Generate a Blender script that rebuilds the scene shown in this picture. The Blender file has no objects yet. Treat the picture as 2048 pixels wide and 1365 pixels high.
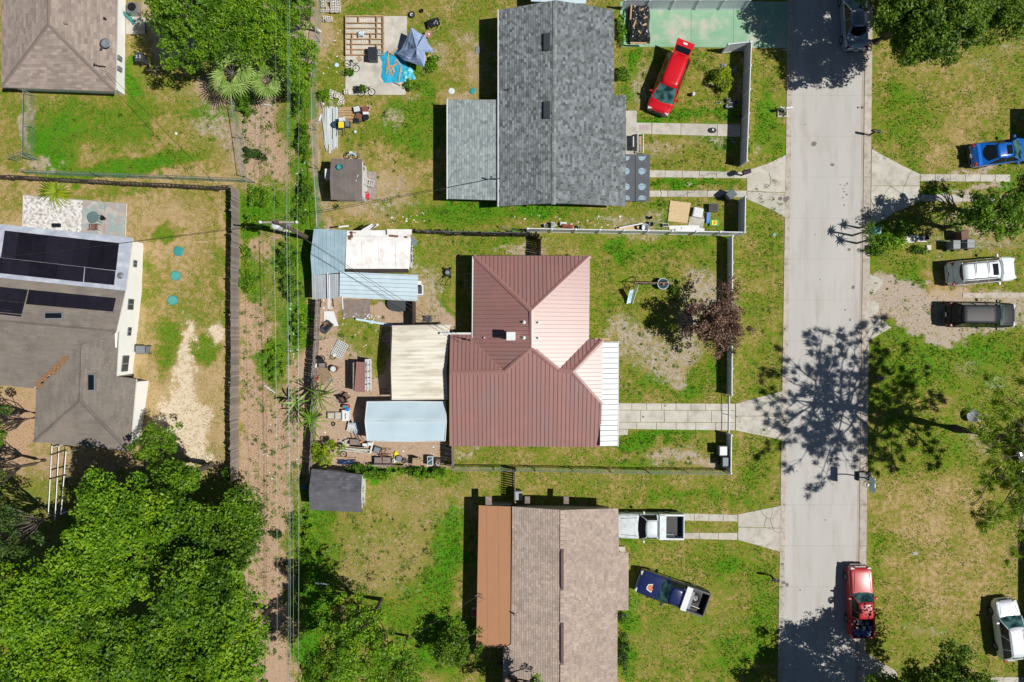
import bpy, math, random
import numpy as np
from mathutils import Vector, Matrix, Euler
random.seed(7)
RNG = np.random.default_rng(11)
SC = bpy.context.scene
COL = SC.collection

# ------------------------------------------------------------------ scale
# survey scale of the flight: 25 photo pixels are one metre on the ground,
# the drone hovers 54.6 m up.  W() turns a surveyed point and its height
# (also in survey units) into a true position in metres.
S = 25.0
HCAM = 54.6

def W(px, py, h=0.0):
    z = h / S
    k = (1 - z / HCAM) / S
    return Vector(((px - 1024) * k, (682.5 - py) * k, z))

# ------------------------------------------------------------------ camera
cam_d = bpy.data.cameras.new('camera')
cam = bpy.data.objects.new('camera', cam_d)
COL.objects.link(cam)
cam.location = (0, 0, HCAM)
cam.rotation_euler = (0, 0, 0)
cam_d.sensor_width = 36
cam_d.lens = 24.0
cam_d.clip_end = 2000
SC.camera = cam

# ------------------------------------------------------------------ light
SUN = Vector((0.68, -0.14, 1.0)).normalized()
SUN_EL = math.asin(SUN.z)
world = bpy.data.worlds.new('World')
SC.world = world
world.use_nodes = True
nt = world.node_tree
nt.nodes.clear()
wo = nt.nodes.new('ShaderNodeOutputWorld')
bg = nt.nodes.new('ShaderNodeBackground')
sky = nt.nodes.new('ShaderNodeTexSky')
sky.sky_type = 'NISHITA'
sky.sun_disc = False
sky.air_density = 0.75
sky.dust_density = 0.25
sky.ozone_density = 1.6
sky.sun_elevation = SUN_EL
sky.sun_rotation = math.atan2(SUN.x, SUN.y)
bg.inputs['Strength'].default_value = 0.05
nt.links.new(sky.outputs[0], bg.inputs['Color'])
nt.links.new(bg.outputs[0], wo.inputs['Surface'])
sun_d = bpy.data.lights.new('sun', 'SUN')
sun = bpy.data.objects.new('sun', sun_d)
COL.objects.link(sun)
sun_d.energy = 5.0
sun_d.angle = math.radians(0.5)
sun_d.color = (1.0, 0.965, 0.9)
sun.location = (30, -6, 45)
sun.rotation_euler = SUN.to_track_quat('Z', 'Y').to_euler()
SC.view_settings.view_transform = 'Standard'
SC.view_settings.look = 'None'
SC.view_settings.exposure = 0.0
SC.view_settings.gamma = 1.0
SC.view_settings.use_curve_mapping = False
SC.render.engine = 'CYCLES'
SC.cycles.max_bounces = 5
SC.cycles.diffuse_bounces = 3
SC.cycles.transparent_max_bounces = 6

# ------------------------------------------------------------------ helpers
class MB:
    def __init__(s):
        s.v = []; s.f = []; s.c = []
    def add(s, vs, fs, c=None):
        n = len(s.v)
        s.v.extend([tuple(v) for v in vs])
        s.f.extend([tuple(i + n for i in f) for f in fs])
        s.c.extend([c if c is not None else 0.5] * len(vs))
        return s
    def box(s, c, size, rz=0.0, rx=0.0, ry=0.0, top=1.0, col=None):
        m = Euler((rx, ry, rz)).to_matrix()
        hx, hy, hz = size[0] / 2, size[1] / 2, size[2] / 2
        vs = []
        for z, k in ((-hz, 1.0), (hz, top)):
            for x, y in ((-hx, -hy), (hx, -hy), (hx, hy), (-hx, hy)):
                vs.append(m @ Vector((x * k, y * k, z)) + Vector(c))
        return s.add(vs, [(3, 2, 1, 0), (4, 5, 6, 7), (0, 1, 5, 4), (1, 2, 6, 5), (2, 3, 7, 6), (3, 0, 4, 7)], col)
    def slab(s, poly, t, col=None):
        """polygon (list of 3d, seen from above counter-clockwise) with thickness t downwards"""
        n = len(poly)
        vs = [Vector(p) for p in poly] + [Vector(p) - Vector((0, 0, t)) for p in poly]
        a = sum(poly[i][0] * poly[(i + 1) % n][1] - poly[(i + 1) % n][0] * poly[i][1] for i in range(n))
        if a < 0:
            vs = vs[:n][::-1] + vs[n:][::-1]
        fs = [tuple(range(n)), tuple(range(2 * n - 1, n - 1, -1))]
        fs += [(i, n + i, n + (i + 1) % n, (i + 1) % n) for i in range(n)]
        return s.add(vs, fs, col)
    def tube(s, pts, r, n=6, r2=None, col=None, cap=True):
        pts = [Vector(p) for p in pts]
        r2 = r if r2 is None else r2
        vs = []; m = len(pts)
        for i, p in enumerate(pts):
            d = (pts[min(i + 1, m - 1)] - pts[max(i - 1, 0)])
            if d.length < 1e-9: d = Vector((0, 0, 1))
            d.normalize()
            u = d.cross(Vector((0, 0, 1)))
            if u.length < 1e-3: u = d.cross(Vector((1, 0, 0)))
            u.normalize(); w = d.cross(u)
            rr = r + (r2 - r) * i / max(1, m - 1)
            for k in range(n):
                a = 2 * math.pi * k / n
                vs.append(p + u * rr * math.cos(a) + w * rr * math.sin(a))
        fs = []
        for i in range(m - 1):
            for k in range(n):
                k2 = (k + 1) % n
                fs.append((i * n + k, i * n + k2, (i + 1) * n + k2, (i + 1) * n + k))
        if cap:
            fs.append(tuple(range(n))); fs.append(tuple((m - 1) * n + k for k in range(n - 1, -1, -1)))
        return s.add(vs, fs, col)
    def lathe(s, c, prof, n=14, col=None, sx=1.0, sy=1.0):
        """prof: list of (radius, z)"""
        vs = []; c = Vector(c)
        for r, z in prof:
            for k in range(n):
                a = 2 * math.pi * k / n
                vs.append(c + Vector((r * sx * math.cos(a), r * sy * math.sin(a), z)))
        fs = []
        for i in range(len(prof) - 1):
            for k in range(n):
                k2 = (k + 1) % n
                fs.append((i * n + k, i * n + k2, (i + 1) * n + k2, (i + 1) * n + k))
        fs.append(tuple(range(n - 1, -1, -1)))
        fs.append(tuple((len(prof) - 1) * n + k for k in range(n)))
        return s.add(vs, fs, col)
    def ring(s, c, r, t, n=20):
        pts = [Vector(c) + Vector((r * math.cos(2 * math.pi * k / n), r * math.sin(2 * math.pi * k / n), 0)) for k in range(n + 1)]
        return s.tube(pts, t, 5, cap=False)

def mesh_of(mb, name, off=None):
    me = bpy.data.meshes.new(name)
    vs = mb.v
    if off is not None:
        ox, oy, oz = off
        vs = [(v[0] - ox, v[1] - oy, v[2] - oz) for v in vs]
    me.from_pydata(vs, [], mb.f)
    if any(c != 0.5 for c in mb.c):
        at = me.attributes.new('rnd', 'FLOAT', 'POINT')
        at.data.foreach_set('value', np.array(mb.c, dtype=np.float32))
    me.update()
    return me

def np_mesh(name, verts, nper, rnd=None):
    """mesh of equal separate polygons with nper corners each"""
    nv = len(verts); nf = nv // nper
    me = bpy.data.meshes.new(name)
    me.vertices.add(nv)
    me.vertices.foreach_set('co', verts.astype(np.float32).ravel())
    me.loops.add(nv)
    me.loops.foreach_set('vertex_index', np.arange(nv, dtype=np.int32))
    me.polygons.add(nf)
    me.polygons.foreach_set('loop_start', np.arange(0, nv, nper, dtype=np.int32))
    if rnd is not None:
        at = me.attributes.new('rnd', 'FLOAT', 'POINT')
        at.data.foreach_set('value', rnd.astype(np.float32))
    me.update(calc_edges=True)
    me.validate()
    return me

def link(name, data, mat=None, parent=None, loc=None, label=None, cat=None, group=None, kind=None, smooth=False, rot=None):
    o = bpy.data.objects.new(name, data)
    COL.objects.link(o)
    if mat is not None:
        data.materials.append(mat)
    if smooth:
        data.polygons.foreach_set('use_smooth', [True] * len(data.polygons))
    if parent is not None:
        o.parent = parent
    if loc is not None: o.location = loc
    if rot is not None: o.rotation_euler = rot
    if label: o['label'] = label
    if cat: o['category'] = cat
    if group: o['group'] = group
    if kind: o['kind'] = kind
    return o

class Thing:
    """an Empty with parts; parts are given in world coordinates unless local=True"""
    def __init__(s, name, label, cat, loc, group=None, kind=None, rz=0.0, local=False):
        s.loc = Vector(loc); s.local = local
        s.o = link(name, None, loc=s.loc, label=label, cat=cat, group=group, kind=kind, rot=(0, 0, rz))
    def part(s, name, mb, mat, parent=None, label=None, kind=None, smooth=False):
        off = None if s.local else s.loc
        me = mesh_of(mb, name, off)
        return link(name, me, mat, parent=parent or s.o, label=label, kind=kind, smooth=smooth)

def solo(name, label, cat, mb, mat, loc, group=None, smooth=False, kind=None):
    me = mesh_of(mb, name, loc)
    return link(name, me, mat, loc=loc, label=label, cat=cat, group=group, smooth=smooth, kind=kind)

def copy_tree(o, loc=None, rz=None, label=None, group=None, parent=None):
    c = o.copy(); COL.objects.link(c)
    if parent is not None:
        c.parent = parent
    if loc is not None: c.location = loc
    if rz is not None: c.rotation_euler = (0, 0, rz)
    if label: c['label'] = label
    if group: c['group'] = group
    for ch in list(o.children):
        copy_tree(ch, parent=c)
    return c

# ------------------------------------------------------------------ materials
def mat(name, col, col2=None, nscale=3.0, rough=0.75, metal=0.0, bump=0.0, bscale=20.0, rnd=0.0, dirt=None, dscale=1.2, damt=0.5,
        stretch=(1, 1, 1), spec=0.5, coat=0.0, trans=0.0, objrnd=0.0, coords='Object', detail=6.0, contrast=(0.35, 0.65)):
    m = bpy.data.materials.new(name)
    m.use_nodes = True
    n = m.node_tree.nodes; l = m.node_tree.links
    n.clear()
    out = n.new('ShaderNodeOutputMaterial')
    b = n.new('ShaderNodeBsdfPrincipled')
    b.inputs['Roughness'].default_value = rough
    b.inputs['Metallic'].default_value = metal
    b.inputs['Specular IOR Level'].default_value = spec
    if coat: b.inputs['Coat Weight'].default_value = coat
    tc = n.new('ShaderNodeTexCoord')
    mp = n.new('ShaderNodeMapping')
    mp.inputs['Scale'].default_value = stretch
    l.new(tc.outputs[coords], mp.inputs['Vector'])
    vec = mp.outputs[0]
    def noise(sc, det=detail):
        t = n.new('ShaderNodeTexNoise'); t.inputs['Scale'].default_value = sc; t.inputs['Detail'].default_value = det
        t.inputs['Roughness'].default_value = 0.62
        l.new(vec, t.inputs['Vector']); return t.outputs['Fac']
    def ramp(f, a, c):
        r = n.new('ShaderNodeMapRange'); r.inputs['From Min'].default_value = a; r.inputs['From Max'].default_value = c
        l.new(f, r.inputs['Value']); return r.outputs[0]
    def mix(f, a, c, bt='MIX'):
        x = n.new('ShaderNodeMix'); x.data_type = 'RGBA'; x.blend_type = bt
        if isinstance(f, float): x.inputs['Factor'].default_value = f
        else: l.new(f, x.inputs['Factor'])
        for i, q in (('A', a), ('B', c)):
            s_ = [k for k in x.inputs if k.name == i and k.type == 'RGBA'][0]
            if isinstance(q, tuple): s_.default_value = (*q, 1)
            else: l.new(q, s_)
        return [k for k in x.outputs if k.type == 'RGBA'][0]
    c2 = col2 or tuple(c * 0.82 for c in col)
    base = mix(ramp(noise(nscale), *contrast), col, c2)
    if rnd:
        at = n.new('ShaderNodeAttribute'); at.attribute_name = 'rnd'
        hv = n.new('ShaderNodeMapRange'); hv.inputs['To Min'].default_value = 1 - rnd; hv.inputs['To Max'].default_value = 1 + rnd
        l.new(at.outputs['Fac'], hv.inputs['Value'])
        v = n.new('ShaderNodeVectorMath'); v.operation = 'SCALE'
        l.new(base, v.inputs[0]); l.new(hv.outputs[0], v.inputs['Scale'])
        base = v.outputs[0]
    if objrnd:
        oi = n.new('ShaderNodeObjectInfo')
        hv = n.new('ShaderNodeMapRange'); hv.inputs['To Min'].default_value = 1 - objrnd; hv.inputs['To Max'].default_value = 1 + objrnd
        l.new(oi.outputs['Random'], hv.inputs['Value'])
        v = n.new('ShaderNodeVectorMath'); v.operation = 'SCALE'
        l.new(base, v.inputs[0]); l.new(hv.outputs[0], v.inputs['Scale'])
        base = v.outputs[0]
    if dirt:
        f = n.new('ShaderNodeMath'); f.operation = 'MULTIPLY'; f.inputs[1].default_value = damt
        l.new(ramp(noise(dscale, 8), 0.5, 0.68), f.inputs[0])
        base = mix(f.outputs[0], base, dirt)
    l.new(base, b.inputs['Base Color'])
    if bump:
        bp = n.new('ShaderNodeBump'); bp.inputs['Strength'].default_value = bump; bp.inputs['Distance'].default_value = 0.02
        l.new(noise(bscale, 4), bp.inputs['Height']); l.new(bp.outputs[0], b.inputs['Normal'])
    sh = b.outputs[0]
    if trans:
        t = n.new('ShaderNodeBsdfTranslucent'); l.new(base, t.inputs['Color'])
        mx = n.new('ShaderNodeMixShader'); mx.inputs[0].default_value = trans
        l.new(sh, mx.inputs[1]); l.new(t.outputs[0], mx.inputs[2]); sh = mx.outputs[0]
    l.new(sh, out.inputs['Surface'])
    return m

def leaf_mat(name, a, b, c, trans=0.35, rough=0.5, nscale=0.9):
    """a dark, b mid, c light: three leaf tones picked by per-leaf value and a slow noise"""
    m = bpy.data.materials.new(name); m.use_nodes = True
    n = m.node_tree.nodes; l = m.node_tree.links; n.clear()
    out = n.new('ShaderNodeOutputMaterial')
    p = n.new('ShaderNodeBsdfPrincipled'); p.inputs['Roughness'].default_value = rough
    p.inputs['Specular IOR Level'].default_value = 0.35
    at = n.new('ShaderNodeAttribute'); at.attribute_name = 'rnd'
    tc = n.new('ShaderNodeTexCoord')
    t = n.new('ShaderNodeTexNoise'); t.inputs['Scale'].default_value = nscale; t.inputs['Detail'].default_value = 3
    l.new(tc.outputs['Object'], t.inputs['Vector'])
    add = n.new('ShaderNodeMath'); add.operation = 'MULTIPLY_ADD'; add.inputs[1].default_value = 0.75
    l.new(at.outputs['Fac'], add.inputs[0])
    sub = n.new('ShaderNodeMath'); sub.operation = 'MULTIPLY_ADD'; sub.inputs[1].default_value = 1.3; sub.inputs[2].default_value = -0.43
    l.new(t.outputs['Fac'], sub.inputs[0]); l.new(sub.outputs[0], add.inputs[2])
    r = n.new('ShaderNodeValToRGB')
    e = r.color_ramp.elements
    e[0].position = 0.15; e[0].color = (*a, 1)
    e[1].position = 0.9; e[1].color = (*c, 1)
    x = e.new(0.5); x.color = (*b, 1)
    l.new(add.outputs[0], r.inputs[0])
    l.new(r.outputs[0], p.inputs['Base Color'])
    tr = n.new('ShaderNodeBsdfTranslucent'); l.new(r.outputs[0], tr.inputs['Color'])
    mx = n.new('ShaderNodeMixShader'); mx.inputs[0].default_value = trans
    l.new(p.outputs[0], mx.inputs[1]); l.new(tr.outputs[0], mx.inputs[2])
    l.new(mx.outputs[0], out.inputs['Surface'])
    return m

def flat(name, col, rough=0.6, metal=0.0, coat=0.0, spec=0.5):
    return mat(name, col, tuple(c * 0.9 for c in col), nscale=8, rough=rough, metal=metal, coat=coat, spec=spec)

M = dict(
    conc=mat('aged_concrete', (0.5, 0.475, 0.415), (0.4, 0.375, 0.32), nscale=0.9, rough=0.9, bump=0.3, dirt=(0.2, 0.18, 0.14), dscale=1.7, damt=0.45, objrnd=0.07),
    slabc=mat('yard_slab', (0.54, 0.515, 0.455), (0.44, 0.415, 0.36), nscale=1.2, rough=0.9, bump=0.3, dirt=(0.24, 0.22, 0.18), dscale=0.8, damt=0.5, objrnd=0.04),
    road=mat('worn_road', (0.465, 0.45, 0.425), (0.41, 0.398, 0.375), nscale=0.5, rough=0.92, bump=0.35, bscale=45, dirt=(0.33, 0.3, 0.265), dscale=1.3, damt=0.6, objrnd=0.012, stretch=(1, 0.16, 1), contrast=(.3, .7)),
    gutter=mat('gutter_concrete', (0.47, 0.42, 0.36), (0.38, 0.335, 0.28), nscale=1.6, rough=0.9, bump=0.3, dirt=(0.13, 0.09, 0.06), dscale=2.4, damt=0.5, objrnd=0.06),
    greenc=mat('green_painted_concrete', (0.19, 0.37, 0.23), (0.27, 0.42, 0.29), nscale=1.0, rough=0.8, bump=0.2, dirt=(0.46, 0.43, 0.36), dscale=0.5, damt=0.95),
    patio=mat('paint_spattered_patio', (0.66, 0.65, 0.63), (0.33, 0.29, 0.27), nscale=4.5, rough=0.85, detail=4, contrast=(0.46, 0.62), dirt=(0.33, 0.28, 0.25), dscale=1.0, damt=0.5),
    patio2=mat('stained_patio', (0.36, 0.3, 0.28), (0.27, 0.34, 0.33), nscale=1.3, rough=0.85, dirt=(0.55, 0.5, 0.45), dscale=1.5, damt=0.8, contrast=(.44, .56)),
    white=mat('white_paint', (0.68, 0.685, 0.69), (0.62, 0.625, 0.63), nscale=2, rough=0.6, dirt=(0.5, 0.48, 0.45), dscale=1.5, damt=0.25),
    wallw=mat('bright_white_wall', (0.86, 0.86, 0.85), (0.82, 0.82, 0.8), nscale=1, rough=.7),
    vinyl=mat('white_vinyl', (0.68, 0.71, 0.76), (0.62, 0.65, 0.71), nscale=1.5, rough=0.45),
    stucco=mat('cream_stucco', (0.6, 0.54, 0.42), (0.5, 0.45, 0.34), nscale=4, rough=0.9, bump=0.3),
    bluewall=mat('blue_grey_siding', (0.2, 0.26, 0.32), nscale=3, rough=0.7),
    maroon=mat('maroon_metal', (0.315, 0.158, 0.14), (0.26, 0.132, 0.118), nscale=0.5, rough=0.4, spec=0.75, objrnd=0.04, dirt=(0.3, 0.2, 0.18), dscale=0.5, damt=0.5),
    maroonr=mat('maroon_seam', (0.13, 0.055, 0.05), nscale=2, rough=0.42, objrnd=0.05),  # seam colour darkened to stand in for the ribs' weak relief shading
    tinw=mat('white_tin', (0.58, 0.62, 0.63), (0.5, 0.55, 0.56), nscale=1.5, rough=0.45, dirt=(0.45, 0.47, 0.44), dscale=2.2, damt=0.5, objrnd=0.05),
    tinb=mat('blue_grey_tin', (0.3, 0.42, 0.48), (0.25, 0.36, 0.42), nscale=1.2, rough=0.45, dirt=(0.45, 0.52, 0.55), dscale=1.5, damt=0.4, objrnd=0.05),
    tinlb=mat('light_blue_panel', (0.52, 0.63, 0.69), (0.46, 0.57, 0.63), nscale=1.2, rough=0.5, objrnd=0.03, dirt=(0.4, 0.48, 0.52), damt=0.3),
    corr=mat('corrugated_galvanised', (0.35, 0.4, 0.44), (0.5, 0.54, 0.56), nscale=2, rough=0.4, metal=0.3, dirt=(0.3, 0.25, 0.22), dscale=1.2, damt=0.6, objrnd=0.1, stretch=(1, 0.3, 1)),
    rustw=mat('white_coated_metal_rust', (0.8, 0.79, 0.77), (0.7, 0.7, 0.68), nscale=1, rough=0.6, dirt=(0.4, 0.17, 0.08), dscale=1.3, damt=0.35, contrast=(0.4, 0.6)),
    cream=mat('cream_metal', (0.74, 0.71, 0.61), (0.64, 0.6, 0.5), nscale=0.8, rough=0.5, dirt=(0.35, 0.29, 0.2), dscale=1.6, damt=0.5, objrnd=0.05, stretch=(0.25, 1, 1)),
    canvas=mat('light_blue_canvas', (0.46, 0.57, 0.63), (0.41, 0.53, 0.6), nscale=0.9, rough=0.6, bump=0.3, bscale=6),
    tarp=mat('tent_fabric', (0.27, 0.36, 0.53), (0.23, 0.31, 0.48), nscale=1.5, rough=0.6, bump=0.2, bscale=7),
    cyan=mat('cyan_tarp', (0.03, 0.4, 0.6), (0.02, 0.3, 0.5), nscale=3, rough=0.35, bump=0.6, bscale=6),
    blackp=mat('black_plastic_sheet', (0.012, 0.012, 0.014), (0.03, 0.03, 0.033), nscale=4, rough=0.25, bump=0.8, bscale=7),
    black=flat('black_plastic', (0.012, 0.012, 0.014), 0.45),
    rubber=flat('tyre_rubber', (0.018, 0.018, 0.018), 0.8),
    dgrey=flat('dark_grey_plastic', (0.05, 0.058, 0.065), 0.5),
    grey=flat('grey_plastic', (0.2, 0.22, 0.24), 0.5),
    steel=flat('galvanised_steel', (0.45, 0.46, 0.46), 0.35, 0.7),
    wood=mat('weathered_boards', (0.3, 0.255, 0.225), (0.19, 0.155, 0.13), nscale=3, rough=0.9, bump=0.4, objrnd=0.25, stretch=(1, 1, 0.2)),
    woodd=mat('dark_stained_boards', (0.06, 0.042, 0.033), (0.035, 0.025, 0.02), nscale=3, rough=0.85, bump=0.3, objrnd=0.25),
    lumber=mat('new_lumber', (0.5, 0.33, 0.19), (0.4, 0.25, 0.13), nscale=2, rough=0.8, bump=0.2, objrnd=0.14, stretch=(1, 4, 1)),
    ply=mat('plywood', (0.56, 0.42, 0.25), (0.5, 0.36, 0.2), nscale=1.2, rough=0.8, bump=0.2, objrnd=0.05, stretch=(1, 5, 1)),
    pole=mat('pole_timber', (0.15, 0.1, 0.07), (0.09, 0.06, 0.045), nscale=3, rough=0.9, bump=0.4, stretch=(1, 1, 0.15)),
    bark=mat('bark', (0.12, 0.09, 0.065), (0.06, 0.045, 0.035), nscale=5, rough=0.95, bump=0.8, bscale=14),
    barkg=mat('grey_bark', (0.2, 0.17, 0.14), (0.12, 0.1, 0.085), nscale=5, rough=0.95, bump=0.8, bscale=14),
    block=mat('concrete_block', (0.66, 0.62, 0.57), (0.55, 0.51, 0.46), nscale=4, rough=0.95, bump=0.4, objrnd=0.08),
    shA=mat('brown_shingle', (0.31, 0.25, 0.215), (0.26, 0.21, 0.18), nscale=1.0, rough=0.92, rnd=0.35, bump=0.5, bscale=40),
    shB=mat('weathered_shingle', (0.205, 0.18, 0.155), (0.16, 0.14, 0.12), nscale=0.7, rough=0.92, rnd=0.25, bump=0.5, bscale=40, dirt=(0.27, 0.22, 0.18), dscale=0.4, damt=0.5),
    shC=mat('grey_blue_shingle', (0.165, 0.185, 0.192), (0.13, 0.148, 0.155), nscale=1.4, rough=0.9, rnd=0.55, bump=0.5, bscale=40, dirt=(0.1, 0.11, 0.115), dscale=0.35, damt=0.4),
    shRidge=mat('ridge_shingle_grey', (0.2, 0.225, 0.225), (0.16, 0.18, 0.18), nscale=3, rough=.9, rnd=.4),
    shCl=mat('pale_grey_shingle', (0.26, 0.305, 0.305), (0.22, 0.262, 0.265), nscale=1.4, rough=0.9, rnd=0.35, bump=0.5, bscale=40),
    shE=mat('beige_shingle', (0.41, 0.325, 0.27), (0.35, 0.28, 0.235), nscale=1.1, rough=0.92, rnd=0.24, bump=0.5, bscale=40, dirt=(0.27, 0.21, 0.18), dscale=0.35, damt=0.45),
    shK=mat('charcoal_shingle', (0.1, 0.1, 0.115), (0.075, 0.075, 0.088), nscale=1.1, rough=0.92, rnd=0.35, bump=0.5, bscale=40),
    shF=mat('taupe_shingle', (0.27, 0.225, 0.205), (0.2, 0.165, 0.15), nscale=0.9, rough=0.92, rnd=0.3, bump=0.5, bscale=40),
    brownr=mat('brown_rolled_roofing', (0.4, 0.2, 0.105), (0.37, 0.185, 0.1), nscale=1.0, rough=0.9, bump=0.3, bscale=60, objrnd=0.03, contrast=(0.3, 0.7)),
    silver=mat('silver_coated_roofing', (0.44, 0.47, 0.53), (0.33, 0.37, 0.45), nscale=1.0, rough=0.45, dirt=(0.7, 0.71, 0.73), dscale=0.9, damt=0.6, stretch=(1, 1.5, 1)),
    solar=mat('solar_cell', (0.012, 0.011, 0.016), (0.017, 0.015, 0.025), nscale=2, rough=0.25, spec=0.3, objrnd=0.3),
    glass=flat('dark_glass', (0.008, 0.012, 0.016), 0.1, 0.0, 0.0, 0.4),
    glassg=mat('green_tinted_glass', (0.07, 0.17, 0.16), (0.008, 0.03, 0.035), nscale=1.6, rough=0.08, spec=0.8, contrast=(.42, .58)),  # lighter noise in the tint stands in for highlights on the glass
    chrome=flat('chrome', (0.6, 0.6, 0.62), 0.15, 1.0),
    lampc=flat('clear_lamp', (0.6, 0.63, 0.66), 0.15),
    lampr=flat('red_lamp', (0.35, 0.01, 0.01), 0.2),
    c_red=mat('red_car_paint', (0.6, 0.006, 0.012), (0.57, 0.006, 0.012), rough=0.28, coat=1.0),
    c_red2=mat('faded_red_paint', (0.46, 0.03, 0.035), (0.4, 0.025, 0.03), rough=0.35, coat=0.6),
    c_blue=mat('blue_car_paint', (0.004, 0.12, 0.5), (0.004, 0.11, 0.47), rough=0.25, coat=1.0),
    c_navy=mat('navy_car_paint', (0.012, 0.022, 0.1), (0.01, 0.018, 0.085), rough=0.25, coat=1.0),
    c_white=mat('white_car_paint', (0.72, 0.76, 0.79), (0.69, 0.73, 0.76), rough=0.3, coat=0.8),
    c_white2=mat('chalky_white_paint', (0.62, 0.68, 0.7), (0.56, 0.62, 0.64), rough=0.45, coat=0.3, dirt=(0.3, 0.2, 0.15), dscale=3, damt=0.25),
    c_black=mat('black_car_paint', (0.012, 0.014, 0.018), (0.01, 0.012, 0.016), rough=0.5, spec=0.3),
    c_silver=mat('silver_car_paint', (0.3, 0.37, 0.46), (0.27, 0.34, 0.43), rough=0.3, metal=0.3, coat=0.8),
    tealbin=flat('teal_plastic', (0.04, 0.27, 0.26), 0.5),
    green=flat('green_plastic', (0.02, 0.3, 0.07), 0.5),
    greenbox=flat('pale_green_steel', (0.12, 0.37, 0.27), 0.5),
    yellow=flat('yellow_plastic', (0.8, 0.62, 0.02), 0.5),
    bluep=flat('blue_plastic', (0.02, 0.2, 0.6), 0.4),
    lblue=flat('pale_blue_plastic', (0.5, 0.68, 0.76), 0.4),
    redp=flat('red_plastic', (0.45, 0.02, 0.05), 0.5),
    rust=mat('rusty_iron', (0.2, 0.09, 0.055), (0.12, 0.05, 0.03), nscale=5, rough=0.9),
    terra=flat('terracotta', (0.4, 0.2, 0.15), 0.8),
    brown=flat('brown_fabric', (0.19, 0.1, 0.07), 0.85),
    tanc=mat('tan_cushion', (0.38, 0.28, 0.17), (0.3, 0.22, 0.13), nscale=3, rough=0.9, bump=0.3),
    tanc2=mat('faded_brown_cushion', (0.25, 0.2, 0.18), (0.18, 0.14, 0.125), nscale=3, rough=0.9, bump=0.3),
    paper=mat('pale_litter', (0.72, 0.7, 0.67), (0.6, 0.58, 0.55), nscale=6, rough=0.8),
    wire=flat('cable_alloy', (0.3, 0.36, 0.34), 0.4, 0.5),
    wireg=flat('green_coated_wire', (0.2, 0.32, 0.26), 0.5),
    wiredk=flat('black_cable', (0.03, 0.03, 0.03), 0.6),
    under=mat('roof_underlayment', (0.075, 0.085, 0.1), (0.06, 0.07, 0.085), nscale=2, rough=0.6),
    logo=flat('underlayment_print', (0.27, 0.38, 0.46), 0.6),
    logod=flat('underlayment_print_dark', (0.09, 0.11, 0.14), 0.6),
    orange=flat('orange_brown_leather', (0.5, 0.2, 0.08), 0.7),
    leafpile=mat('dry_leaf_pile', (0.3, 0.16, 0.07), (0.22, 0.11, 0.05), nscale=8, rough=0.95, bump=0.6),
    soil=mat('dark_soil', (0.12, 0.085, 0.06), nscale=8, rough=0.95, bump=0.6),
)
L = dict(
    oak=leaf_mat('oak_leaves', (0.02, 0.06, 0.004), (0.075, 0.185, 0.006), (0.19, 0.34, 0.012)),
    lime=leaf_mat('bright_leaves', (0.025, 0.08, 0.004), (0.11, 0.26, 0.007), (0.26, 0.43, 0.014)),
    dark=leaf_mat('dark_leaves', (0.018, 0.045, 0.01), (0.04, 0.09, 0.014), (0.09, 0.16, 0.025)),
    mid=leaf_mat('mid_leaves', (0.03, 0.075, 0.008), (0.08, 0.17, 0.01), (0.17, 0.27, 0.018)),
    red=leaf_mat('reddish_brown_leaves', (0.045, 0.028, 0.018), (0.13, 0.068, 0.045), (0.27, 0.165, 0.115), trans=0.2),
    yel=leaf_mat('yellow_green_leaves', (0.09, 0.17, 0.008), (0.22, 0.35, 0.01), (0.4, 0.46, 0.015)),
    pine=leaf_mat('pine_needles', (0.08, 0.15, 0.01), (0.19, 0.31, 0.015), (0.36, 0.46, 0.035), trans=0.35),
    palm=leaf_mat('palm_leaves', (0.08, 0.18, 0.02), (0.19, 0.34, 0.05), (0.4, 0.52, 0.16), trans=0.25),
    grass=leaf_mat('grass_blades', (0.24, 0.19, 0.05), (0.15, 0.22, 0.015), (0.08, 0.24, 0.008), trans=0.25, nscale=0.1),
    straw=leaf_mat('dry_leaves', (0.12, 0.075, 0.04), (0.25, 0.17, 0.09), (0.4, 0.3, 0.17), trans=0.1),
)

# ------------------------------------------------------------------ ground
def gauss_ellipse(X, Y, cx, cy, rx, ry, soft=0.35, ang=0.0):
    dx, dy = X - cx, Y - cy
    if ang:
        ca, sa = math.cos(ang), math.sin(ang)
        dx, dy = dx * ca + dy * sa, -dx * sa + dy * ca
    d = np.sqrt((dx / rx) ** 2 + (dy / ry) ** 2)
    return np.clip((1 + soft - d) / (2 * soft), 0, 1)

def rect_mask(X, Y, x0, y0, x1, y1, soft=6):
    a = np.clip((X - x0) / soft + 0.5, 0, 1) * np.clip((x1 - X) / soft + 0.5, 0, 1)
    b = np.clip((Y - y0) / soft + 0.5, 0, 1) * np.clip((y1 - Y) / soft + 0.5, 0, 1)
    return a * b

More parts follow.
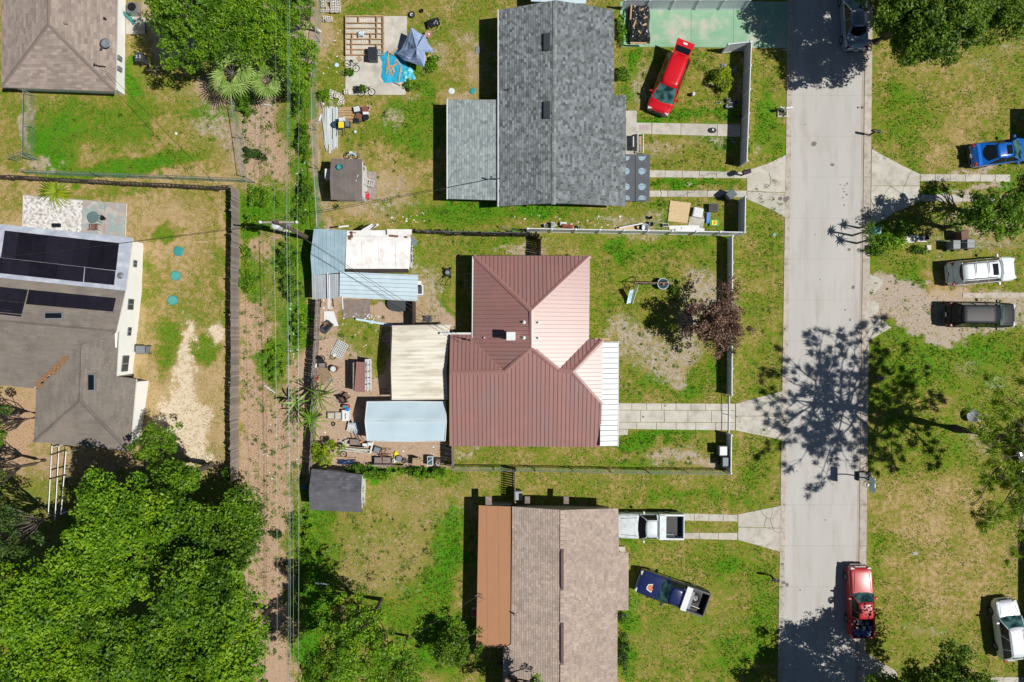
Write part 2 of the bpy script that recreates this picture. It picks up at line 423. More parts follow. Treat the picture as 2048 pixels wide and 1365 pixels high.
def ground_masks(X, Y):
    """surveyed plan coordinates -> lushness of grass, bare earth, earth tone (0 grey sand, 1 red brown), pale sand"""
    # lawns have no drawn outlines: every patch edge wanders
    wr = np.random.default_rng(99); ox = np.zeros(X.shape); oy = np.zeros(X.shape)
    for f, amp in ((.012, 7), (.03, 5), (.06, 4), (.13, 3), (.27, 2.2)):
        for _ in range(4):
            a, b, c = wr.uniform(0, 6.28, 3)
            ph = f * wr.uniform(.7, 1.4) * (X * math.cos(a) + Y * math.sin(a))
            ox += amp * .8 * np.sin(ph + b); oy += amp * .8 * np.sin(ph * 1.13 + c)
    hard = ((X > 1490) & (X < 1745)) | ((X > 470) & (X < 484))
    X, Y = X + ox * np.where(hard, .0, 1), Y + oy * np.where(hard, .3, 1)
    Lm = np.full(X.shape, 0.42); D = np.zeros(X.shape); K = np.full(X.shape, 0.3); P = np.zeros(X.shape)
    def put(A, m, v): A[...] = A * (1 - m) + v * m
    R = lambda *a, **k: rect_mask(X, Y, *a, **k)
    E = lambda *a, **k: gauss_ellipse(X, Y, *a, **k)
    # yards
    put(Lm, R(-400, 340, 474, 900, soft=4), 0.1)
    put(Lm, R(1738, -400, 2600, 1700), 0.46)
    put(Lm, R(1490, 440, 1578, 1800), 0.47)
    put(Lm, R(1170, 470, 1470, 800), 0.46)
    put(Lm, R(910, 950, 1570, 1030), 0.43)
    put(Lm, R(1240, 1080, 1565, 1800), 0.47)
    put(Lm, R(640, 1010, 950, 1800), 0.42)
    put(Lm, R(1240, 95, 1490, 330), 0.46)
    put(Lm, R(640, 200, 1000, 450), 0.33)
    put(Lm, R(640, -300, 1000, 200), 0.36)
    # top-left yard
    put(Lm, R(60, 195, 470, 345), 0.36)
    put(K, R(0, 850, 480, 1400), 0.9)
    for a in ((170, 235, 140, 40, .66), (105, 280, 50, 50, .95), (230, 335, 120, 14, .8), (345, 325, 60, 22, .7), (440, 262, 40, 26, .8),
              (262, 165, 14, 60, .85), (250, 230, 60, 22, .65), (420, 240, 25, 20, .75), (290, 335, 30, 12, .9)):
        put(Lm, E(*a[:4]), a[4])
    for a in ((52, 240, 12, 80), (430, 275, 45, 26), (470, 300, 22, 50), (425, 190, 55, 36), (90, 320, 40, 12), (440, 210, 30, 40)):
        put(D, E(*a), 0.7)
    put(K, R(0, 180, 480, 345), 0.35); put(K, E(430, 185, 60, 60), 0.6)
    # left yard
    for a in ((160, 375, 60, 16, .5), (260, 378, 60, 14, .48), (335, 460, 30, 14, .6), (395, 400, 60, 40, .3), (350, 620, 60, 90, .3), (340, 700, 26, 50, .62),
              (420, 720, 30, 26, .66), (420, 540, 30, 120, .26), (20, 400, 40, 40, .34), (310, 560, 20, 50, .44), (400, 640, 30, 40, .45), (445, 560, 14, 120, .42)):
        put(Lm, E(*a[:4]), a[4])
    for a in ((375, 810, 42, 100), (345, 820, 36, 50), (385, 690, 16, 46), (432, 680, 18, 26), (395, 880, 40, 60)):
        put(P, E(*a, soft=.5), 0.85)
    put(P, E(425, 780, 25, 45), 0.25); put(P, E(350, 700, 18, 40), 0.1)
    for a in ((300, 640, 22, 60), (360, 420, 60, 30), (300, 520, 20, 30), (300, 740, 20, 60)):
        put(D, E(*a), 0.35)
    m = R(-100, 780, 75, 1100, soft=20); put(D, m, .8); put(K, m, 1.0)
    m = R(75, 895, 280, 1100, soft=20); put(D, m, .7); put(K, m, .9)
    put(D, R(280, 880, 470, 1000, soft=40), .6); put(K, R(280, 760, 470, 1000, soft=40), .8)
    m = R(-100, 950, 480, 1700, soft=30); put(D, m, .35); put(Lm, m, .5); put(K, m, .9)
    # alley
    m = R(478, 200, 640, 1500, soft=10); put(D, m, 0.88); put(K, m, 0.8); put(P, m, 0.0)
    m = R(480, 560, 545, 1030, soft=14); put(P, m, 0.22)
    put(K, E(500, 250, 40, 80), .55)
    for a in ((530, 400, 50, 45, .9), (505, 430, 30, 30, .9), (568, 230, 20, 60, .6), (570, 520, 35, 60, .85), (505, 540, 20, 60, .7), (560, 600, 20, 60, .6),
              (555, 730, 30, 60, .9), (590, 640, 20, 60, .9), (600, 300, 24, 200, .75), (520, 580, 20, 30, .8), (600, 1150, 22, 200, .75), (590, 430, 30, 50, .8), (582, 1000, 10, 80, .6)):
        mm = E(*a[:4], soft=.5); put(D, mm, 1 - a[4]); put(Lm, mm, a[4])
    put(Lm, R(606, 960, 646, 1400, soft=8), .95); put(D, R(606, 960, 646, 1400, soft=8), 0.05)
    put(Lm, R(-100, -400, 700, 120, soft=30), .3); put(D, R(300, -400, 640, 140, soft=30), .8)
    # grey house back yard
    for a in ((830, 260, 60, 55, .74), (855, 215, 30, 90, .72), (920, 430, 110, 26, .85), (1090, 432, 90, 16, .9), (860, 130, 30, 30, .62), (900, 60, 60, 40, .5),
              (820, 100, 20, 60, .6), (720, 270, 40, 30, .5), (660, 170, 30, 60, .55), (1190, 440, 60, 14, .6), (960, 30, 30, 60, .5), (760, 15, 60, 14, .55), (750, 420, 30, 12, .6), (700, 60, 12, 30, .5)):
        put(Lm, E(*a[:4]), a[4])
    for a in ((740, 410, 110, 34), (800, 240, 26, 26), (700, 310, 40, 20), (660, 240, 24, 60), (930, 190, 30, 18), (950, 65, 30, 30), (960, 130, 18, 50), (650, 60, 10, 60),
              (780, 380, 60, 30), (840, 190, 20, 20), (880, 100, 30, 40), (1240, 440, 60, 26), (1310, 440, 26, 20), (1250, 240, 20, 40)):
        put(D, E(*a, soft=.5), 0.62)
    put(K, R(640, 0, 1000, 460, soft=20), .45)
    # grey house front yard
    for a in ((1265, 60, 14, 80, .8), (1350, 235, 120, 14, .85), (1270, 150, 18, 30, .7), (1380, 368, 90, 8, .95), (1360, 370, 90, 10, .95), (1380, 14, 110, 10, .75), (1320, 430, 24, 30, .7),
              (1545, 130, 30, 20, .5), (1530, 240, 20, 60, .75), (1555, 290, 20, 50, .65), (1430, 290, 30, 25, .8), (1515, 440, 30, 30, .6), (1345, 160, 20, 60, .5)):
        put(Lm, E(*a[:4]), a[4])
    for a in ((1290, 150, 26, 60), (1430, 290, 40, 28), (1440, 180, 40, 10), (1400, 445, 20, 20), (1330, 290, 50, 24), (1460, 180, 20, 20), (1490, 190, 8, 100), (1515, 300, 12, 14), (1370, 372, 12, 8)):
        put(D, E(*a, soft=.5), 0.6)
    put(D, E(1290, 455, 40, 24), .55)
    # maroon yard
    for a in ((1240, 500, 30, 40, .85), (1350, 490, 100, 16, .7), (1290, 540, 60, 30, .5), (1365, 760, 30, 26, .78), (1290, 745, 30, 22, .68), (1220, 620, 30, 50, .55),
              (1440, 730, 30, 30, .6), (950, 490, 110, 20, .7), (880, 500, 40, 20, .72), (890, 600, 18, 30, .85), (1310, 870, 80, 12, .85), (1000, 905, 100, 14, .55), (1270, 925, 60, 10, .7), (1420, 880, 40, 14, .5), (870, 560, 30, 40, .55), (690, 690, 30, 50, .6), (720, 660, 40, 20, .45)):
        put(Lm, E(*a[:4]), a[4])
    for a in ((1270, 680, 50, 30), (1310, 710, 45, 45), (1340, 745, 18, 30), (1400, 590, 40, 40), (1370, 640, 40, 50), (1240, 665, 24, 24), (1350, 910, 70, 22), (1400, 925, 50, 16),
              (1050, 500, 40, 14), (860, 560, 40, 60), (1430, 620, 50, 40), (1360, 690, 40, 30), (880, 640, 50, 20), (1020, 500, 90, 8)):
        put(D, E(*a, soft=.6), 0.7)
    put(K, R(1170, 470, 1480, 950), .1)
    m = R(618, 590, 905, 945, soft=8); put(D, m, .95); put(K, m, .62); put(P, m, 0)
    for a in ((720, 680, 50, 40, .55), (690, 650, 30, 26, .5), (750, 720, 20, 40, .6), (900, 500, 60, 50, .2)):
        mm = E(*a[:4], soft=.6); put(D, mm, .25); put(Lm, mm, .5)
    put(D, E(850, 600, 40, 50), .7); put(D, R(895, 895, 915, 935), .6); put(D, R(900, 890, 990, 905), .6)
    # bottom yards
    for a in ((870, 1150, 26, 110, .95), (850, 1190, 40, 50, .8), (905, 1060, 22, 60, .95), (760, 950, 150, 14, .98), (640, 1100, 22, 120, .7), (780, 1060, 50, 20, .45), (700, 1080, 40, 25, .5),
              (870, 1260, 60, 60, .85), (800, 1230, 60, 60, .65), (1500, 1130, 40, 40, .6), (1250, 1080, 20, 16, .7), (1250, 1240, 16, 100, .8), (1440, 1140, 30, 30, .75), (1530, 1240, 30, 80, .7),
              (1460, 1300, 60, 30, .7), (1400, 1000, 130, 14, .6), (1500, 960, 30, 60, .6), (1420, 1052, 40, 8, .5)):
        put(Lm, E(*a[:4]), a[4])
    for a in ((820, 990, 110, 34), (720, 1100, 70, 70), (850, 1020, 60, 40), (760, 1150, 80, 40), (980, 965, 60, 12), (720, 1170, 80, 30), (800, 1090, 60, 60), (930, 1000, 20, 40)):
        mm = E(*a, soft=.6); put(D, mm, .5); put(K, mm, .85)
    for a in ((1420, 1090, 60, 24), (1290, 1280, 30, 60), (1390, 1240, 60, 16), (1500, 1180, 18, 20), (1200, 965, 80, 14), (1520, 1010, 30, 10), (1265, 1190, 20, 60), (1450, 1220, 30, 20)):
        put(D, E(*a, soft=.6), .33)
    # right-hand side
    for a in ((1800, 210, 40, 60, .78), (1790, 240, 60, 40, .6), (1770, 620, 30, 16, .6), (1860, 570, 60, 30, .1), (1800, 560, 40, 20, .72), (1830, 720, 80, 60, .68), (1930, 680, 80, 30, .72), (1760, 760, 26, 70, .62),
              (1860, 376, 34, 10, .85), (1980, 730, 70, 60, .66), (1790, 540, 50, 30, .6), (1760, 1120, 20, 60, .6), (1890, 900, 60, 60, .6), (1790, 880, 60, 60, .55), (1760, 480, 40, 60, .55),
              (1990, 650, 80, 30, .7), (2020, 380, 30, 14, .9), (1990, 290, 40, 20, .7)):
        put(Lm, E(*a[:4]), a[4])
    for a in ((1860, 1010, 110, 80, .22), (1960, 230, 60, 60, .3), (1900, 1160, 110, 70, .26), (1900, 300, 60, 40, .28), (1980, 1120, 80, 80, .3), (1860, 110, 100, 60, .3)):
        put(Lm, E(*a[:4]), a[4])
    m = R(1742, 585, 1900, 655, soft=24); put(D, m, .85)
    m = E(1800, 600, 130, 34, soft=.4); put(D, m, .9)
    m = R(1850, 572, 2200, 668, soft=24); put(D, m, .72)
    put(D, E(1850, 655, 70, 24), .85); put(D, E(1780, 640, 40, 24), .8)
    m = E(1950, 380, 90, 10, soft=.5); put(D, m, .85)
    m = R(1890, 335, 2010, 350, soft=8); put(D, m, .8)
    m = E(1960, 450, 130, 50, soft=.5); put(D, m, .6)
    for a in ((1940, 730, 40, 26), (2000, 770, 30, 20), (1850, 1270, 60, 16), (1980, 870, 60, 40), (1900, 520, 60, 18), (2035, 90, 30, 30), (1985, 130, 30, 30)):
        put(D, E(*a, soft=.6), .5)
    put(K, R(1735, 0, 3000, 2000), .15)
    return Lm, D, K, P

def build_ground():
    xs = np.concatenate([[-600, -300, -150, -80, -55], np.arange(-45, 45.01, 0.2), [55, 80, 150, 300, 600]])
    ys = np.concatenate([[-600, -300, -150, -80, -45], np.arange(-31, 31.01, 0.2), [45, 80, 150, 300, 600]])
    X, Y = np.meshgrid(xs, ys)
    nx, ny = len(xs), len(ys)
    co = np.stack([X.ravel(), Y.ravel(), np.zeros(nx * ny)], 1)
    idx = np.arange(nx * ny).reshape(ny, nx)
    q = np.stack([idx[:-1, :-1], idx[:-1, 1:], idx[1:, 1:], idx[1:, :-1]], -1).reshape(-1, 4)
    me = bpy.data.meshes.new('ground')
    me.vertices.add(len(co)); me.vertices.foreach_set('co', co.astype(np.float32).ravel())
    me.loops.add(q.size); me.loops.foreach_set('vertex_index', q.astype(np.int32).ravel())
    me.polygons.add(len(q)); me.polygons.foreach_set('loop_start', np.arange(0, q.size, 4, dtype=np.int32))
    Lm, D, K, P = ground_masks(X * S + 1024, 682.5 - Y * S)
    at = me.attributes.new('soilmap', 'FLOAT_COLOR', 'POINT')
    at.data.foreach_set('color', np.stack([Lm, D, K, P], -1).astype(np.float32).ravel())
    me.update(calc_edges=True)
    m = bpy.data.materials.new('yard_ground'); m.use_nodes = True
    n = m.node_tree.nodes; l = m.node_tree.links; n.clear()
    out = n.new('ShaderNodeOutputMaterial'); b = n.new('ShaderNodeBsdfPrincipled')
    b.inputs['Roughness'].default_value = 0.95; b.inputs['Specular IOR Level'].default_value = 0.2
    at = n.new('ShaderNodeAttribute'); at.attribute_name = 'soilmap'
    sp = n.new('ShaderNodeSeparateColor'); l.new(at.outputs['Color'], sp.inputs[0])
    tc = n.new('ShaderNodeTexCoord')
    def noise(sc, det=5, ro=0.6):
        t = n.new('ShaderNodeTexNoise'); t.inputs['Scale'].default_value = sc; t.inputs['Detail'].default_value = det
        t.inputs['Roughness'].default_value = ro; l.new(tc.outputs['Object'], t.inputs['Vector']); return t.outputs['Fac']
    def math_(op, a, c, d=None):
        x = n.new('ShaderNodeMath'); x.operation = op
        for i, q_ in enumerate((a, c, d)):
            if q_ is None: continue
            if isinstance(q_, (int, float)): x.inputs[i].default_value = q_
            else: l.new(q_, x.inputs[i])
        return x.outputs[0]
    def rng(f, a, c, to0=0.0, to1=1.0):
        r = n.new('ShaderNodeMapRange'); r.inputs['From Min'].default_value = a; r.inputs['From Max'].default_value = c
        r.inputs['To Min'].default_value = to0; r.inputs['To Max'].default_value = to1; l.new(f, r.inputs['Value']); return r.outputs[0]
    def mix(f, a, c):
        x = n.new('ShaderNodeMix'); x.data_type = 'RGBA'; l.new(f, x.inputs['Factor'])
        for i, q_ in (('A', a), ('B', c)):
            s_ = [k for k in x.inputs if k.name == i and k.type == 'RGBA'][0]
            if isinstance(q_, tuple): s_.default_value = (*q_, 1)
            else: l.new(q_, s_)
        return [k for k in x.outputs if k.type == 'RGBA'][0]
    n1, n2, n3 = noise(0.55, 6), noise(2.6, 6), noise(11, 4, 0.7)
    lush = math_('MULTIPLY_ADD', math_('SUBTRACT', n1, 0.5), 0.85, sp.outputs[0])
    lush = math_('MULTIPLY_ADD', math_('SUBTRACT', n2, 0.5), 1.3, lush)
    lush = math_('MULTIPLY_ADD', math_('SUBTRACT', n3, 0.5), 1.7, lush)
    r = n.new('ShaderNodeValToRGB'); e = r.color_ramp.elements
    e[0].position = 0.0; e[0].color = (0.47, 0.34, 0.18, 1)
    e[1].position = 1.0; e[1].color = (0.06, 0.235, 0.004, 1)
    for p_, c_ in ((0.2, (0.37, 0.265, 0.11)), (0.4, (0.23, 0.21, 0.032)), (0.58, (0.145, 0.2, 0.012)), (0.76, (0.105, 0.215, 0.008))):
        x = e.new(p_); x.color = (*c_, 1)
    l.new(lush, r.inputs[0])
    dirt_c = mix(sp.outputs[2], (0.46, 0.41, 0.355), (0.5, 0.315, 0.195))
    dirt_c = mix(rng(noise(6, 6), 0.4, 0.85), dirt_c, (0.33, 0.235, 0.165))
    dm = math_('ADD', math_('MULTIPLY_ADD', math_('SUBTRACT', n2, 0.5), 1.6, sp.outputs[1]), math_('MULTIPLY', math_('SUBTRACT', n3, 0.5), 1.6))
    c = mix(rng(dm, 0.5, 0.78), r.outputs[0], dirt_c)
    sm = math_('ADD', math_('MULTIPLY_ADD', math_('SUBTRACT', n2, 0.5), 2.0, at.outputs['Alpha']), math_('MULTIPLY', math_('SUBTRACT', n3, 0.5), 2.2))
    c = mix(rng(sm, 0.55, 0.8), c, (0.68, 0.58, 0.43))
    fine = rng(noise(24, 4, 0.85), 0.3, 0.7, 0.62, 1.32)
    v = n.new('ShaderNodeVectorMath'); v.operation = 'SCALE'; l.new(c, v.inputs[0]); l.new(fine, v.inputs['Scale'])
    l.new(v.outputs[0], b.inputs['Base Color'])
    bp = n.new('ShaderNodeBump'); bp.inputs['Strength'].default_value = 0.9; bp.inputs['Distance'].default_value = 0.06
    l.new(noise(17, 5, 0.75), bp.inputs['Height']); l.new(bp.outputs[0], b.inputs['Normal'])
    l.new(b.outputs[0], out.inputs['Surface'])
    link('ground', me, m, kind='structure')
build_ground()

# ------------------------------------------------------------------ paved surfaces (each a sheet or slab of its own)
def flatpoly(pts, z, t):
    return [(W(x, y).x, W(x, y).y, z) for x, y in pts]

def paved(name, pts, m, z=0.03, t=0.05, parent=None, kind=None, joints=None):
    mb = MB().slab(flatpoly(pts, z, t), t)
    me = mesh_of(mb, name)
    return link(name, me, m, kind=kind, parent=parent)

def slab_run(name, a, b, c, d, n, m, z=0.03, part='slab', gap=0.9, kind='structure', uneven=0.003):
    """quad a-b-c-d (plan px) cut along a-b into n slabs; joints left open"""
    top = link(name, None, kind=kind)
    a, b, c, d = [Vector((*p, 0)) for p in (a, b, c, d)]
    ln = (b - a).length
    cuts = n if isinstance(n, list) else [i / n for i in range(n + 1)]
    for i in range(len(cuts) - 1):
        t0 = cuts[i] + gap / 2 / ln; t1 = cuts[i + 1] - gap / 2 / ln
        q = [a.lerp(b, t0), a.lerp(b, t1), d.lerp(c, t1), d.lerp(c, t0)]
        zz = z + random.uniform(-1, 1) * uneven
        mb = MB().slab(flatpoly([(p.x, p.y) for p in q], zz, 0.05), 0.06)
        link(part, mesh_of(mb, part), m, parent=top)
    return top

def road_x(y, side):   # surveyed road edges
    return (1586 - 21 * y / 1365) if side < 0 else (1731 - 16 * y / 1365)

slab_run('road', (road_x(-300, -1), -300), (road_x(1665, -1), 1665), (road_x(1665, 1), 1665), (road_x(-300, 1), -300), 24, M['road'], z=0.012, part='road_slab', gap=0.22, uneven=0.0006)
slab_run('kerb', (road_x(-300, -1) - 10, -300), (road_x(1665, -1) - 10, 1665), (road_x(1665, -1) + 0.3, 1665), (road_x(-300, -1) + 0.3, -300), 24, M['gutter'], z=0.045, part='kerb_stone', gap=0.8)
slab_run('kerb', (road_x(-300, 1) - 0.3, -300), (road_x(1665, 1) - 0.3, 1665), (road_x(1665, 1) + 14, 1665), (road_x(-300, 1) + 14, -300), 24, M['gutter'], z=0.05, part='kerb_stone', gap=0.8)
link('gutter_dirt', mesh_of(MB().slab(flatpoly([(road_x(-300, 1) - 5, -300), (road_x(1665, 1) - 5, 1665), (road_x(1665, 1) - 1.0, 1665), (road_x(-300, 1) - 1.0, -300)], 0.0165, .01), 0.002), 'gutter_dirt'),
     mat('gutter_dirt', (0.33, 0.26, 0.2), (0.42, 0.38, 0.33), nscale=1.2, rough=0.95, stretch=(1, .4, 1)), kind='structure')

slab_run('green_driveway', (1240, 4), (1578, 4), (1578, 97), (1240, 94), [0, .17, .42, .67, .86, 1], M['greenc'], z=0.032, gap=0.5)
paved('driveway_apron', [(1578.6, 4), (1579, 104), (1560, 100), (1578, 97)], M['conc'], kind='structure')
slab_run('front_walk', (1272, 246), (1481, 250), (1480, 274), (1272, 268), [0, .15, .43, .78, 1], M['conc'], z=0.035)
slab_run('porch_slab', (1250, 222), (1250, 330), (1273, 330), (1273, 222), 2, M['conc'], z=0.06)
slab_run('driveway_strip', (1296, 341), (1502, 345), (1500, 357), (1296, 355), 6, M['conc'], z=0.03)
slab_run('driveway_strip', (1296, 382), (1494, 382), (1492, 395), (1296, 394), 5, M['conc'], z=0.03)
def apron(name, polys, m=None):
    t = link(name, None, kind='structure')
    for i, p in enumerate(polys):
        paved('slab', p, m or M['conc'], z=0.034 + 0.002 * i, parent=t)
apron('driveway_apron', [[(1494, 342), (1535, 328), (1573, 310), (1573, 386), (1494, 382)], [(1494, 383), (1573, 387), (1572, 437), (1545, 421), (1494, 399)]])
slab_run('driveway', (1234, 807), (1470, 808), (1470, 821), (1234, 820), 8, M['slabc'], z=0.034)
slab_run('driveway', (1234, 821), (1470, 822), (1470, 845), (1234, 844), 5, M['slabc'], z=0.034)
slab_run('driveway', (1234, 845), (1470, 846), (1470, 861), (1234, 858), 6, M['slabc'], z=0.034)
paved('driveway', [(1228, 859.5), (1256, 859.5), (1255, 870), (1228, 871)], M['slabc'], kind='structure')
apron('driveway_apron', [[(1471.5, 808), (1500, 800), (1567, 782), (1566, 832), (1471.5, 832)], [(1471.5, 833), (1566, 833), (1564, 880), (1520, 871), (1471.5, 861)]])
slab_run('driveway_strip', (1360, 1027), (1475, 1030), (1475, 1043), (1360, 1041), 4, M['conc'], z=0.03)
slab_run('driveway_strip', (1360, 1066), (1475, 1066), (1474, 1080), (1360, 1077), 3, M['conc'], z=0.03)
apron('driveway_apron', [[(1476, 1029), (1530, 1018), (1561, 1012), (1561, 1056), (1476, 1054)], [(1476, 1055), (1561, 1057), (1560, 1104), (1520, 1092), (1476, 1080)]])
apron('driveway_apron', [[(1743, 299), (1800, 330), (1839, 349), (1839, 372), (1742, 372)], [(1742, 373), (1839, 373), (1839, 403), (1790, 425), (1755, 446), (1741, 449)]])
slab_run('driveway_strip', (1840, 349), (2020, 350), (2020, 364), (1840, 363), 6, M['conc'], z=0.03)
slab_run('driveway_strip', (1840, 390), (2010, 390), (2010, 404), (1840, 403), 6, M['conc'], z=0.03)
for p in ([(1739, 549), (1767, 561), (1760, 575), (1745, 590), (1738, 580)], [(1737, 600), (1757, 606), (1757, 622), (1749, 635), (1737, 634)], [(1737, 637), (1755, 634), (1782, 656), (1760, 668), (1736, 683)],
          [(1925, 586), (2048, 586), (2048, 596), (1925, 596)]):
    paved('broken_driveway_slab', p, M['gutter'] if p[0][0] > 1900 else M['conc'], z=0.04, kind='structure')
apron('driveway_apron', [[(1725, 1302), (1792, 1342), (1800, 1400), (1724, 1400)]])
slab_run('side_path', (1980, 1354), (2160, 1356), (2160, 1368), (1980, 1366), 3, M['conc'], z=0.03)
slab_run('garden_slab', (691, 34), (815, 34), (812, 191), (691, 191), [0, 1], M['slabc'], z=0.09)
slab_run('garden_slab', (648, 623), (668, 623), (678, 652), (648, 654), [0, 1], M['white'], z=0.06)
t = link('patio', None, kind='structure')
for p, m in (([(49, 392), (110, 397), (106, 480), (46, 480)], 'patio'), ([(111, 397), (166, 402), (163, 480), (107, 480)], 'patio'), ([(167, 402), (210, 406), (208, 480), (164, 480)], 'patio2'), ([(211, 406), (253, 410), (250, 480), (209, 480)], 'patio2')):
    paved('slab', p, M[m], z=0.05, parent=t)
mb = MB()
for a, b in (((49, 391), (254, 409)), ((254, 409), (251, 480)), ((48, 391), (45, 480))):
    mb.tube([W(*a) + Vector((0, 0, .05)), W(*b) + Vector((0, 0, .05))], 0.05, 4)
link('patio_edging', mesh_of(mb, 'patio_edging'), M['conc'], kind='structure')
# cracks and stains that have a shape of their own on the concrete
mb = MB()
def crack(pts, w=0.6, z=0.045):
    out = []
    for i in range(len(pts) - 1):
        a, b = Vector((*pts[i], 0)), Vector((*pts[i + 1], 0))
        k = max(2, int((b - a).length / 5))
        for j in range(k):
            out.append(a.lerp(b, j / k) + Vector((random.uniform(-1, 1), random.uniform(-1, 1), 0)))
    out.append(Vector((*pts[-1], 0)))
    for i in range(len(out) - 1):
        a, b = out[i], out[i + 1]
        d = (b - a).normalized(); q = Vector((-d.y, d.x, 0)) * w / 2 * random.uniform(.5, 1.3)
        mb.slab(flatpoly([(a + q)[:2], (b + q)[:2], (b - q)[:2], (a - q)[:2]], z, 0), 0.003)
for p in ([(1520, 1020), (1532, 1035), (1528, 1055), (1545, 1060)], [(1545, 1015), (1540, 1040), (1548, 1062), (1561, 1066)], [(1532, 1035), (1548, 1038)], [(1537, 345), (1542, 365), (1538, 372)],
          [(1800, 400), (1806, 378), (1820, 345)], [(1770, 386), (1780, 372), (1802, 388)], [(1495, 383), (1530, 385), (1570, 392)], [(1745, 395), (1775, 393)], [(1470, 832), (1480, 840), (1478, 846)]):
    crack(p)
link('concrete_crack', mesh_of(mb, 'concrete_crack'), flat('crack_dirt', (0.07, 0.055, 0.04), .95), kind='stuff')
mb = MB()
for i, (x, y, r, z) in enumerate(((1627, 288, 6, .02), (1694, 368, 2.2, .02), (1689, 372, 1.6, .02), (1686, 378, 1.5, .02), (1688, 384, 1.8, .02), (1693, 390, 2, .02), (1686, 396, 1.6, .02), (1640, 560, 1.5, .02), (1612, 700, 1.2, .02), (1690, 620, 1.8, .02), (1600, 1180, 1.6, .02), (1664, 330, 4, .02), (1630, 470, 1.4, .02), (1650, 1040, 1.5, .02), (1610, 250, 1.3, .02), (1698, 500, 3.5, .02), (1706, 575, 4, .02), (1700, 640, 2.5, .02), (1688, 411, 1.8, .02), (1680, 370, 1.3, .02), (1575, 397, 4, .06), (1571, 399, 6, .052),
                                  (1560, 398, 5, .044), (1538, 372, 1.6, .044), (1656, 1300, 2.5, .02), (1716, 216, 2, .06), (1565, 1128, 3, .06), (1725, 216, 3, .062), (1567, 1165, 4, .06), (1574, 1170, 4, .02), (1330, 812, 2, .044), (1286, 834, 2, .044))):
    c = W(x, y)
    mb.slab([(c.x + r / S * random.uniform(.7, 1.2) * math.cos(a), c.y + r / S * random.uniform(.7, 1.2) * math.sin(a), z + i * 1e-4) for a in [k * math.pi / 4 for k in range(8)]], 0.002)
link('road_stain', mesh_of(mb, 'road_stain'), flat('oil_stain', (0.17, 0.15, 0.13), .8), kind='stuff')

# ------------------------------------------------------------------ roofs
def clip(poly, a, b, c):
    """keep the part of a 2d polygon where a*x+b*y<=c"""
    out = []
    n = len(poly)
    for i in range(n):
        p, q = poly[i], poly[(i + 1) % n]
        dp, dq = a * p[0] + b * p[1] - c, a * q[0] + b * q[1] - c
        if dp <= 0: out.append(p)
        if (dp < 0 < dq) or (dq < 0 < dp):
            t = dp / (dp - dq)
            out.append((p[0] + t * (q[0] - p[0]), p[1] + t * (q[1] - p[1])))
    return out

def area2(p):
    return abs(sum(p[i][0] * p[(i + 1) % len(p)][1] - p[(i + 1) % len(p)][0] * p[i][1] for i in range(len(p)))) / 2

def plane_of(pts3):
    A = np.array([[p[0], p[1], 1] for p in pts3]); z = np.array([p[2] for p in pts3])
    s, *_ = np.linalg.lstsq(A, z, rcond=None)
    return lambda x, y: float(s[0] * x + s[1] * y + s[2]), s

def face3(pts):
    return [W(*p) for p in pts]

def strip_panels(T, pts, run, pitch, m, rib=None, ribw=0.045, ribh=0.035, name='roof_panel', ribname='seam', t=0.03, lift=0.0, gap=0.004, parent=None, corr=0):
    """cover a sloping face with side-by-side panels. run: plan direction the panels run in (photo sense), pitch in metres"""
    P3 = face3(pts)
    zf, s = plane_of(P3)
    d = Vector((run[0], -run[1])).normalized(); nrm = Vector((-d.y, d.x))
    poly = [(p[0], p[1]) for p in P3]
    us = [p[0] * nrm.x + p[1] * nrm.y for p in poly]
    u = min(us)
    while u < max(us) - 1e-4:
        u2 = u + pitch
        q = clip(clip(poly, nrm.x, nrm.y, u2 - gap), -nrm.x, -nrm.y, -(u + gap))
        if len(q) >= 3 and area2(q) > 0.004:
            mb = MB().slab([(x, y, zf(x, y) + t + lift) for x, y in q], t)
            pan = T.part(name, mb, m, parent=parent)
            if rib is not None:
                rq = clip(clip(poly, nrm.x, nrm.y, u + ribw), -nrm.x, -nrm.y, -(u + 0.006))
                if len(rq) >= 3 and area2(rq) > 0.0008:
                    rb = MB().slab([(x, y, zf(x, y) + t + lift + ribh) for x, y in rq], ribh - .002)
                    me = mesh_of(rb, ribname, T.loc)
                    link(ribname, me, rib, parent=pan)
        u = u2
    return zf

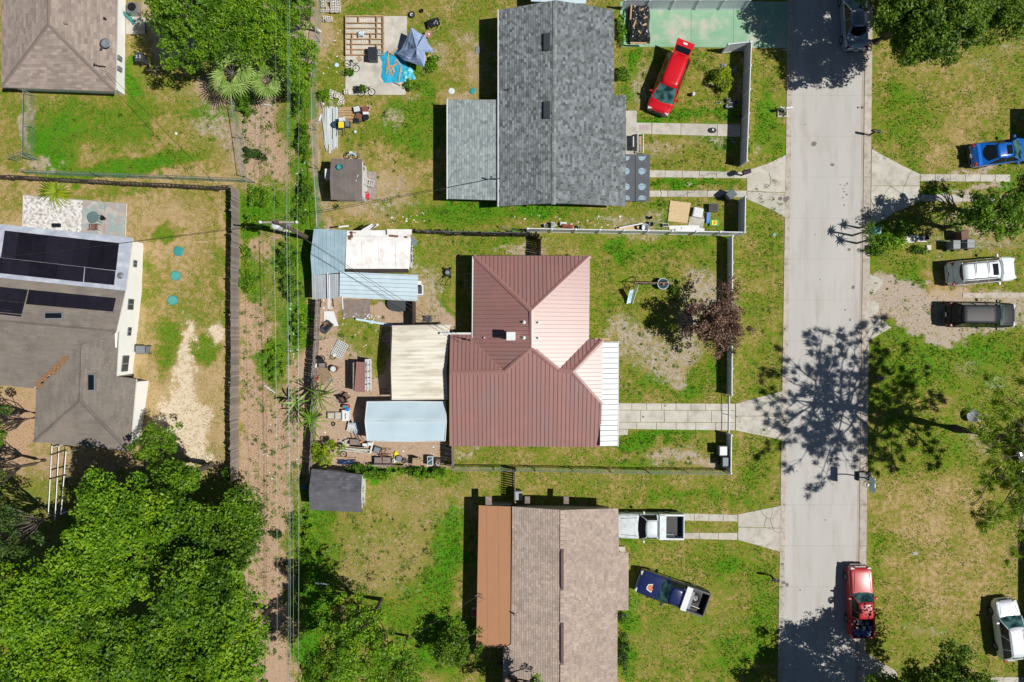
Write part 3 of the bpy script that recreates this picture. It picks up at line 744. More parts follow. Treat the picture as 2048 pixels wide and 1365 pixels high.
def shingles(T, pts, m, slope, course=0.22, tab=0.36, t=0.018, lift=0.0, name='shingle', dark=0.5, spread=0.5, sag=0.0):
    """every tab is real: courses step down the slope, tabs staggered, each with its own tone"""
    P3 = face3(pts); zf, s = plane_of(P3)
    d = Vector((slope[0], -slope[1])).normalized()      # downhill in plan
    r = Vector((-d.y, d.x))
    poly = [(p[0], p[1]) for p in P3]
    ds = [p[0] * d.x + p[1] * d.y for p in poly]
    mb = MB(); row = 0
    v = min(ds)
    while v < max(ds):
        q = clip(clip(poly, d.x, d.y, v + course), -d.x, -d.y, -v)
        if len(q) >= 3 and area2(q) > 1e-3:
            rs = [p[0] * r.x + p[1] * r.y for p in q]
            u = min(rs) - random.random() * tab
            while u < max(rs):
                w = tab * random.uniform(.8, 1.2)
                g = clip(clip(q, r.x, r.y, u + w - .008), -r.x, -r.y, -u)
                if len(g) >= 3 and area2(g) > 6e-4:
                    # thicker at the downhill edge
                    lo = v + course
                    k = random.random()
                    col = min(1, max(0, dark + (k - .5) * 2 * spread * (0.4 + 0.6 * random.random()))) + 1e-3
                    vs = []
                    ex = random.uniform(0, .008)
                    for x, y in g:
                        f = (x * d.x + y * d.y - v) / course
                        vs.append((x, y, zf(x, y) + lift + 0.006 + (t + ex) * f))
                    n_ = len(vs)
                    a = sum(vs[i][0] * vs[(i + 1) % n_][1] - vs[(i + 1) % n_][0] * vs[i][1] for i in range(n_))
                    if a < 0: vs = vs[::-1]
                    base = len(mb.v)
                    mb.add(vs + [(x, y, z - t - .01) for x, y, z in vs], [tuple(range(n_))] + [(i, n_ + i, n_ + (i + 1) % n_, (i + 1) % n_) for i in range(n_)], col)
                u += w
        v += course; row += 1
    return T.part(name, mb, m, kind='stuff')

def deck(T, faces, m, t=0.1, name='roof_deck', drop=0.0):
    mb = MB()
    for f in faces:
        P = face3(f); zf, _ = plane_of(P)
        mb.slab([(p[0], p[1], zf(p[0], p[1]) - drop) for p in P], t)
    return T.part(name, mb, m)

def walls(T, outline, m, inset=0.0, name='wall', drop=0.1, close=True):
    pts = [W(*p) for p in outline]
    n = len(pts); c = sum((Vector((p.x, p.y, 0)) for p in pts), Vector()) / n
    g = []
    for p in pts:
        d = Vector((c.x - p.x, c.y - p.y, 0))
        q = p + Vector((math.copysign(inset, d.x), math.copysign(inset, d.y), 0))
        g.append(q)
    th = 0.12
    for i in range(n if close else n - 1):
        a, b = g[i], g[(i + 1) % n]
        d = Vector((b.x - a.x, b.y - a.y, 0))
        if d.length < .05: continue
        d.normalize(); q = Vector((-d.y, d.x, 0)) * th
        if q.dot(c - a) < 0: q = -q
        mb = MB()
        za, zb = a.z - drop, b.z - drop
        vs = [Vector((a.x, a.y, 0)), Vector((b.x, b.y, 0)), Vector((b.x, b.y, zb)), Vector((a.x, a.y, za))]
        vs += [v + q for v in vs]
        mb.add(vs, [(0, 1, 2, 3), (7, 6, 5, 4), (0, 4, 5, 1), (1, 5, 6, 2), (2, 6, 7, 3), (3, 7, 4, 0)])
        T.part(name, mb, m)
    return g

def cap_line(T, a, b, m, r=0.11, name='ridge_cap', lift=0.06):
    A, B = W(*a), W(*b)
    d = (B - A).normalized(); s = Vector((-d.y, d.x, 0)).normalized() * r
    z = Vector((0, 0, lift)); dn = Vector((0, 0, -r * .35))
    mb = MB()
    vs = [A + s + z + dn, A + z, A - s + z + dn, B + s + z + dn, B + z, B - s + z + dn]
    vs += [v - Vector((0, 0, .03)) for v in vs]
    mb.add(vs, [(0, 1, 4, 3), (1, 2, 5, 4), (6, 9, 10, 7), (7, 10, 11, 8), (0, 3, 9, 6), (2, 8, 11, 5), (0, 6, 7, 1), (1, 7, 8, 2), (3, 4, 10, 9), (4, 5, 11, 10)])
    return T.part(name, mb, m)

def wall_window(T, a, b, z0, z1, outn, m=None, frame=None, name='window'):
    """window lying on a wall between plan points a, b (metres); outn = outward unit"""
    d = (b - a); ln = d.length; d.normalize(); o = outn
    def q(u0, u1, w0, w1, off, th):
        mb = MB(); vs = []
        for k in (off, off + th):
            for u, w in ((u0, w0), (u1, w0), (u1, w1), (u0, w1)):
                vs.append(a + d * u + Vector((0, 0, w)) + o * k)
        return mb.add(vs, [(3, 2, 1, 0), (4, 5, 6, 7), (0, 1, 5, 4), (1, 2, 6, 5), (2, 3, 7, 6), (3, 0, 4, 7)])
    fr = T.part(name, q(0, ln, z0, z1, 0.002, .03), frame or M['grey'])
    n = 2
    for i in range(n):
        me = mesh_of(q(ln * i / n + .05, ln * (i + 1) / n - .05, z0 + .06, z1 - .06, .03, .015), 'pane', T.loc)
        link('pane', me, m or M['glass'], parent=fr)
    return fr

# ------------------------------------------------------------------ houses
# --- grey house (top centre)
T = Thing('house', 'grey house with mottled blue-grey shingle gable roof and a paler lean-to roof on one side', 'house', W(1110, 220))
c1 = [(997, 21, 55), (1110, 1, 78), (1107, 406, 78), (994, 413, 55)]
c2 = [(1110, 1, 78), (1228, 20, 55), (1228, 191, 55), (1252, 191, 47), (1251, 413, 47), (1107, 406, 78)]
c3 = [(895, 200, 45), (1001, 200, 52), (999, 401, 52), (893, 398, 45)]
deck(T, [c1, c2, c3], M['white'], .12)
shingles(T, c1, M['shC'], (-1, 0), .18, .25, spread=.62, dark=.5)
shingles(T, c2, M['shC'], (1, 0), .18, .25, spread=.62, dark=.5)
shingles(T, c3, M['shCl'], (-1, 0), .2, .25, spread=.5)
mb = MB()
y = 2
while y < 405:
    A, B = W(1110 - 3 * y / 405, y, 78), W(1110 - 3 * (y + 8) / 405, y + 7.6, 78)
    for s in (-1, 1):
        mb.slab([A + Vector((0, 0, .075)), B + Vector((0, 0, .065)), B + Vector((s * .16, 0, .02)), A + Vector((s * .16, 0, .03))], .02, random.uniform(.1, .8))
    y += 8
T.part('ridge_shingle', mb, M['shRidge'], kind='stuff')
for y in (85, 221):
    a = W(1094, y, 76)
    p = T.part('roof_vent', MB().box((a.x - .02, a.y, a.z + .1), (.5, 1.35, .13), ry=-.3, top=.92), M['dgrey'])
    link('vent_louvre', mesh_of(MB().box((a.x - .27, a.y, a.z + .02), (.04, 1.3, .12), ry=-.3), 'vent_louvre', T.loc), M['black'], parent=p)
a = W(1016, 180, 62); T.part('vent_pipe', MB().lathe((a.x, a.y, a.z - .1), [(.05, 0), (.05, .3)], 8), M['black'])
walls(T, [(1000, 24, 55), (1110, 5, 78), (1226, 23, 55), (1226, 191, 55), (1249, 191, 47), (1248, 405, 47), (1107, 401, 78), (997, 405, 55)], M['bluewall'], .25)
walls(T, [(898, 204, 45), (1000, 204, 52), (998, 394, 52), (897, 394, 45)], M['bluewall'], .2)
for a, b in (((894, 199, 46), (894, 399, 46)), ((996, 20, 56), (996, 414, 56))):
    T.part('gutter', MB().tube([W(*a), W(*b)], .045, 6), M['white'])
a = W(983, 360, 52)
solo('service_mast', 'service mast with cable bracket on the paler lean-to roof of the grey house', 'service mast', MB().tube([a, a + Vector((0, 0, .9))], .03, 6).box(a + Vector((.3, -.05, .6)), (.9, .05, .05)).box(a + Vector((0, 0, .9)), (.16, .1, .1)).lathe(a + Vector((.6, -.05, .5)), [(.05, 0), (.05, .2)], 8), M['dgrey'], a)

# --- maroon metal-roofed house (centre)
T = Thing('house', 'house with maroon standing-seam metal hip roof and a white awning in front', 'house', W(1060, 700))
A_, B_ = (947.4, 511.6, 52), (1179.7, 512, 52)
R1, R2 = (1063, 622, 88), (1063, 695.3, 86)
L2, Lv = (1009, 744.5, 75), (946, 680.5, 53)
V1, V2 = (1117, 740, 74), (1145, 744.3, 74)
E1, E0 = (1178, 677, 53), (900, 669.5, 52)
RL = (899, 746.8, 74); SL, SR = (898.7, 892.5, 44), (1201.6, 895, 44)
QE, QN = (1203, 810, 56), (1205.5, 680.5, 56)
faces = [([A_, B_, R1], (0, 1), .31), ([A_, R1, R2, L2, Lv], (1, 0), .31), ([B_, E1, V1, R2, R1], (1, 0), .31),
         ([E0, (943, 669.5, 52), Lv, L2, RL], (0, 1), .31), ([RL, L2, R2, V1, V2, QE, SR, SL], (0, 1), .32), ([V2, QN, QE], (1, 0), .31), ([V1, V2, QN, E1], (0.0, 1), .31)]
deck(T, [f[0] for f in faces], M['white'], .1, drop=.01)
for f, run, pitch in faces:
    strip_panels(T, f, run, pitch, M['maroon'], M['maroonr'], ribw=.028, ribh=.03, t=.02)
for a, b in ((A_, R1), (B_, R1), (R1, R2), (R2, L2), (L2, RL), (R2, V1), (V1, V2), (V2, QE), (V2, QN)):
    cap_line(T, a, b, M['maroon'], .17, lift=.09)
T.part('gutter', MB().tube([W(945.5, 513, 52), W(944.5, 681, 52)], .06, 6), M['white'])
T.part('downpipe', MB().tube([W(944.5, 681, 50), W(944.5, 681, 2)], .05, 6), M['white'])
walls(T, [(950, 515, 52), (1176, 515, 52), (1175, 677, 52), (1199, 683, 50), (1199, 888, 44), (902, 886, 44), (903, 673, 50), (946, 674, 52)], M['stucco'], .3)
a = W(1022, 673, 84)
T.part('chimney', MB().box((a.x, a.y, a.z + .35), (.52, .5, .9)).box((a.x, a.y, a.z + .84), (.66, .62, .08)), M['white'])
for x, y, h in ((1048, 645, 84), (1048, 676, 84), (1077, 646, 84), (1077, 677, 84), (969, 676, 58)):
    a = W(x, y, h)
    T.part('vent_pipe', MB().lathe((a.x, a.y, a.z - .1), [(.14, 0), (.13, .16), (.05, .18), (.05, .42), (.0, .43)], 10), M['white'])
a = W(928, 678, 58)
solo('service_mast', 'black service mast bolted on the back corner of the maroon roof', 'service mast', MB().tube([a, a + Vector((0, 0, .8))], .03, 6).tube([a + Vector((-.45, .1, .4)), a + Vector((.4, -.1, .5))], .03, 5).box(a + Vector((.42, -.1, .5)), (.22, .16, .1)), M['black'], a)
T.part('porch_edge', MB().box(W(1205, 679, 50), (1.2, .16, .12)), M['lumber'])
# awning
T = Thing('awning', 'white corrugated metal awning on the street side of the maroon roof', 'awning', W(1220, 790))
aw = [(1202, 684, 54), (1236, 684, 47), (1235, 893, 47), (1200, 893, 50)]
strip_panels(T, aw, (1, 0), .4, M['tinw'], M['dgrey'], name='awning_panel', ribname='joint', ribw=.045, ribh=.012, t=.02)
T.part('beam', MB().tube([W(1236.5, 683, 46), W(1235.5, 894, 46)], .05, 4), M['white'])
for y in (688, 755, 822, 888): T.part('post', MB().tube([W(1234, y, 46), Vector((W(1234, y, 46).x, W(1234, y, 46).y, 0))], .045, 6), M['white'])

# --- beige house (bottom centre)
T = Thing('house', 'beige-shingled gable house with an orange-brown rolled-roof extension along its back', 'house', W(1120, 1200))
e1 = [(1024.4, 1013.6, 58), (1124.5, 1020.4, 78), (1124.5, 1500, 78), (1006, 1500, 52), (1006, 1297, 52), (1022, 1289, 57)]
e2 = [(1124.5, 1020.4, 78), (1236.4, 1017.2, 55), (1238, 1105, 55), (1257, 1105, 49), (1256.6, 1220.6, 49), (1234.8, 1220.6, 55), (1234.8, 1500, 55), (1124.5, 1500, 78)]
e3 = [(957.6, 1011.3, 46), (1024.4, 1013.6, 54), (1022, 1288, 54), (1006, 1296.6, 52), (952.4, 1292.7, 46)]
deck(T, [e1, e2, e3], M['stucco'], .12)
shingles(T, e1, M['shE'], (-1, 0), .18, .24, spread=.5)
shingles(T, e2, M['shE'], (1, 0), .18, .24, spread=.5)
strip_panels(T, e3, (0.01, 1), .9, M['brownr'], name='roofing_strip', t=.02, gap=.006)
for y0, y1 in ((1098, 1180), (1246, 1328)):
    a, b = W(1124.5, y0, 79), W(1124, y1, 79)
    T.part('ridge_vent', MB().box((a + b) / 2 + Vector((0, 0, .06)), (.24, (a - b).length, .12), top=.8), mat('ridge_vent_brown', (0.13, 0.075, 0.07), rough=.6))
for y0, y1 in ((1021, 1098), (1181, 1245), (1329, 1490)):
    a, b = W(1124.5, y0, 78), W(1124, y1, 78)
    mb = MB(); k = int((a - b).length / .3)
    for i in range(k):
        p = a.lerp(b, (i + .5) / k)
        mb.box((p.x, p.y, p.z + .05), (.3, .29, .03), col=random.uniform(.4, 1), rx=.03)
    T.part('ridge_shingle', mb, M['shE'], kind='stuff')
a = W(1028, 1227, 58); T.part('vent_pipe', MB().lathe((a.x, a.y, a.z - .1), [(.06, 0), (.06, .4)], 8), M['dgrey'])
walls(T, [(1026, 1017, 56), (1124, 1023, 78), (1233, 1020, 55), (1235, 1107, 55), (1254, 1107, 49), (1254, 1218, 49), (1232, 1220, 55), (1232, 1496, 55), (1009, 1496, 50), (1009, 1299, 50)], M['stucco'], .3)
walls(T, [(962, 1016, 46), (1026, 1019, 54), (1022, 1286, 54), (957, 1288, 46)], M['stucco'], .25)
solo('step', 'small pale step against the street side wall of the beige house', 'step', MB().box((*W(1243, 1097)[:2], .12), (.5, .4, .24)), M['conc'], W(1243, 1097))
a = W(964, 1190, 50)
solo('service_mast', 'service mast with dangling cable on the orange-brown flat roof', 'service mast', MB().tube([a, a + Vector((0, 0, .8))], .03, 6).tube([a + Vector((-.5, .12, .5)), a + Vector((.15, -.05, .6))], .03, 5).tube([a + Vector((-.4, -.6, .2)), a + Vector((.2, -.15, .4))], .02, 5), M['steel'], a)
a = W(1243, 1226, 50)
mb = MB().tube([a - Vector((0, 0, 1.9)), a + Vector((0, 0, .5))], .025, 6).tube([a + Vector((-.5, -.1, .5)), a + Vector((.55, .15, .5))], .015, 5)
for k in range(5): mb.tube([a + Vector((-.3 + .18 * k, -.35 + .04 * k, .5)), a + Vector((-.25 + .18 * k, .3 - .04 * k, .5))], .01, 4)
solo('tv_antenna', 'spindly rod television antenna beside the street side of the beige house', 'antenna', mb, M['dgrey'], a)
# side pergola beams in the shadow north of the beige house
for i, (x, w) in enumerate(((977, 12), (1055, 10), (1133, 10))):
    a = W(x, 1004, 50)
    solo('rafter_end', ('olive bracket beam poking out at the back corner of the beige house', 'olive bracket beam in the shadow beside the bin by the beige house', 'olive bracket beam under the ridge end of the beige house')[i], 'beam', MB().box((a.x, a.y, a.z - .3), (w / S, .7, .1)), M['wood'], a)

# --- brown house top left
T = Thing('house', 'brown-shingled hip-roofed house with a white side wall at the top left', 'house', W(120, 60))
a1 = [(97, 50, 78), (97, -200, 78), (240, -200, 40), (231, 183.7, 40)]
a2 = [(97, 50, 78), (3, 175, 40), (-40, 168, 30), (-40, -200, 30), (97, -200, 78)]
a3 = [(97, 50, 78), (231, 183.7, 40), (3, 175, 40)]
deck(T, [a1, [(97, 50, 78), (3, 175, 40), (3, -200, 40), (97, -200, 78)], a3], M['white'], .14)
shingles(T, a1, M['shA'], (1, 0), .2, .5, spread=.4); shingles(T, [(97, 50, 78), (3, 175, 40), (3, -200, 40), (97, -200, 78)], M['shA'], (-1, 0), .2, .5, spread=.4)
shingles(T, a3, M['shA'], (0, 1), .2, .5, spread=.4)
for a, b in (((97, 50, 78), (231, 184, 40)), ((97, 50, 78), (3, 175, 40)), ((97, 50, 78), (97, -200, 78))): cap_line(T, a, b, M['shA'], .12, lift=.05)
g = walls(T, [(8, -190, 40), (233, -190, 40), (229, 178, 40), (10, 170, 40)], M['wallw'], .12)
for y0, y1 in ((124, 132), (145, 153)):
    q = W(231, 140, 40)
    T.part('meter_box', MB().box((q.x + .05, W(0, (y0 + y1) / 2).y, 1.1), (.14, .3, .5)), M['grey'])
a = W(132, 46, 70); T.part('roof_vent', MB().box((a.x, a.y, a.z + .05), (.34, .3, .18), top=.8), M['shE'])
a = W(211, 38, 52); T.part('vent_pipe', MB().lathe((a.x, a.y, a.z - .1), [(.06, 0), (.06, .3)], 8), M['black'])
a = W(218, 92, 46)
T2 = Thing('satellite_dish', 'grey oval satellite dish on the brown shingle roof near the white wall', 'satellite dish', a)
T2.part('dish', MB().lathe((a.x, a.y, a.z + .35), [(.0, 0), (.25, .03), (.42, .12), (.43, .13), (.25, .06), (.0, .03)], 18, sy=.85), M['grey'], smooth=True)
T2.part('arm', MB().tube([a + Vector((0, 0, .0)), a + Vector((0, 0, .36))], .03, 6).tube([a + Vector((0, 0, .25)), a + Vector((-.28, -.42, .5))], .02, 5).box(a + Vector((-.3, -.45, .5)), (.14, .1, .1)), M['dgrey'])
a = W(204, 137, 44)
solo('service_mast', 'dark electrical service mast on the brown roof corner below the satellite dish', 'service mast', MB().tube([a, a + Vector((0, 0, .7))], .03, 6).tube([a + Vector((-.35, .1, .3)), a + Vector((.5, -.02, .35))], .035, 5).box(a + Vector((-.35, .1, .35)), (.1, .22, .14)), M['black'], a)

# --- left house with solar panels
T = Thing('house', 'large L-shaped house with silver-coated and brown roofs carrying black solar panels at the left edge', 'house', W(130, 680))
b1 = [(-200, 428, 46), (265, 476, 46), (251, 582, 60), (-200, 535, 60)]
b2 = [(-200, 535, 60), (251, 582, 60), (232, 664, 75), (-200, 624, 75)]
b3 = [(-200, 624, 75), (232, 664, 75), (165, 690, 71), (67, 777, 50), (-200, 752, 50)]
b4 = [(232, 664, 75), (236, 753, 55), (276, 758, 48), (258, 903, 48), (160, 802, 69), (165, 690, 71)]
b5 = [(160, 802, 69), (258, 903, 48), (68, 884, 48)]
b6 = [(165, 690, 71), (160, 802, 69), (68, 884, 48), (73, 780, 49)]
deck(T, [b1, b2, b3, b4, b5, b6], M['white'], .14)
strip_panels(T, b1, (1, .105), 1.05, M['silver'], name='roofing_strip', t=.02, gap=.0)
shingles(T, b2, M['shB'], (.1, -1), .18, .8, spread=.3)
shingles(T, b3, M['shB'], (-.1, 1), .18, .8, spread=.3)
shingles(T, b4, M['shB'], (1, .1), .18, .8, spread=.3)
shingles(T, b5, M['shB'], (0, 1), .18, .8, spread=.3)
shingles(T, b6, M['shB'], (-1, 0), .18, .8, spread=.3)
for a, b in (((160, 802, 69), (258, 903, 48)), ((160, 802, 69), (68, 884, 48)), ((160, 802, 69), (165, 690, 71)), ((232, 664, 75), (-200, 624, 75))): cap_line(T, a, b, M['shB'], .12, lift=.05)
mb = MB()
for i in range(60):
    t_ = random.random(); x, y = 140 - 66 * t_, 712 + 62 * t_
    p = W(x + random.gauss(0, 3), y + random.gauss(0, 3), 66 - 14 * t_)
    mb.box((p.x, p.y, p.z + .06), (.2, .14, .05), rz=random.random() * 3)
T.part('leaf_litter', mb, M['leafpile'], kind='stuff')
walls(T, [(-190, 436, 46), (262, 480, 46), (250, 582, 60), (232, 664, 75), (235, 755, 53), (-190, 750, 50)], M['wallw'], .03)
walls(T, [(150, 762, 48), (274, 762, 48), (256, 898, 48), (72, 880, 48), (76, 783, 48)], M['wallw'], .1)
# windows on the bright east wall
def east_pt(px, y): return Vector((W(px, y, 0).x, W(px, y, 0).y, 0))
for (y0, y1) in ((520, 534), (598, 620), (655, 672), (712, 744)):
    def ex(y):   # wall plan line measured at the foot of the wall
        return (291.6 - (y - 483) * 0.083) if y < 665 else (276.5 - (y - 665) * 0.113)
    ya, yb = 682.5 - (682.5 - y0) / 1.03, 682.5 - (682.5 - y1) / 1.03
    a, b = east_pt(ex(ya), ya), east_pt(ex(yb), yb)
    wall_window(T, a, b, 1.0 if y0 != 712 else .9, 1.5 if y0 in (520, 655) else 1.8, Vector((1, 0, 0)), M['dgrey'], M['grey'])
# solar panels
def solar(T, quad, nx, ny):
    q = [Vector((*W(*p)[:2], 0)) for p in quad]; zf, _ = plane_of(face3(quad))
    for i in range(nx):
        for j in range(ny):
            def at(u, v): return q[0].lerp(q[1], u).lerp(q[3].lerp(q[2], u), v)
            e = .0012 if nx > 3 else .0022
            c = [at(i / nx + e, j / ny + e), at((i + 1) / nx - e, j / ny + e), at((i + 1) / nx - e, (j + 1) / ny - e), at(i / nx + e, (j + 1) / ny - e)]
            p = T.part('solar_panel', MB().slab([(v.x, v.y, zf(v.x, v.y) + .13) for v in c], .04), M['solar'])
            ln = MB()
            for k in range(1, 6):
                a, b = c[0].lerp(c[1], k / 6), c[3].lerp(c[2], k / 6)
                ln.tube([(a.x, a.y, zf(a.x, a.y) + .131), (b.x, b.y, zf(b.x, b.y) + .131)], .004, 3)
            link('grid_line', mesh_of(ln, 'grid_line', T.loc), M['black'], parent=p)
solar(T, [(12, 462, 48), (240, 487, 48), (234, 542, 55), (4, 516, 55)], 8, 1)
solar(T, [(-100, 504.5, 54.6), (171, 535.3, 54.6), (168, 565, 58), (-103, 536, 58)], 5, 1)
solar(T, [(172.5, 535.5, 54.6), (233, 542.6, 55), (230, 571, 58), (170, 565, 58)], 1, 1)
solar(T, [(60, 580, 62), (234, 597, 62), (228, 624, 67), (54, 609, 67)], 3, 1)
solar(T, [(-60, 568, 62), (58, 580, 62), (45, 634, 70), (-68, 622, 70)], 2, 2)
for x, y, w, d in ((111, 632, 1.35, .5), (186, 765, .55, 1.25)):
    a = W(x, y, 71 if y < 700 else 66)
    p = T.part('skylight', MB().box((a.x, a.y, a.z + .1), (w, d, .24)), M['grey'])
    link('pane', mesh_of(MB().box((a.x, a.y, a.z + .235), (w - .12, d - .12, .03)), 'pane', T.loc), M['glass'], parent=p)
a = W(242, 552, 56); T.part('roof_vent', MB().lathe((a.x, a.y, a.z - .02), [(.28, 0), (.26, .1), (.12, .14), (.12, .25), (0, .27)], 12), M['steel'])
a = W(173, 642, 72); T.part('vent_pipe', MB().lathe((a.x, a.y, a.z - .1), [(.06, 0), (.06, .3)], 8), M['steel'])
a = W(112, 453, 48)
T.part('fascia_box', MB().box((a.x, a.y + .1, a.z - .05), (.6, .25, .2)), M['black'])

# --- houses outside the right edge whose shadows fall into the picture
for nm, box_ in (('beyond the top right corner, hidden outside the frame behind the blue car', (2056, 226, 2500, 336)), ('beyond the lower right corner beside the white crossover car', (2072, 1068, 2500, 1700))):
    x0, y0, x1, y1 = box_
    T = Thing('house', 'plain gabled house ' + nm, 'house', W((x0 + x1) / 2, (y0 + y1) / 2))
    c = [W(x0, y0), W(x1, y0), W(x1, y1), W(x0, y1)]
    mb = MB().box((c[0] + c[2]) / 2 + Vector((0, 0, 1.1)), (c[1].x - c[0].x - .6, c[0].y - c[2].y - .6, 2.2))
    T.part('wall', mb, M['stucco'])
    my = (c[0].y + c[2].y) / 2; mx = (c[0].x + c[2].x) / 2; mb = MB()
    mb.slab([(c[0].x, c[0].y, 2.15), (c[3].x, c[3].y, 2.15), (mx, c[3].y, 3.8), (mx, c[0].y, 3.8)], .12)
    mb.slab([(c[1].x, c[1].y, 2.15), (c[2].x, c[2].y, 2.15), (mx, c[3].y, 3.8), (mx, c[0].y, 3.8)], .12)
    T.part('roof', mb, M['shA'])
    if y0 > 1000:
        a = W(2045, 1245)
        T.part('porch_roof', MB().slab([(a.x, a.y + 1.0, 2.1), (a.x + 2, a.y + 1.0, 2.3), (a.x + 2, a.y - 1.8, 2.3), (a.x + .1, a.y - 1.8, 2.1)], .12), M['shA'])
        T.part('porch_post', MB().tube([(a.x + .2, a.y - 1.5, 0), (a.x + .2, a.y - 1.5, 2.1)], .06), M['white'])
T = Thing('house', 'white-roofed neighbour at the top edge above the grey house', 'house', W(1145, -60))
T.part('roof', MB().slab(face3([(1062, -200, 40), (1172, -200, 40), (1172, 8, 40), (1062, 3, 40)]), .1), M['tinlb'])
for x in (1070, 1165): T.part('post', MB().tube([W(x, 0, 38), (W(x, 0, 38).x, W(x, 0, 38).y, 0)], .06), M['white'])

# ------------------------------------------------------------------ sheds and canopies
# shed with ladder
T = Thing('shed', 'small shed with taupe gable roof of long strips and white siding', 'shed', W(705, 362))
f1 = [(662, 318, 44), (724, 319, 44), (724, 357.5, 58), (660, 357, 58)]
f2 = [(660, 357, 58), (724, 357.5, 58), (724, 401, 44), (662, 400, 44)]
for f in (f1, f2): strip_panels(T, f, (0, 1), .36, M['shF'], name='roofing_strip', t=.02, gap=.004)
deck(T, [f1, f2], M['shF'], .06)
g = walls(T, [(666, 322, 44), (724, 323, 44), (724, 357, 56), (724, 397, 44), (666, 396, 44)], M['white'], .02)
for (x0, y0, x1, y1) in ((734, 332, 736, 348), (735, 378, 736, 392)):
    q = W(724, 357, 0)
x_e = W(724, 357, 44).x + .0
for y0, y1, nm in ((332, 350, 'window'), (372, 390, 'window')):
    a, b = Vector((x_e - .02, W(0, y0).y, 0)), Vector((x_e - .02, W(0, y1).y, 0))
    wall_window(T, a, b, .9, 1.4, Vector((1, 0, 0)), M['black'], M['white'])
mb = MB()
for k in range(9):
    a = W(672 + 6.5 * k, 399, 44)
    mb.box((a.x, a.y + .22 - .03, .85), (.05, .03, 1.7))
T.part('siding_batten', mb, M['bluewall'], kind='stuff')
solo('ladder_deck', 'low wooden landing beside the white front of the small shed', 'platform', MB().box((*W(744, 372)[:2], .08), (.75, 2.2, .16)), M['wood'], W(744, 372))
T2 = Thing('ladder', 'aluminium ladder leaning on the taupe shed roof', 'ladder', W(748, 372))
a0, a1 = W(749, 369, 12), W(712, 356, 60)
for s in (-1, 1):
    o = Vector((.06, .22, 0)) * s
    T2.part('rail', MB().tube([a0 + o, a1 + o], .03, 4), M['tinw'])
for k in range(9):
    p = a0.lerp(a1, (k + .5) / 9); o = Vector((.06, .22, 0))
    T2.part('rung', MB().tube([p - o, p + o], .02, 5), M['tinw'])
T2 = Thing('chair', 'red metal chair on the wooden landing by the small shed', 'chair', W(736, 396))
a = W(736, 396) + Vector((0, 0, .16))
T2.part('seat', MB().box(a + Vector((0, 0, .42)), (.45, .42, .04)), M['redp'])
for x in (-.2, .2):
    for y in (-.18, .18): T2.part('leg', MB().tube([a + Vector((x, y, 0)), a + Vector((x, y, .42))], .02, 5), M['redp'])
T2.part('backrest', MB().tube([a + Vector((-.2, .2, .4)), a + Vector((-.2, .24, .9)), a + Vector((.2, .24, .9)), a + Vector((.2, .2, .4))], .02, 5).box(a + Vector((0, .23, .75)), (.4, .03, .14)), M['redp'])
a = W(681, 336, 52)
solo('wire_basket', 'teal wire basket lying on the taupe shed roof', 'basket', MB().lathe(a + Vector((0, 0, -.05)), [(.1, 0), (.25, .25), (.24, .25), (.09, .02)], 12), M['tealbin'], a)
solo('air_conditioner', 'white window air conditioner on the back of the taupe-roofed shed', 'air conditioner', MB().box(W(655, 349, 30), (.3, .75, .4)), M['white'], W(655, 349, 30))
# bikes/frames by the shed top
T2 = Thing('bicycle', 'pale blue children\'s bicycle lying against the top of the small shed', 'bicycle', W(706, 314))
for x in (-.35, .35):
    T2.part('wheel', MB().ring(W(706, 314) + Vector((x, 0, .3)), .22, .03, 14), M['black'])
T2.part('frame', MB().tube([W(696, 314) + Vector((0, 0, .3)), W(704, 309) + Vector((0, 0, .5)), W(715, 314) + Vector((0, 0, .3))], .03, 5).tube([W(697, 312) + Vector((0, 0, .35)), W(716, 311) + Vector((0, 0, .55))], .035, 5), M['lblue'])
T2.part('seat', MB().box(W(705, 309) + Vector((0, 0, .55)), (.25, .12, .06)), M['white'])

# blue and white shed complex
T = Thing('shed', 'wide shed with white coated roof patched with rust and a blue-grey tin end', 'shed', W(730, 530))
q1 = [(628, 458, 46), (694, 461, 46), (690, 514, 52), (621.5, 512, 52)]
q2 = [(621.5, 512, 52), (690, 514, 52), (689, 545, 44), (624, 551, 44)]
q3 = [(694, 462, 45), (824, 460, 45), (822, 487, 50), (693, 484, 50)]
q4 = [(693, 484, 50), (822, 487, 50), (818, 540, 44), (691, 538, 44)]
for f, m_, run, pit in ((q1, 'tinb', (0, 1), .3), (q2, 'tinb', (0, 1), .3)):
    strip_panels(T, f, run, pit, M[m_], M[m_], ribw=.03, ribh=.025)
strip_panels(T, q3, (1, 0), .55, M['rustw'], name='roof_panel', gap=.01)
strip_panels(T, q4, (0, 1), 1.3, M['rustw'], name='roof_panel', gap=.008)
deck(T, [q1, q2, q3, q4], M['wood'], .08)
walls(T, [(628, 464, 42), (822, 464, 42), (822, 536, 40), (626, 545, 40)], M['white'], .1)
T.part('roof_patch', MB().slab(face3([(774, 459, 52), (822, 459, 52), (822, 470, 53), (774, 470, 53)]), .04), M['rustw'])
mb = MB()
for x, y, w, d in ((788, 473, .7, .16), (812, 475, .25, .14), (700, 476, .25, .35), (706, 466, .5, .05), (704, 470, .16, .5), (812, 484, .14, .06), (703, 482, .3, .05)):
    a = W(x, y, 47); mb.box((a.x, a.y, a.z + .1), (w, d, .02), rz=random.uniform(-.1, .1))
T.part('rust_patch', mb, M['rust'])
T.part('timber_edge', MB().box(W(755, 542, 44), (4.8, .3, .1)), M['woodd'])
T.part('side_lean_to', MB().slab(face3([(822, 470, 50), (833, 482, 20), (833, 492, 20), (823, 490, 50)]), .04), M['bluewall'])
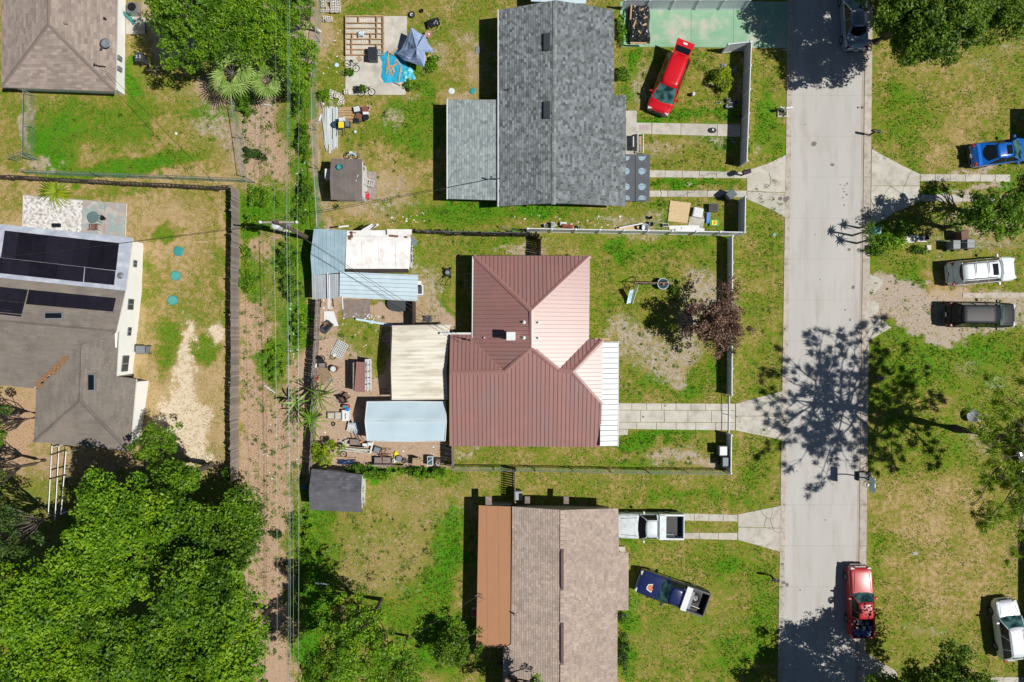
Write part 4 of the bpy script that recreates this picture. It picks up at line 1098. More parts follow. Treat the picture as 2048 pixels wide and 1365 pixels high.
for y0, y1 in ((496, 508), (512, 528)):
    wall_window(T, Vector((W(822, 0, 42).x + .02, W(0, y0).y, 0)), Vector((W(822, 0, 42).x + .02, W(0, y1).y, 0)), .6, 1.3, Vector((1, 0, 0)), M['dgrey'], M['white'])
T = Thing('canopy_roof', 'streaked corrugated galvanised roof piece below the blue-grey tin end', 'roof', W(650, 570))
strip_panels(T, [(624, 551, 42), (678, 548, 42), (677, 597, 38), (625, 599, 38)], (0, 1), .16, M['corr'], M['corr'], name='roof_panel', ribname='ridge', ribw=.05, ribh=.02)
T.part('post', MB().tube([W(640, 595, 37), (W(640, 595, 37).x, W(640, 595, 37).y, 0)], .05), M['wood'])
T.part('post', MB().tube([W(628, 560, 37), (W(628, 560, 37).x, W(628, 560, 37).y, 0)], .05), M['wood'])
T.part('post', MB().tube([W(668, 560, 37), (W(668, 560, 37).x, W(668, 560, 37).y, 0)], .05), M['wood'])
for i, (x, y0, y1) in enumerate(((655, 546, 618), (658.5, 550, 619), (684.5, 594, 619))):
    solo('roof_batten', ('long white batten lying across the corrugated roof piece, left one of the close pair', 'long white batten lying across the corrugated roof piece, right one of the close pair', 'short white batten sticking out below the light blue panel roof')[i],
         'batten', MB().tube([W(x, y0, 46), W(x + 1, y1, 44)], .05, 4), M['white'], W(x, y0, 46))
T = Thing('canopy', 'light blue flat panel canopy beside the white coated roof', 'canopy', W(757, 575))
fq = [(680, 544, 48), (836, 550.5, 48), (835, 601.5, 42), (679, 594, 42)]
strip_panels(T, fq, (1, .04), .31, M['tinlb'], M['bluewall'], name='roof_panel', ribname='seam', ribw=.025, ribh=.01)
for x, y in ((684, 590), (832, 598), (684, 548), (832, 555)):
    a = W(x, y, 42); T.part('post', MB().tube([a, (a.x, a.y, 0)], .05), M['white'])
T.part('beam', MB().tube([W(680, 594.5, 41), W(835, 602, 41)], .04, 4), M['white'])
for i, (x, y, w, d) in enumerate(((839, 569, .35, .5), (841, 581, .45, .8))):
    T2 = Thing('window_frame', ('small white frame leaning on the end of the light blue canopy', 'white-framed dark window leaning on the end of the light blue canopy')[i], 'window', W(x, y))
    a = W(x, y, 14)
    T2.part('frame', MB().box(a, (w, d, .5)), M['white'])
    if i: T2.part('pane', MB().box(a + Vector((0, 0, .26)), (w - .15, d - .2, .03)), M['dgrey'])
# planks leaning at the top of the white roof
for i, (x0, y0, x1, y1, w, nm) in enumerate(((678, 455, 697, 452, .12, 'white plank lying on the top edge of the blue-grey tin roof'), (725, 462, 745, 449, .16, 'white trim board poking over the top of the white coated roof, left one'),
                                        (733, 462, 757, 449, .16, 'white trim board poking over the top of the white coated roof, right one'), (738, 463, 752, 450, .08, 'thin white board wedged between the two trim boards behind the shed'))):
    a, b = W(x0, y0, 40), W(x1, y1, 44); d = b - a
    solo('plank', nm, 'plank', MB().box((a + b) / 2, (d.length, w, .04), rz=math.atan2(d.y, d.x)), M['white'], (a + b) / 2)

# cream carport
T = Thing('carport', 'cream corrugated carport roof behind the maroon house', 'carport', W(840, 727))
r1 = [(785, 655, 42), (900, 652, 42), (893, 742, 52), (782, 735, 52)]
r2 = [(782, 735, 52), (893, 742, 52), (895, 799, 44), (784, 800, 44)]
mb = MB()
strip_panels(T, r1, (1, -.02), .3, M['cream'], M['cream'], name='roof_panel', ribname='rib', ribw=.1, ribh=.05)
strip_panels(T, r2, (1, .0), .3, M['cream'], M['cream'], name='roof_panel', ribname='rib', ribw=.1, ribh=.05)
for x, y, h in ((788, 662, 40), (788, 795, 40), (890, 662, 40), (890, 795, 40), (788, 730, 48)):
    a = W(x, y, h); T.part('post', MB().tube([a, (a.x, a.y, 0)], .05), M['cream'])
T.part('fascia', MB().tube([W(784, 653, 41), W(905, 651, 41)], .07, 4), M['cream'])
T.part('fascia', MB().tube([W(782, 654, 41), W(780, 735, 51), W(782, 801, 43)], .05, 4), M['woodd'])
solo('gutter_length', 'short white gutter spanning between the cream carport and the maroon roof', 'gutter', MB().box(W(911, 667.5, 50), (2.4, .14, .1)), M['white'], W(911, 667, 50))
solo('blue_beam', 'pale blue painted beam lying from the mesh to the cream carport corner', 'beam', MB().box(W(749, 645, 8), (3.0, .16, .12), rz=-.17), M['lblue'], W(749, 645))
# light blue canvas canopy
T = Thing('canopy', 'pale blue fabric canopy with white edge piping next to the cream carport', 'canopy', W(812, 842))
mb = MB(); NX, NY = 16, 12; vs = []
for j in range(NY + 1):
    for i in range(NX + 1):
        u, v = i / NX, j / NY
        x = 734 + 156 * u + (-4 if u == 0 else 0) * 0 - (1 - abs(2 * v - 1)) * 4 * (1 - u) + (1 - abs(2 * v - 1)) * 2 * u
        y = 804 + 78 * v + math.sin(u * math.pi) * (1.2 if v > .5 else -.5)
        h = 40 + 12 * (1 - abs(2 * v - 1)) + .8 * math.sin(u * 13 + v * 4) * math.sin(v * math.pi) - 1.5 * math.sin(u * math.pi) * math.sin(2 * v * math.pi) ** 2
        vs.append(W(x, y, h))
me_f = [(j * (NX + 1) + i, j * (NX + 1) + i + 1, (j + 1) * (NX + 1) + i + 1, (j + 1) * (NX + 1) + i) for j in range(NY) for i in range(NX)]
mb.add(vs, [f[::-1] for f in me_f])
T.part('fabric', mb, M['canvas'], smooth=True)
T.part('piping', MB().tube([W(734, 804, 41), W(730, 843, 52), W(734, 882, 41), W(812, 883.5, 40), W(890, 882, 41)], .04, 4).tube([W(734, 804, 41), W(812, 803, 41), W(890, 804, 41), W(892.5, 843, 52), W(890, 882, 41)], .04, 4), M['white'])
T.part('ridge_pole', MB().tube([W(730, 843, 52.6), W(892, 843, 52.6)], .025, 4), M['white'])
for x, y in ((736, 806), (736, 880), (888, 806), (888, 880)):
    a = W(x, y, 39); T.part('post', MB().tube([a, (a.x, a.y, 0)], .04), M['white'])
# coop
T = Thing('coop', 'narrow coop with maroon tin roof and white slatted side', 'coop', W(725, 755))
strip_panels(T, [(713, 724, 36), (732, 725, 36), (730, 785, 36), (709, 783, 36)], (0, 1), .14, M['maroon'], M['maroonr'], ribw=.02, ribh=.015)
a = W(725, 752)
for k in range(5): T.part('slat', MB().box((a.x + .62, a.y + 1.15 - .5 * k, .8), (.05, .42, 1.1), ry=-.2), M['white'])
for y in (728, 780):
    for x in (714, 736): T.part('post', MB().tube([W(x, y), W(x, y) + Vector((0, 0, 1.4))], .04), M['tinb'])
T.part('back_wall', MB().box((a.x - .42, a.y, .7), (.05, 2.2, 1.4)), M['wood'])
for k in range(4): T.part('crosspiece', MB().tube([(a.x + .5, a.y - .95 + .6 * k, 1.38), (a.x + .8, a.y - .95 + .6 * k, 1.0)], .03, 4), M['tinw'])
T.part('side_rail', MB().tube([(a.x + .68, a.y - 1.15, 1.3), (a.x + .68, a.y + 1.2, 1.3)], .035, 4).tube([(a.x + .85, a.y - 1.15, .8), (a.x + .85, a.y + 1.2, .8)], .035, 4), M['tinw'])
# dark shed bottom
T = Thing('shed', 'dark charcoal-shingled gable shed beside the alley', 'shed', W(680, 980))
k1 = [(623, 938, 44), (724, 949, 44), (722, 984, 56), (618, 983, 56)]
k2 = [(618, 983, 56), (722, 984, 56), (723, 1025, 44), (620, 1020, 44)]
shingles(T, k1, M['shK'], (0, -1), .2, .3, spread=.5, dark=.6); shingles(T, k2, M['shK'], (0, 1), .16, .5, spread=.25, dark=.75)
deck(T, [k1, k2], M['shK'], .08)
walls(T, [(628, 944, 42), (722, 953, 42), (721, 984, 54), (721, 1018, 42), (625, 1014, 42)], M['white'], .04)
for y0, y1 in ((968, 980), (990, 1008)):
    x_ = W(721, 984, 42).x + .02
    wall_window(T, Vector((x_, W(0, y0).y, 0)), Vector((x_, W(0, y1).y, 0)), .7, 1.3, Vector((1, 0, 0)), M['grey'], M['white'])

# ------------------------------------------------------------------ fences
def gl(x, y, h):
    """foot of an upright whose top is surveyed at x, y"""
    w = W(x, y, h); return Vector((w.x, w.y, 0))

def board_fence(label, tops, h, m, bw=0.15, gap=0.004, name='wooden_fence', lean=0.012, rails=True, loose=0.0, side=1):
    p = [gl(x, y, h) for x, y in tops]
    T = Thing(name, label, 'fence', p[0]); H = h / S
    me = mesh_of(MB().box((0, 0, H / 2), (bw - gap, .022, H), top=1), 'board')
    me.materials.append(m)
    for a, b in zip(p[:-1], p[1:]):
        d = b - a; n = max(1, int(d.length / bw)); ang = math.atan2(d.y, d.x); dn = d.normalized(); q = Vector((-dn.y, dn.x, 0))
        for i in range(n):
            c = a.lerp(b, (i + .5) / n) - T.loc
            o = link('board', me, None, parent=T.o, loc=c + q * random.uniform(-.008, .008), rot=(random.gauss(0, lean), random.gauss(0, .002 + loose * .15), ang))
            o.scale = (1, 1, random.uniform(.985, 1.01))
        if rails:
            for z in (.3, H - .3):
                T.part('rail', MB().tube([a + q * .05 * side + Vector((0, 0, z)), b + q * .05 * side + Vector((0, 0, z))], .035, 4), m)
        k = max(1, round(d.length / 2.4))
        for i in range(k + 1):
            c = a.lerp(b, i / k) + q * .08 * side
            T.part('post', MB().box(c + Vector((0, 0, (H + .05) / 2)), (.1, .1, H + .05)), m)
    return T

board_fence('long grey weathered board fence along the west side of the dirt alley', [(462, 372), (463, 470), (461, 560), (462, 700), (460, 830), (461, 965)], 41, M['wood'], loose=.01, side=-1)
board_fence('crooked grey board fence along the east side of the dirt alley behind the junk yard', [(631, 602), (628, 680), (622, 760), (624, 830), (618, 945)], 38, M['wood'], loose=.02, side=1)
board_fence('dark leaning board fence between the two back yards beside the white-roofed shed', [(826, 461), (880, 463), (960, 467), (1056, 468), (1078, 471)], 40, M['woodd'], lean=.09, loose=.05)
board_fence('short dark board fence with gate running down to the maroon roof', [(1081, 474), (1080, 511)], 40, M['woodd'], name='board_gate')
board_fence('gappy picket fence in shadow running up from the back corner of the beige house', [(1029, 944), (1029, 1005)], 40, M['wood'], bw=.17, gap=.06, name='picket_fence')
board_fence('dark timber fence behind the pale blue canopy in the junk yard corner', [(903, 890), (904, 938)], 40, M['wood'])

# low rail fence under the chain-link along the top-left yards
T = Thing('rail_fence', 'sagging dark timber fence with heavy posts along the yard with the septic lids', 'fence', gl(0, 352, 38))
pts = [(-60, 350), (0, 352), (36, 353), (100, 357), (164, 360), (228, 364), (292, 367), (358, 370), (420, 374), (462, 372)]
pp = [gl(x, y, 38) for x, y in pts]
for i in range(len(pp) - 1):
    a, b = pp[i], pp[i + 1]
    sg = random.uniform(-.1, .02)
    mid = (a + b) / 2
    T.part('top_rail', MB().tube([a + Vector((0, 0, 1.5)), mid + Vector((0, .05, 1.5 + sg)), b + Vector((0, 0, 1.5))], .045, 4), M['woodd'])
    T.part('rail', MB().tube([a + Vector((0, -.06, .95)), mid + Vector((0, -.06, .92)), b + Vector((0, -.06, .95))], .04, 4), M['woodd'])
    T.part('post', MB().box(a + Vector((0, 0, .78)), (.14, .12, 1.56)), M['woodd'])
    d = b - a; n = int(d.length / .3)
    mb = MB()
    for k in range(n):
        c = a.lerp(b, (k + .5) / n)
        mb.box(c + Vector((0, .03, .72)), (.13, .02, 1.3 + random.uniform(-.1, .1)), rz=random.gauss(0, .05), ry=random.gauss(0, .03))
    T.part('picket', mb, M['wood'], kind='stuff')

def vinyl_fence(label, tops, h, posts, name='vinyl_fence', capw=.17):
    p = [gl(x, y, h) for x, y in tops]
    T = Thing(name, label, 'fence', p[0]); H = h / S
    a, b = p
    d = b - a; dn = d.normalized(); ang = math.atan2(d.y, d.x)
    for i in range(posts + 1):
        c = a.lerp(b, i / posts)
        q = T.part('post', MB().box(c + Vector((0, 0, H / 2 + .02)), (.12, .12, H + .04), rz=ang), M['vinyl'])
        link('cap', mesh_of(MB().box(c + Vector((0, 0, H + .06)), (capw, capw, .06), rz=ang, top=.5), 'cap', T.loc), M['vinyl'], parent=q)
    for i in range(posts):
        a1, b1 = a.lerp(b, i / posts) + dn * .065, a.lerp(b, (i + 1) / posts) - dn * .065
        ln = (b1 - a1).length
        n = max(2, int(ln / .3)); mb = MB()
        for k in range(n):
            c = a1.lerp(b1, (k + .5) / n)
            mb.box(c + Vector((0, 0, H / 2)), (ln / n - .008, .03, H - .14), rz=ang)
        T.part('panel', mb, M['vinyl'])
        for z in (.09, H - .04):
            T.part('rail', MB().box((a1 + b1) / 2 + Vector((0, 0, z)), (ln, .06, .09), rz=ang), M['vinyl'])
    return T
vinyl_fence('white vinyl fence along the roadside lawn of the grey house, longer north stretch', [(1503, 84), (1494, 322)], 41, 5)
vinyl_fence('white vinyl fence beside the driveway of the grey house, short south stretch', [(1491, 394), (1490, 465)], 41, 1)
vinyl_fence('long white vinyl fence between the grey house and the maroon house yards', [(1055, 457.5), (1489, 465)], 41, 9)
vinyl_fence('open white vinyl gate panel by the green driveway', [(1457, 89), (1501, 84)], 41, 1, name='vinyl_gate')
vinyl_fence('white vinyl fence at the top edge above the green driveway', [(1250, 0), (1500, 0)], 40, 5)
vinyl_fence('low white fence on the road side of the maroon house yard, long north stretch', [(1465, 473), (1464, 790)], 31, 6)
vinyl_fence('low white fence behind the two bins, short south stretch', [(1463, 871), (1462, 947)], 31, 1)
T = Thing('driveway_gate', 'thin closed white gate rail across the slab driveway of the maroon house', 'gate', W(1450, 830))
T.part('rail', MB().tube([W(1459, 792, 16), W(1458, 869, 16)], .03, 5).tube([W(1458, 792, 2), W(1457, 869, 2)], .03, 5), M['vinyl'])
for y in (793, 830, 868): T.part('post', MB().tube([W(1457, y, 0), W(1457, y, 0) + Vector((0, 0, .7))], .03, 5), M['vinyl'])

def chainlink(label, tops, h, every=75, m=None, pitch=.14, name='chain_link_fence'):
    p = [gl(x, y, h) for x, y in tops]
    T = Thing(name, label, 'fence', p[0]); H = h / S
    for a, b in zip(p[:-1], p[1:]):
        d = b - a; ln = d.length; dn = d.normalized()
        T.part('top_rail', MB().tube([a + Vector((0, 0, H)), b + Vector((0, 0, H))], .024, 5), M['steel'])
        k = max(1, round(ln * S / every))
        for i in range(k + 1):
            c = a.lerp(b, i / k)
            T.part('post', MB().tube([c, c + Vector((0, 0, H + .04))], .03, 6), M['wireg'])
        mb = MB(); w = .0034
        n = int((ln + H) / pitch)
        for i in range(n):
            for s in (1, -1):
                u0 = i * pitch - (H if s > 0 else 0); u1 = u0 + s * H
                if s < 0: u0, u1 = i * pitch, i * pitch - H
                z0, z1 = 0.03, H
                def cl(u): return max(0, min(ln, u))
                # clip to the stretch
                du = (u1 - u0)
                t0, t1 = 0.0, 1.0
                for lim in (0, ln):
                    if du:
                        t = (lim - u0) / du
                        if 0 < t < 1:
                            if (u0 < 0) or (u0 > ln): t0 = max(t0, t)
                            else: t1 = min(t1, t)
                if (u0 + du * (t0 + t1) / 2) < 0 or (u0 + du * (t0 + t1) / 2) > ln: continue
                A = a + dn * (u0 + du * t0) + Vector((0, 0, z0 + (z1 - z0) * t0)); B = a + dn * (u0 + du * t1) + Vector((0, 0, z0 + (z1 - z0) * t1))
                mb.tube([A, B], w, 3, cap=False)
        T.part('wire_mesh', mb, m or M['wireg'], kind='stuff')
    return T
chainlink('green chain-link fence between alley hedge and the yard of the concrete blocks', [(639, -40), (630, 70), (622, 160), (623, 250), (627, 330), (634, 455)], 34)
chainlink('chain-link fence between the maroon house lawn and the beige house lawn', [(905, 941), (1070, 943), (1300, 948), (1458, 949)], 38)
chainlink('chain-link fence along the bottom of the top-left yard', [(38, 340), (180, 346), (330, 351), (498, 358)], 36)
chainlink('short chain-link fence running down from the brown house', [(46, 180), (44, 312)], 36, 66)
chainlink('chain-link fence on the alley side of the top-left yard', [(461, 200), (472, 270), (482, 348)], 30, 60)
chainlink('open chain-link gate at the corner of the left yard strip', [(15, 315), (43, 304), (58, 313)], 30, 40, name='chain_link_gate')
chainlink('short chain-link stretch beside the dark back fence', [(832, 462), (1060, 466)], 36, 70)
T = Thing('chain_link_gate', 'loose green gate frame leaning by the back fence', 'gate', W(1015, 455))
T.part('frame', MB().tube([W(998, 452, 10), W(1048, 463, 34), W(1050, 468, 20), W(1000, 458, 2), W(998, 452, 10)], .025, 5), M['wireg'])
T = Thing('arbor', 'bare pergola of three long pale rails standing in tree shadow below the solar house', 'pergola', W(115, 950))
for (x0, y0, x1, y1) in ((104, 892, 96, 1040), (118, 893, 110, 1040), (132, 904, 122, 1030)):
    T.part('beam', MB().tube([W(x0, y0, 50), W(x1, y1, 50)], .04, 4), M['white'])
for (x0, y0, x1, y1) in ((102, 910, 132, 900), (100, 958, 131, 950)):
    T.part('crossbeam', MB().tube([W(x0, y0, 52), W(x1, y1, 52)], .06, 4), M['woodd'])
for x, y in ((104, 895), (98, 1038), (132, 906), (122, 1028)):
    a = W(x, y, 50); T.part('post', MB().tube([a, (a.x, a.y, 0)], .05), M['white'])

# ------------------------------------------------------------------ utility pole and cables
pb = W(620, 478)
T = Thing('utility_pole', 'timber utility pole with transformer beside the blue-grey tin roof', 'utility pole', pb)
PH = 8.0
T.part('pole', MB().tube([pb, pb + Vector((0, 0, PH))], .17, 10, r2=.12), M['pole'])
T.part('crossarm', MB().box(pb + Vector((.1, 0, PH - .5)), (2.6, .12, .14)), M['wood'])
q = T.part('transformer', MB().lathe(pb + Vector((-.45, .0, PH - 2.2)), [(.02, 0), (.3, .02), (.3, .85), (.32, .88), (.3, .92), (.1, 1.0), (0, 1.0)], 14), M['tinw'], smooth=False)
for dx in (-.58, -.32): link('bushing', mesh_of(MB().lathe(pb + Vector((dx, 0, PH - 1.25)), [(.05, 0), (.07, .06), (.04, .1), (.07, .16), (.03, .25)], 8), 'bushing', T.loc), M['white'], parent=q)
for dx in (-1.15, -.1, 1.35): T.part('insulator', MB().lathe(pb + Vector((dx, 0, PH - .42)), [(.05, 0), (.1, .05), (.06, .1), (.1, .16), (.04, .26)], 8), M['white'])
T.part('junction_box', MB().box(pb + Vector((-.2, .16, PH - 3)), (.5, .3, .5)), M['grey'])
def cable(label, pts, r, m, name='power_cable'):
    a = pts[0]; P_ = []
    for u, v in zip(pts[:-1], pts[1:]):
        n = 10
        for i in range(n):
            t = i / n; p = u.lerp(v, t); p = p - Vector((0, 0, (v - u).length * .012 * 4 * t * (1 - t)))
            P_.append(p)
    P_.append(pts[-1])
    solo(name, label, 'cable', MB().tube(P_, r, 5), m, a)
for lab, x0, x1, h, r, m in (('westernmost overhead cable above the alley', 547, 549, 185, .008, 'wire'), ('second overhead cable from the west above the alley', 569, 577, 190, .008, 'wire'), ('third overhead cable from the west above the alley', 573, 584, 175, .009, 'wireg'),
                            ('fourth overhead cable from the west above the alley', 576, 571, 160, .009, 'wireg'), ('easternmost overhead cable above the alley', 599, 590, 190, .009, 'wire'), ('low black overhead cable above the alley', 566, 570, 140, .006, 'wiredk')):
    cable(lab, [W(x0, -500, h), W((x0 + x1) / 2, 452 if h > 150 else 500, h), W(x1, 1900, h)], r, M[m])
tp = pb + Vector((0, 0, PH - 1))
cable('service cable from the utility pole to the mast on the maroon roof', [tp, W(926, 676, 70)], .016, M['wiredk'], 'service_cable')
cable('second service cable from the utility pole to the maroon roof', [tp + Vector((0, 0, -1)), W(922, 686, 62)], .014, M['wiredk'], 'service_cable')
cable('service cable from the utility pole to the lean-to roof of the grey house', [tp + Vector((0, .2, .3)), W(985, 358, 66)], .018, M['wiredk'], 'service_cable')
cable('service cable from the utility pole running west over the solar panels', [tp + Vector((-.2, 0, 0)), W(0, 515, 90), W(-200, 540, 100)], .016, M['wiredk'], 'service_cable')
cable('service cable crossing the top-left yard to the brown house mast', [W(480, 420, 120), W(208, 138, 60)], .014, M['wiredk'], 'service_cable')
cable('service cable crossing the bottom lawn to the orange-brown roof mast', [W(596, 1420, 180), W(962, 1188, 66)], .014, M['wiredk'], 'service_cable')
cable('thin cable sagging over the driveway with the parked white off-roader', [W(1850, 480, 60), W(2100, 495, 60)], .012, M['wire'], 'service_cable')

# ------------------------------------------------------------------ vegetation
def leaf_quads(C, size, rng, up=0.5, aspect=.55, out=None):
    """C: n x 3 leaf centres -> n*4 x 3 rhombic leaves"""
    n = len(C)
    N = rng.normal(size=(n, 3)); N[:, 2] = np.abs(N[:, 2]) + up
    if out is not None: N += out * .8
    N /= np.linalg.norm(N, axis=1)[:, None]
    A = rng.normal(size=(n, 3)); A -= (A * N).sum(1)[:, None] * N; A /= np.linalg.norm(A, axis=1)[:, None]
    Bv = np.cross(N, A)
    s = (size * rng.uniform(.6, 1.3, n))[:, None]
    q = np.stack([C - A * s, C - Bv * s * aspect + N * s * .12, C + A * s, C + Bv * s * aspect + N * s * .12], 1)
    return q.reshape(-1, 3)

def crown_points(center, rad, nclus, per, rng, crad, hollow=.55, low=-.35, flat_=.75):
    d = rng.normal(size=(nclus, 3)); d /= np.linalg.norm(d, axis=1)[:, None]
    d[:, 2] = np.where(d[:, 2] < low, -d[:, 2], d[:, 2])
    # irregular outline: a few lobes
    az = np.arctan2(d[:, 1], d[:, 0]); ph = rng.uniform(0, 6.28, 4)
    lob = 1 + .14 * np.sin(3 * az + ph[0]) + .1 * np.sin(5 * az + ph[1]) + .08 * np.sin(8 * az + ph[2]) + .12 * np.sin(4 * d[:, 2] + ph[3])
    r = rng.uniform(hollow ** 2, 1, nclus) ** .5 * lob
    cc = np.array(center) + d * r[:, None] * np.array(rad)
    cr = crad * rng.uniform(.55, 1.35, nclus)
    k = rng.normal(size=(nclus, per, 3)); k /= np.linalg.norm(k, axis=2)[:, :, None]
    k *= rng.uniform(.25, 1, (nclus, per))[:, :, None] ** .5
    k[:, :, 2] *= flat_
    pts = cc[:, None, :] + k * cr[:, None, None]
    tone = np.repeat(rng.uniform(0, 1, nclus), per)
    return pts.reshape(-1, 3), k.reshape(-1, 3), tone, cc

def limb_mesh(base, top, cc, rng, r0, nl, dens=1.0, sub=True):
    mb = MB()
    base = Vector(base); top = Vector(top)
    fork = base.lerp(top, .42)
    j = lambda s: Vector(rng.normal(size=3) * s)
    trunk = [base, base.lerp(fork, .5) + j(.06), fork]
    tr = MB().tube(trunk, r0, 10, r2=r0 * .72)
    idx = rng.permutation(len(cc))[:nl]
    for i in idx:
        e = Vector(cc[i]); mid = fork.lerp(e, .5) + j(.25) + Vector((0, 0, .25))
        q1 = fork.lerp(mid, .5) + j(.1)
        mb.tube([fork, q1, mid, mid.lerp(e, .55) + j(.15), e], r0 * .34, 5, r2=.02)
        if sub:
            for k in rng.permutation(len(cc))[:60]:
                f = Vector(cc[k])
                if (f - mid).length < (e - mid).length * .8:
                    mb.tube([mid, mid.lerp(f, .5) + j(.12), f], r0 * .13, 4, r2=.012)
                    break
    return tr, mb

def tree(name, label, seen, hc, R, lm, nclus, per=70, crad=.55, leaf=.13, rz=None, trunk=.22, bm='bark', seed=1, group=None, base=None, hollow=.55, nl=16, cat='tree', up=.5, low=-.35):
    rng = np.random.default_rng(seed)
    k = (1 - hc / 1365)
    c = W(seen[0], seen[1], hc)
    rx, ry = (R if isinstance(R, tuple) else (R, R)); rx *= k / S; ry *= k / S
    rz = (rz / S) if rz else min(rx, ry) * .78
    g = W(*base) if base else Vector((c.x, c.y, 0))
    T = Thing(name, label, cat, g, group)
    P_, out, tone, cc = crown_points(c, (rx, ry, rz), nclus, per, rng, crad, hollow, low)
    q = leaf_quads(P_, leaf, rng, up, out=out * .6)
    rnd = np.clip(tone * .6 + rng.uniform(0, .4, len(P_)) + out[:, 2] * .2, 0, 1)  # upper leaves of each clump coloured lighter, shading put into the tone
    off = np.array(T.loc)
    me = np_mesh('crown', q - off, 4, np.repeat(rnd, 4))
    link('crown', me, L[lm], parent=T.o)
    tr, lb = limb_mesh(g, (c.x, c.y, c.z + rz * .3), cc, rng, trunk, nl)
    T.part('trunk', tr, M[bm]); T.part('limb', lb, M[bm])
    return T

def bush(label, seen, R, h, lm='oak', n=26, per=40, leaf=.08, crad=.2, seed=1, name='bush', group=None, cat='bush', low=0.0):
    rng = np.random.default_rng(seed + 100)
    rx, ry = (R if isinstance(R, tuple) else (R, R)); hh = h / S
    g = W(seen[0], seen[1], h * .5); g.z = 0
    P_, out, tone, cc = crown_points((g.x, g.y, hh * .4), (rx / S, ry / S, hh * .6), n, per, rng, crad, .2, -.1)
    P_[:, 2] = np.maximum(P_[:, 2], .03)
    q = leaf_quads(P_, leaf, rng, .5, out=out * .4)
    rnd = np.clip(tone * .5 + rng.uniform(0, .5, len(P_)), 0, 1)
    T = Thing(name, label, cat, g, group)
    me = np_mesh('foliage', q - np.array(T.loc), 4, np.repeat(rnd, 4))
    link('foliage', me, L[lm], parent=T.o)
    mb = MB()
    for i in rng.permutation(len(cc))[:6]:
        mb.tube([g, g.lerp(Vector(cc[i]), .5) + Vector((0, 0, .05)), cc[i]], .025, 4, r2=.008)
    T.part('stem', mb, M['bark'])
    return T

big = 'broad oaks massed at the bottom left corner'
for i, (lab, s, hc, R, nc, lm) in enumerate((
    ('oak crown of the bottom left wood nearest the pale rails', (235, 1035), 225, (88, 74), 150, 'lime'),
    ('oak crown of the bottom left wood reaching highest toward the sandy patch', (358, 1058), 165, (80, 72), 130, 'oak'),
    ('oak crown in the middle of the bottom left wood', (190, 1148), 190, (98, 74), 165, 'lime'),
    ('oak crown bottom left wood, right of its middle', (405, 1180), 225, (88, 80), 160, 'oak'),
    ('oak crown at the left border of the bottom left wood', (60, 1215), 220, (85, 80), 140, 'lime'),
    ('bright oak crown at the very bottom left corner', (90, 1335), 200, (112, 76), 160, 'lime'),
    ('oak crown at the bottom edge left of the alley cables', (270, 1295), 200, (108, 80), 190, 'oak'),
    ('oak crown at the bottom edge between the two broad bottom crowns', (372, 1345), 205, (75, 60), 110, 'oak'),
    ('oak crown closest to the alley at the bottom edge', (465, 1300), 180, (80, 92), 150, 'lime'),
    ('small oak crown reaching furthest over the dirt alley', (475, 1045), 120, (52, 62), 70, 'oak'),
    ('leafy low crown between the round tree and the wood', (360, 955), 130, (48, 30), 42, 'oak'),
    ('oak crown just above the dark gap in the bottom left wood', (450, 1120), 170, (45, 50), 60, 'mid'))):
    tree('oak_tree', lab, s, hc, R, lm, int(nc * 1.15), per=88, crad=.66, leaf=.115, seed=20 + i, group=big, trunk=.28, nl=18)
tree('broadleaf_tree', 'small round bright tree beside the pale sandy patch and roof corner', (320, 890), 75, 50, 'oak', 55, per=60, crad=.42, leaf=.09, seed=41, trunk=.12, nl=10)
tree('broadleaf_tree', 'sparse grey-green tree with bare twigs at the left edge', (8, 1070), 170, (58, 75), 'dark', 60, per=60, crad=.5, leaf=.1, seed=42, trunk=.2, bm='barkg', nl=26)
tree('broadleaf_tree', 'tree poking in at the left edge beside the bare brown yard', (-18, 850), 150, (34, 45), 'mid', 40, per=60, crad=.45, leaf=.1, seed=43, trunk=.15)
tree('broadleaf_tree', 'tree poking in at the left edge below the bare brown yard', (-25, 950), 150, (34, 45), 'mid', 40, per=60, crad=.45, leaf=.1, seed=53, trunk=.15)
tree('broadleaf_tree', 'big dense tree shading the yard between brown house and palms', (392, 45), 150, (92, 82), 'oak', 230, per=80, crad=.52, leaf=.1, seed=44)
tree('broadleaf_tree', 'bright vine-covered tree at the top beside the overhead cables', (520, 45), 110, (80, 82), 'lime', 260, per=80, crad=.45, leaf=.085, seed=45, rz=50)
tree('broadleaf_tree', 'upright bright tree right of the overhead cables near the blocks', (600, 125), 90, (38, 60), 'lime', 100, per=60, crad=.38, leaf=.085, seed=46, trunk=.1)
tree('broadleaf_tree', 'tree at the top edge above the concrete blocks fence', (604, 20), 90, (36, 40), 'oak', 50, per=60, crad=.38, leaf=.085, seed=47, trunk=.1)
tree('broadleaf_tree', 'pale green open tree on the bottom lawn nearest the alley', (650, 1345), 170, (56, 56), 'oak', 90, per=55, crad=.42, leaf=.085, seed=48, trunk=.13, hollow=.4)
tree('broadleaf_tree', 'pale green open tree in the middle of the bottom lawn shadow', (720, 1285), 195, (92, 88), 'lime', 190, per=55, crad=.42, leaf=.085, seed=49, trunk=.18, hollow=.4)
tree('broadleaf_tree', 'small light tree right of the lawn shadow at the bottom', (790, 1345), 150, (66, 56), 'oak', 90, per=55, crad=.4, leaf=.085, seed=50, trunk=.12, hollow=.4)
tree('broadleaf_tree', 'dark tree standing in the shade below the orange-brown roof', (915, 1300), 60, (52, 45), 'mid', 60, per=60, crad=.4, leaf=.09, seed=51, trunk=.1, hollow=.35)
tree('broadleaf_tree', 'yellow-green tree top peeking over the beige roof at the bottom edge', (1062, 1400), 150, (48, 48), 'lime', 60, per=60, crad=.4, leaf=.1, seed=52, base=(1000, 1330))
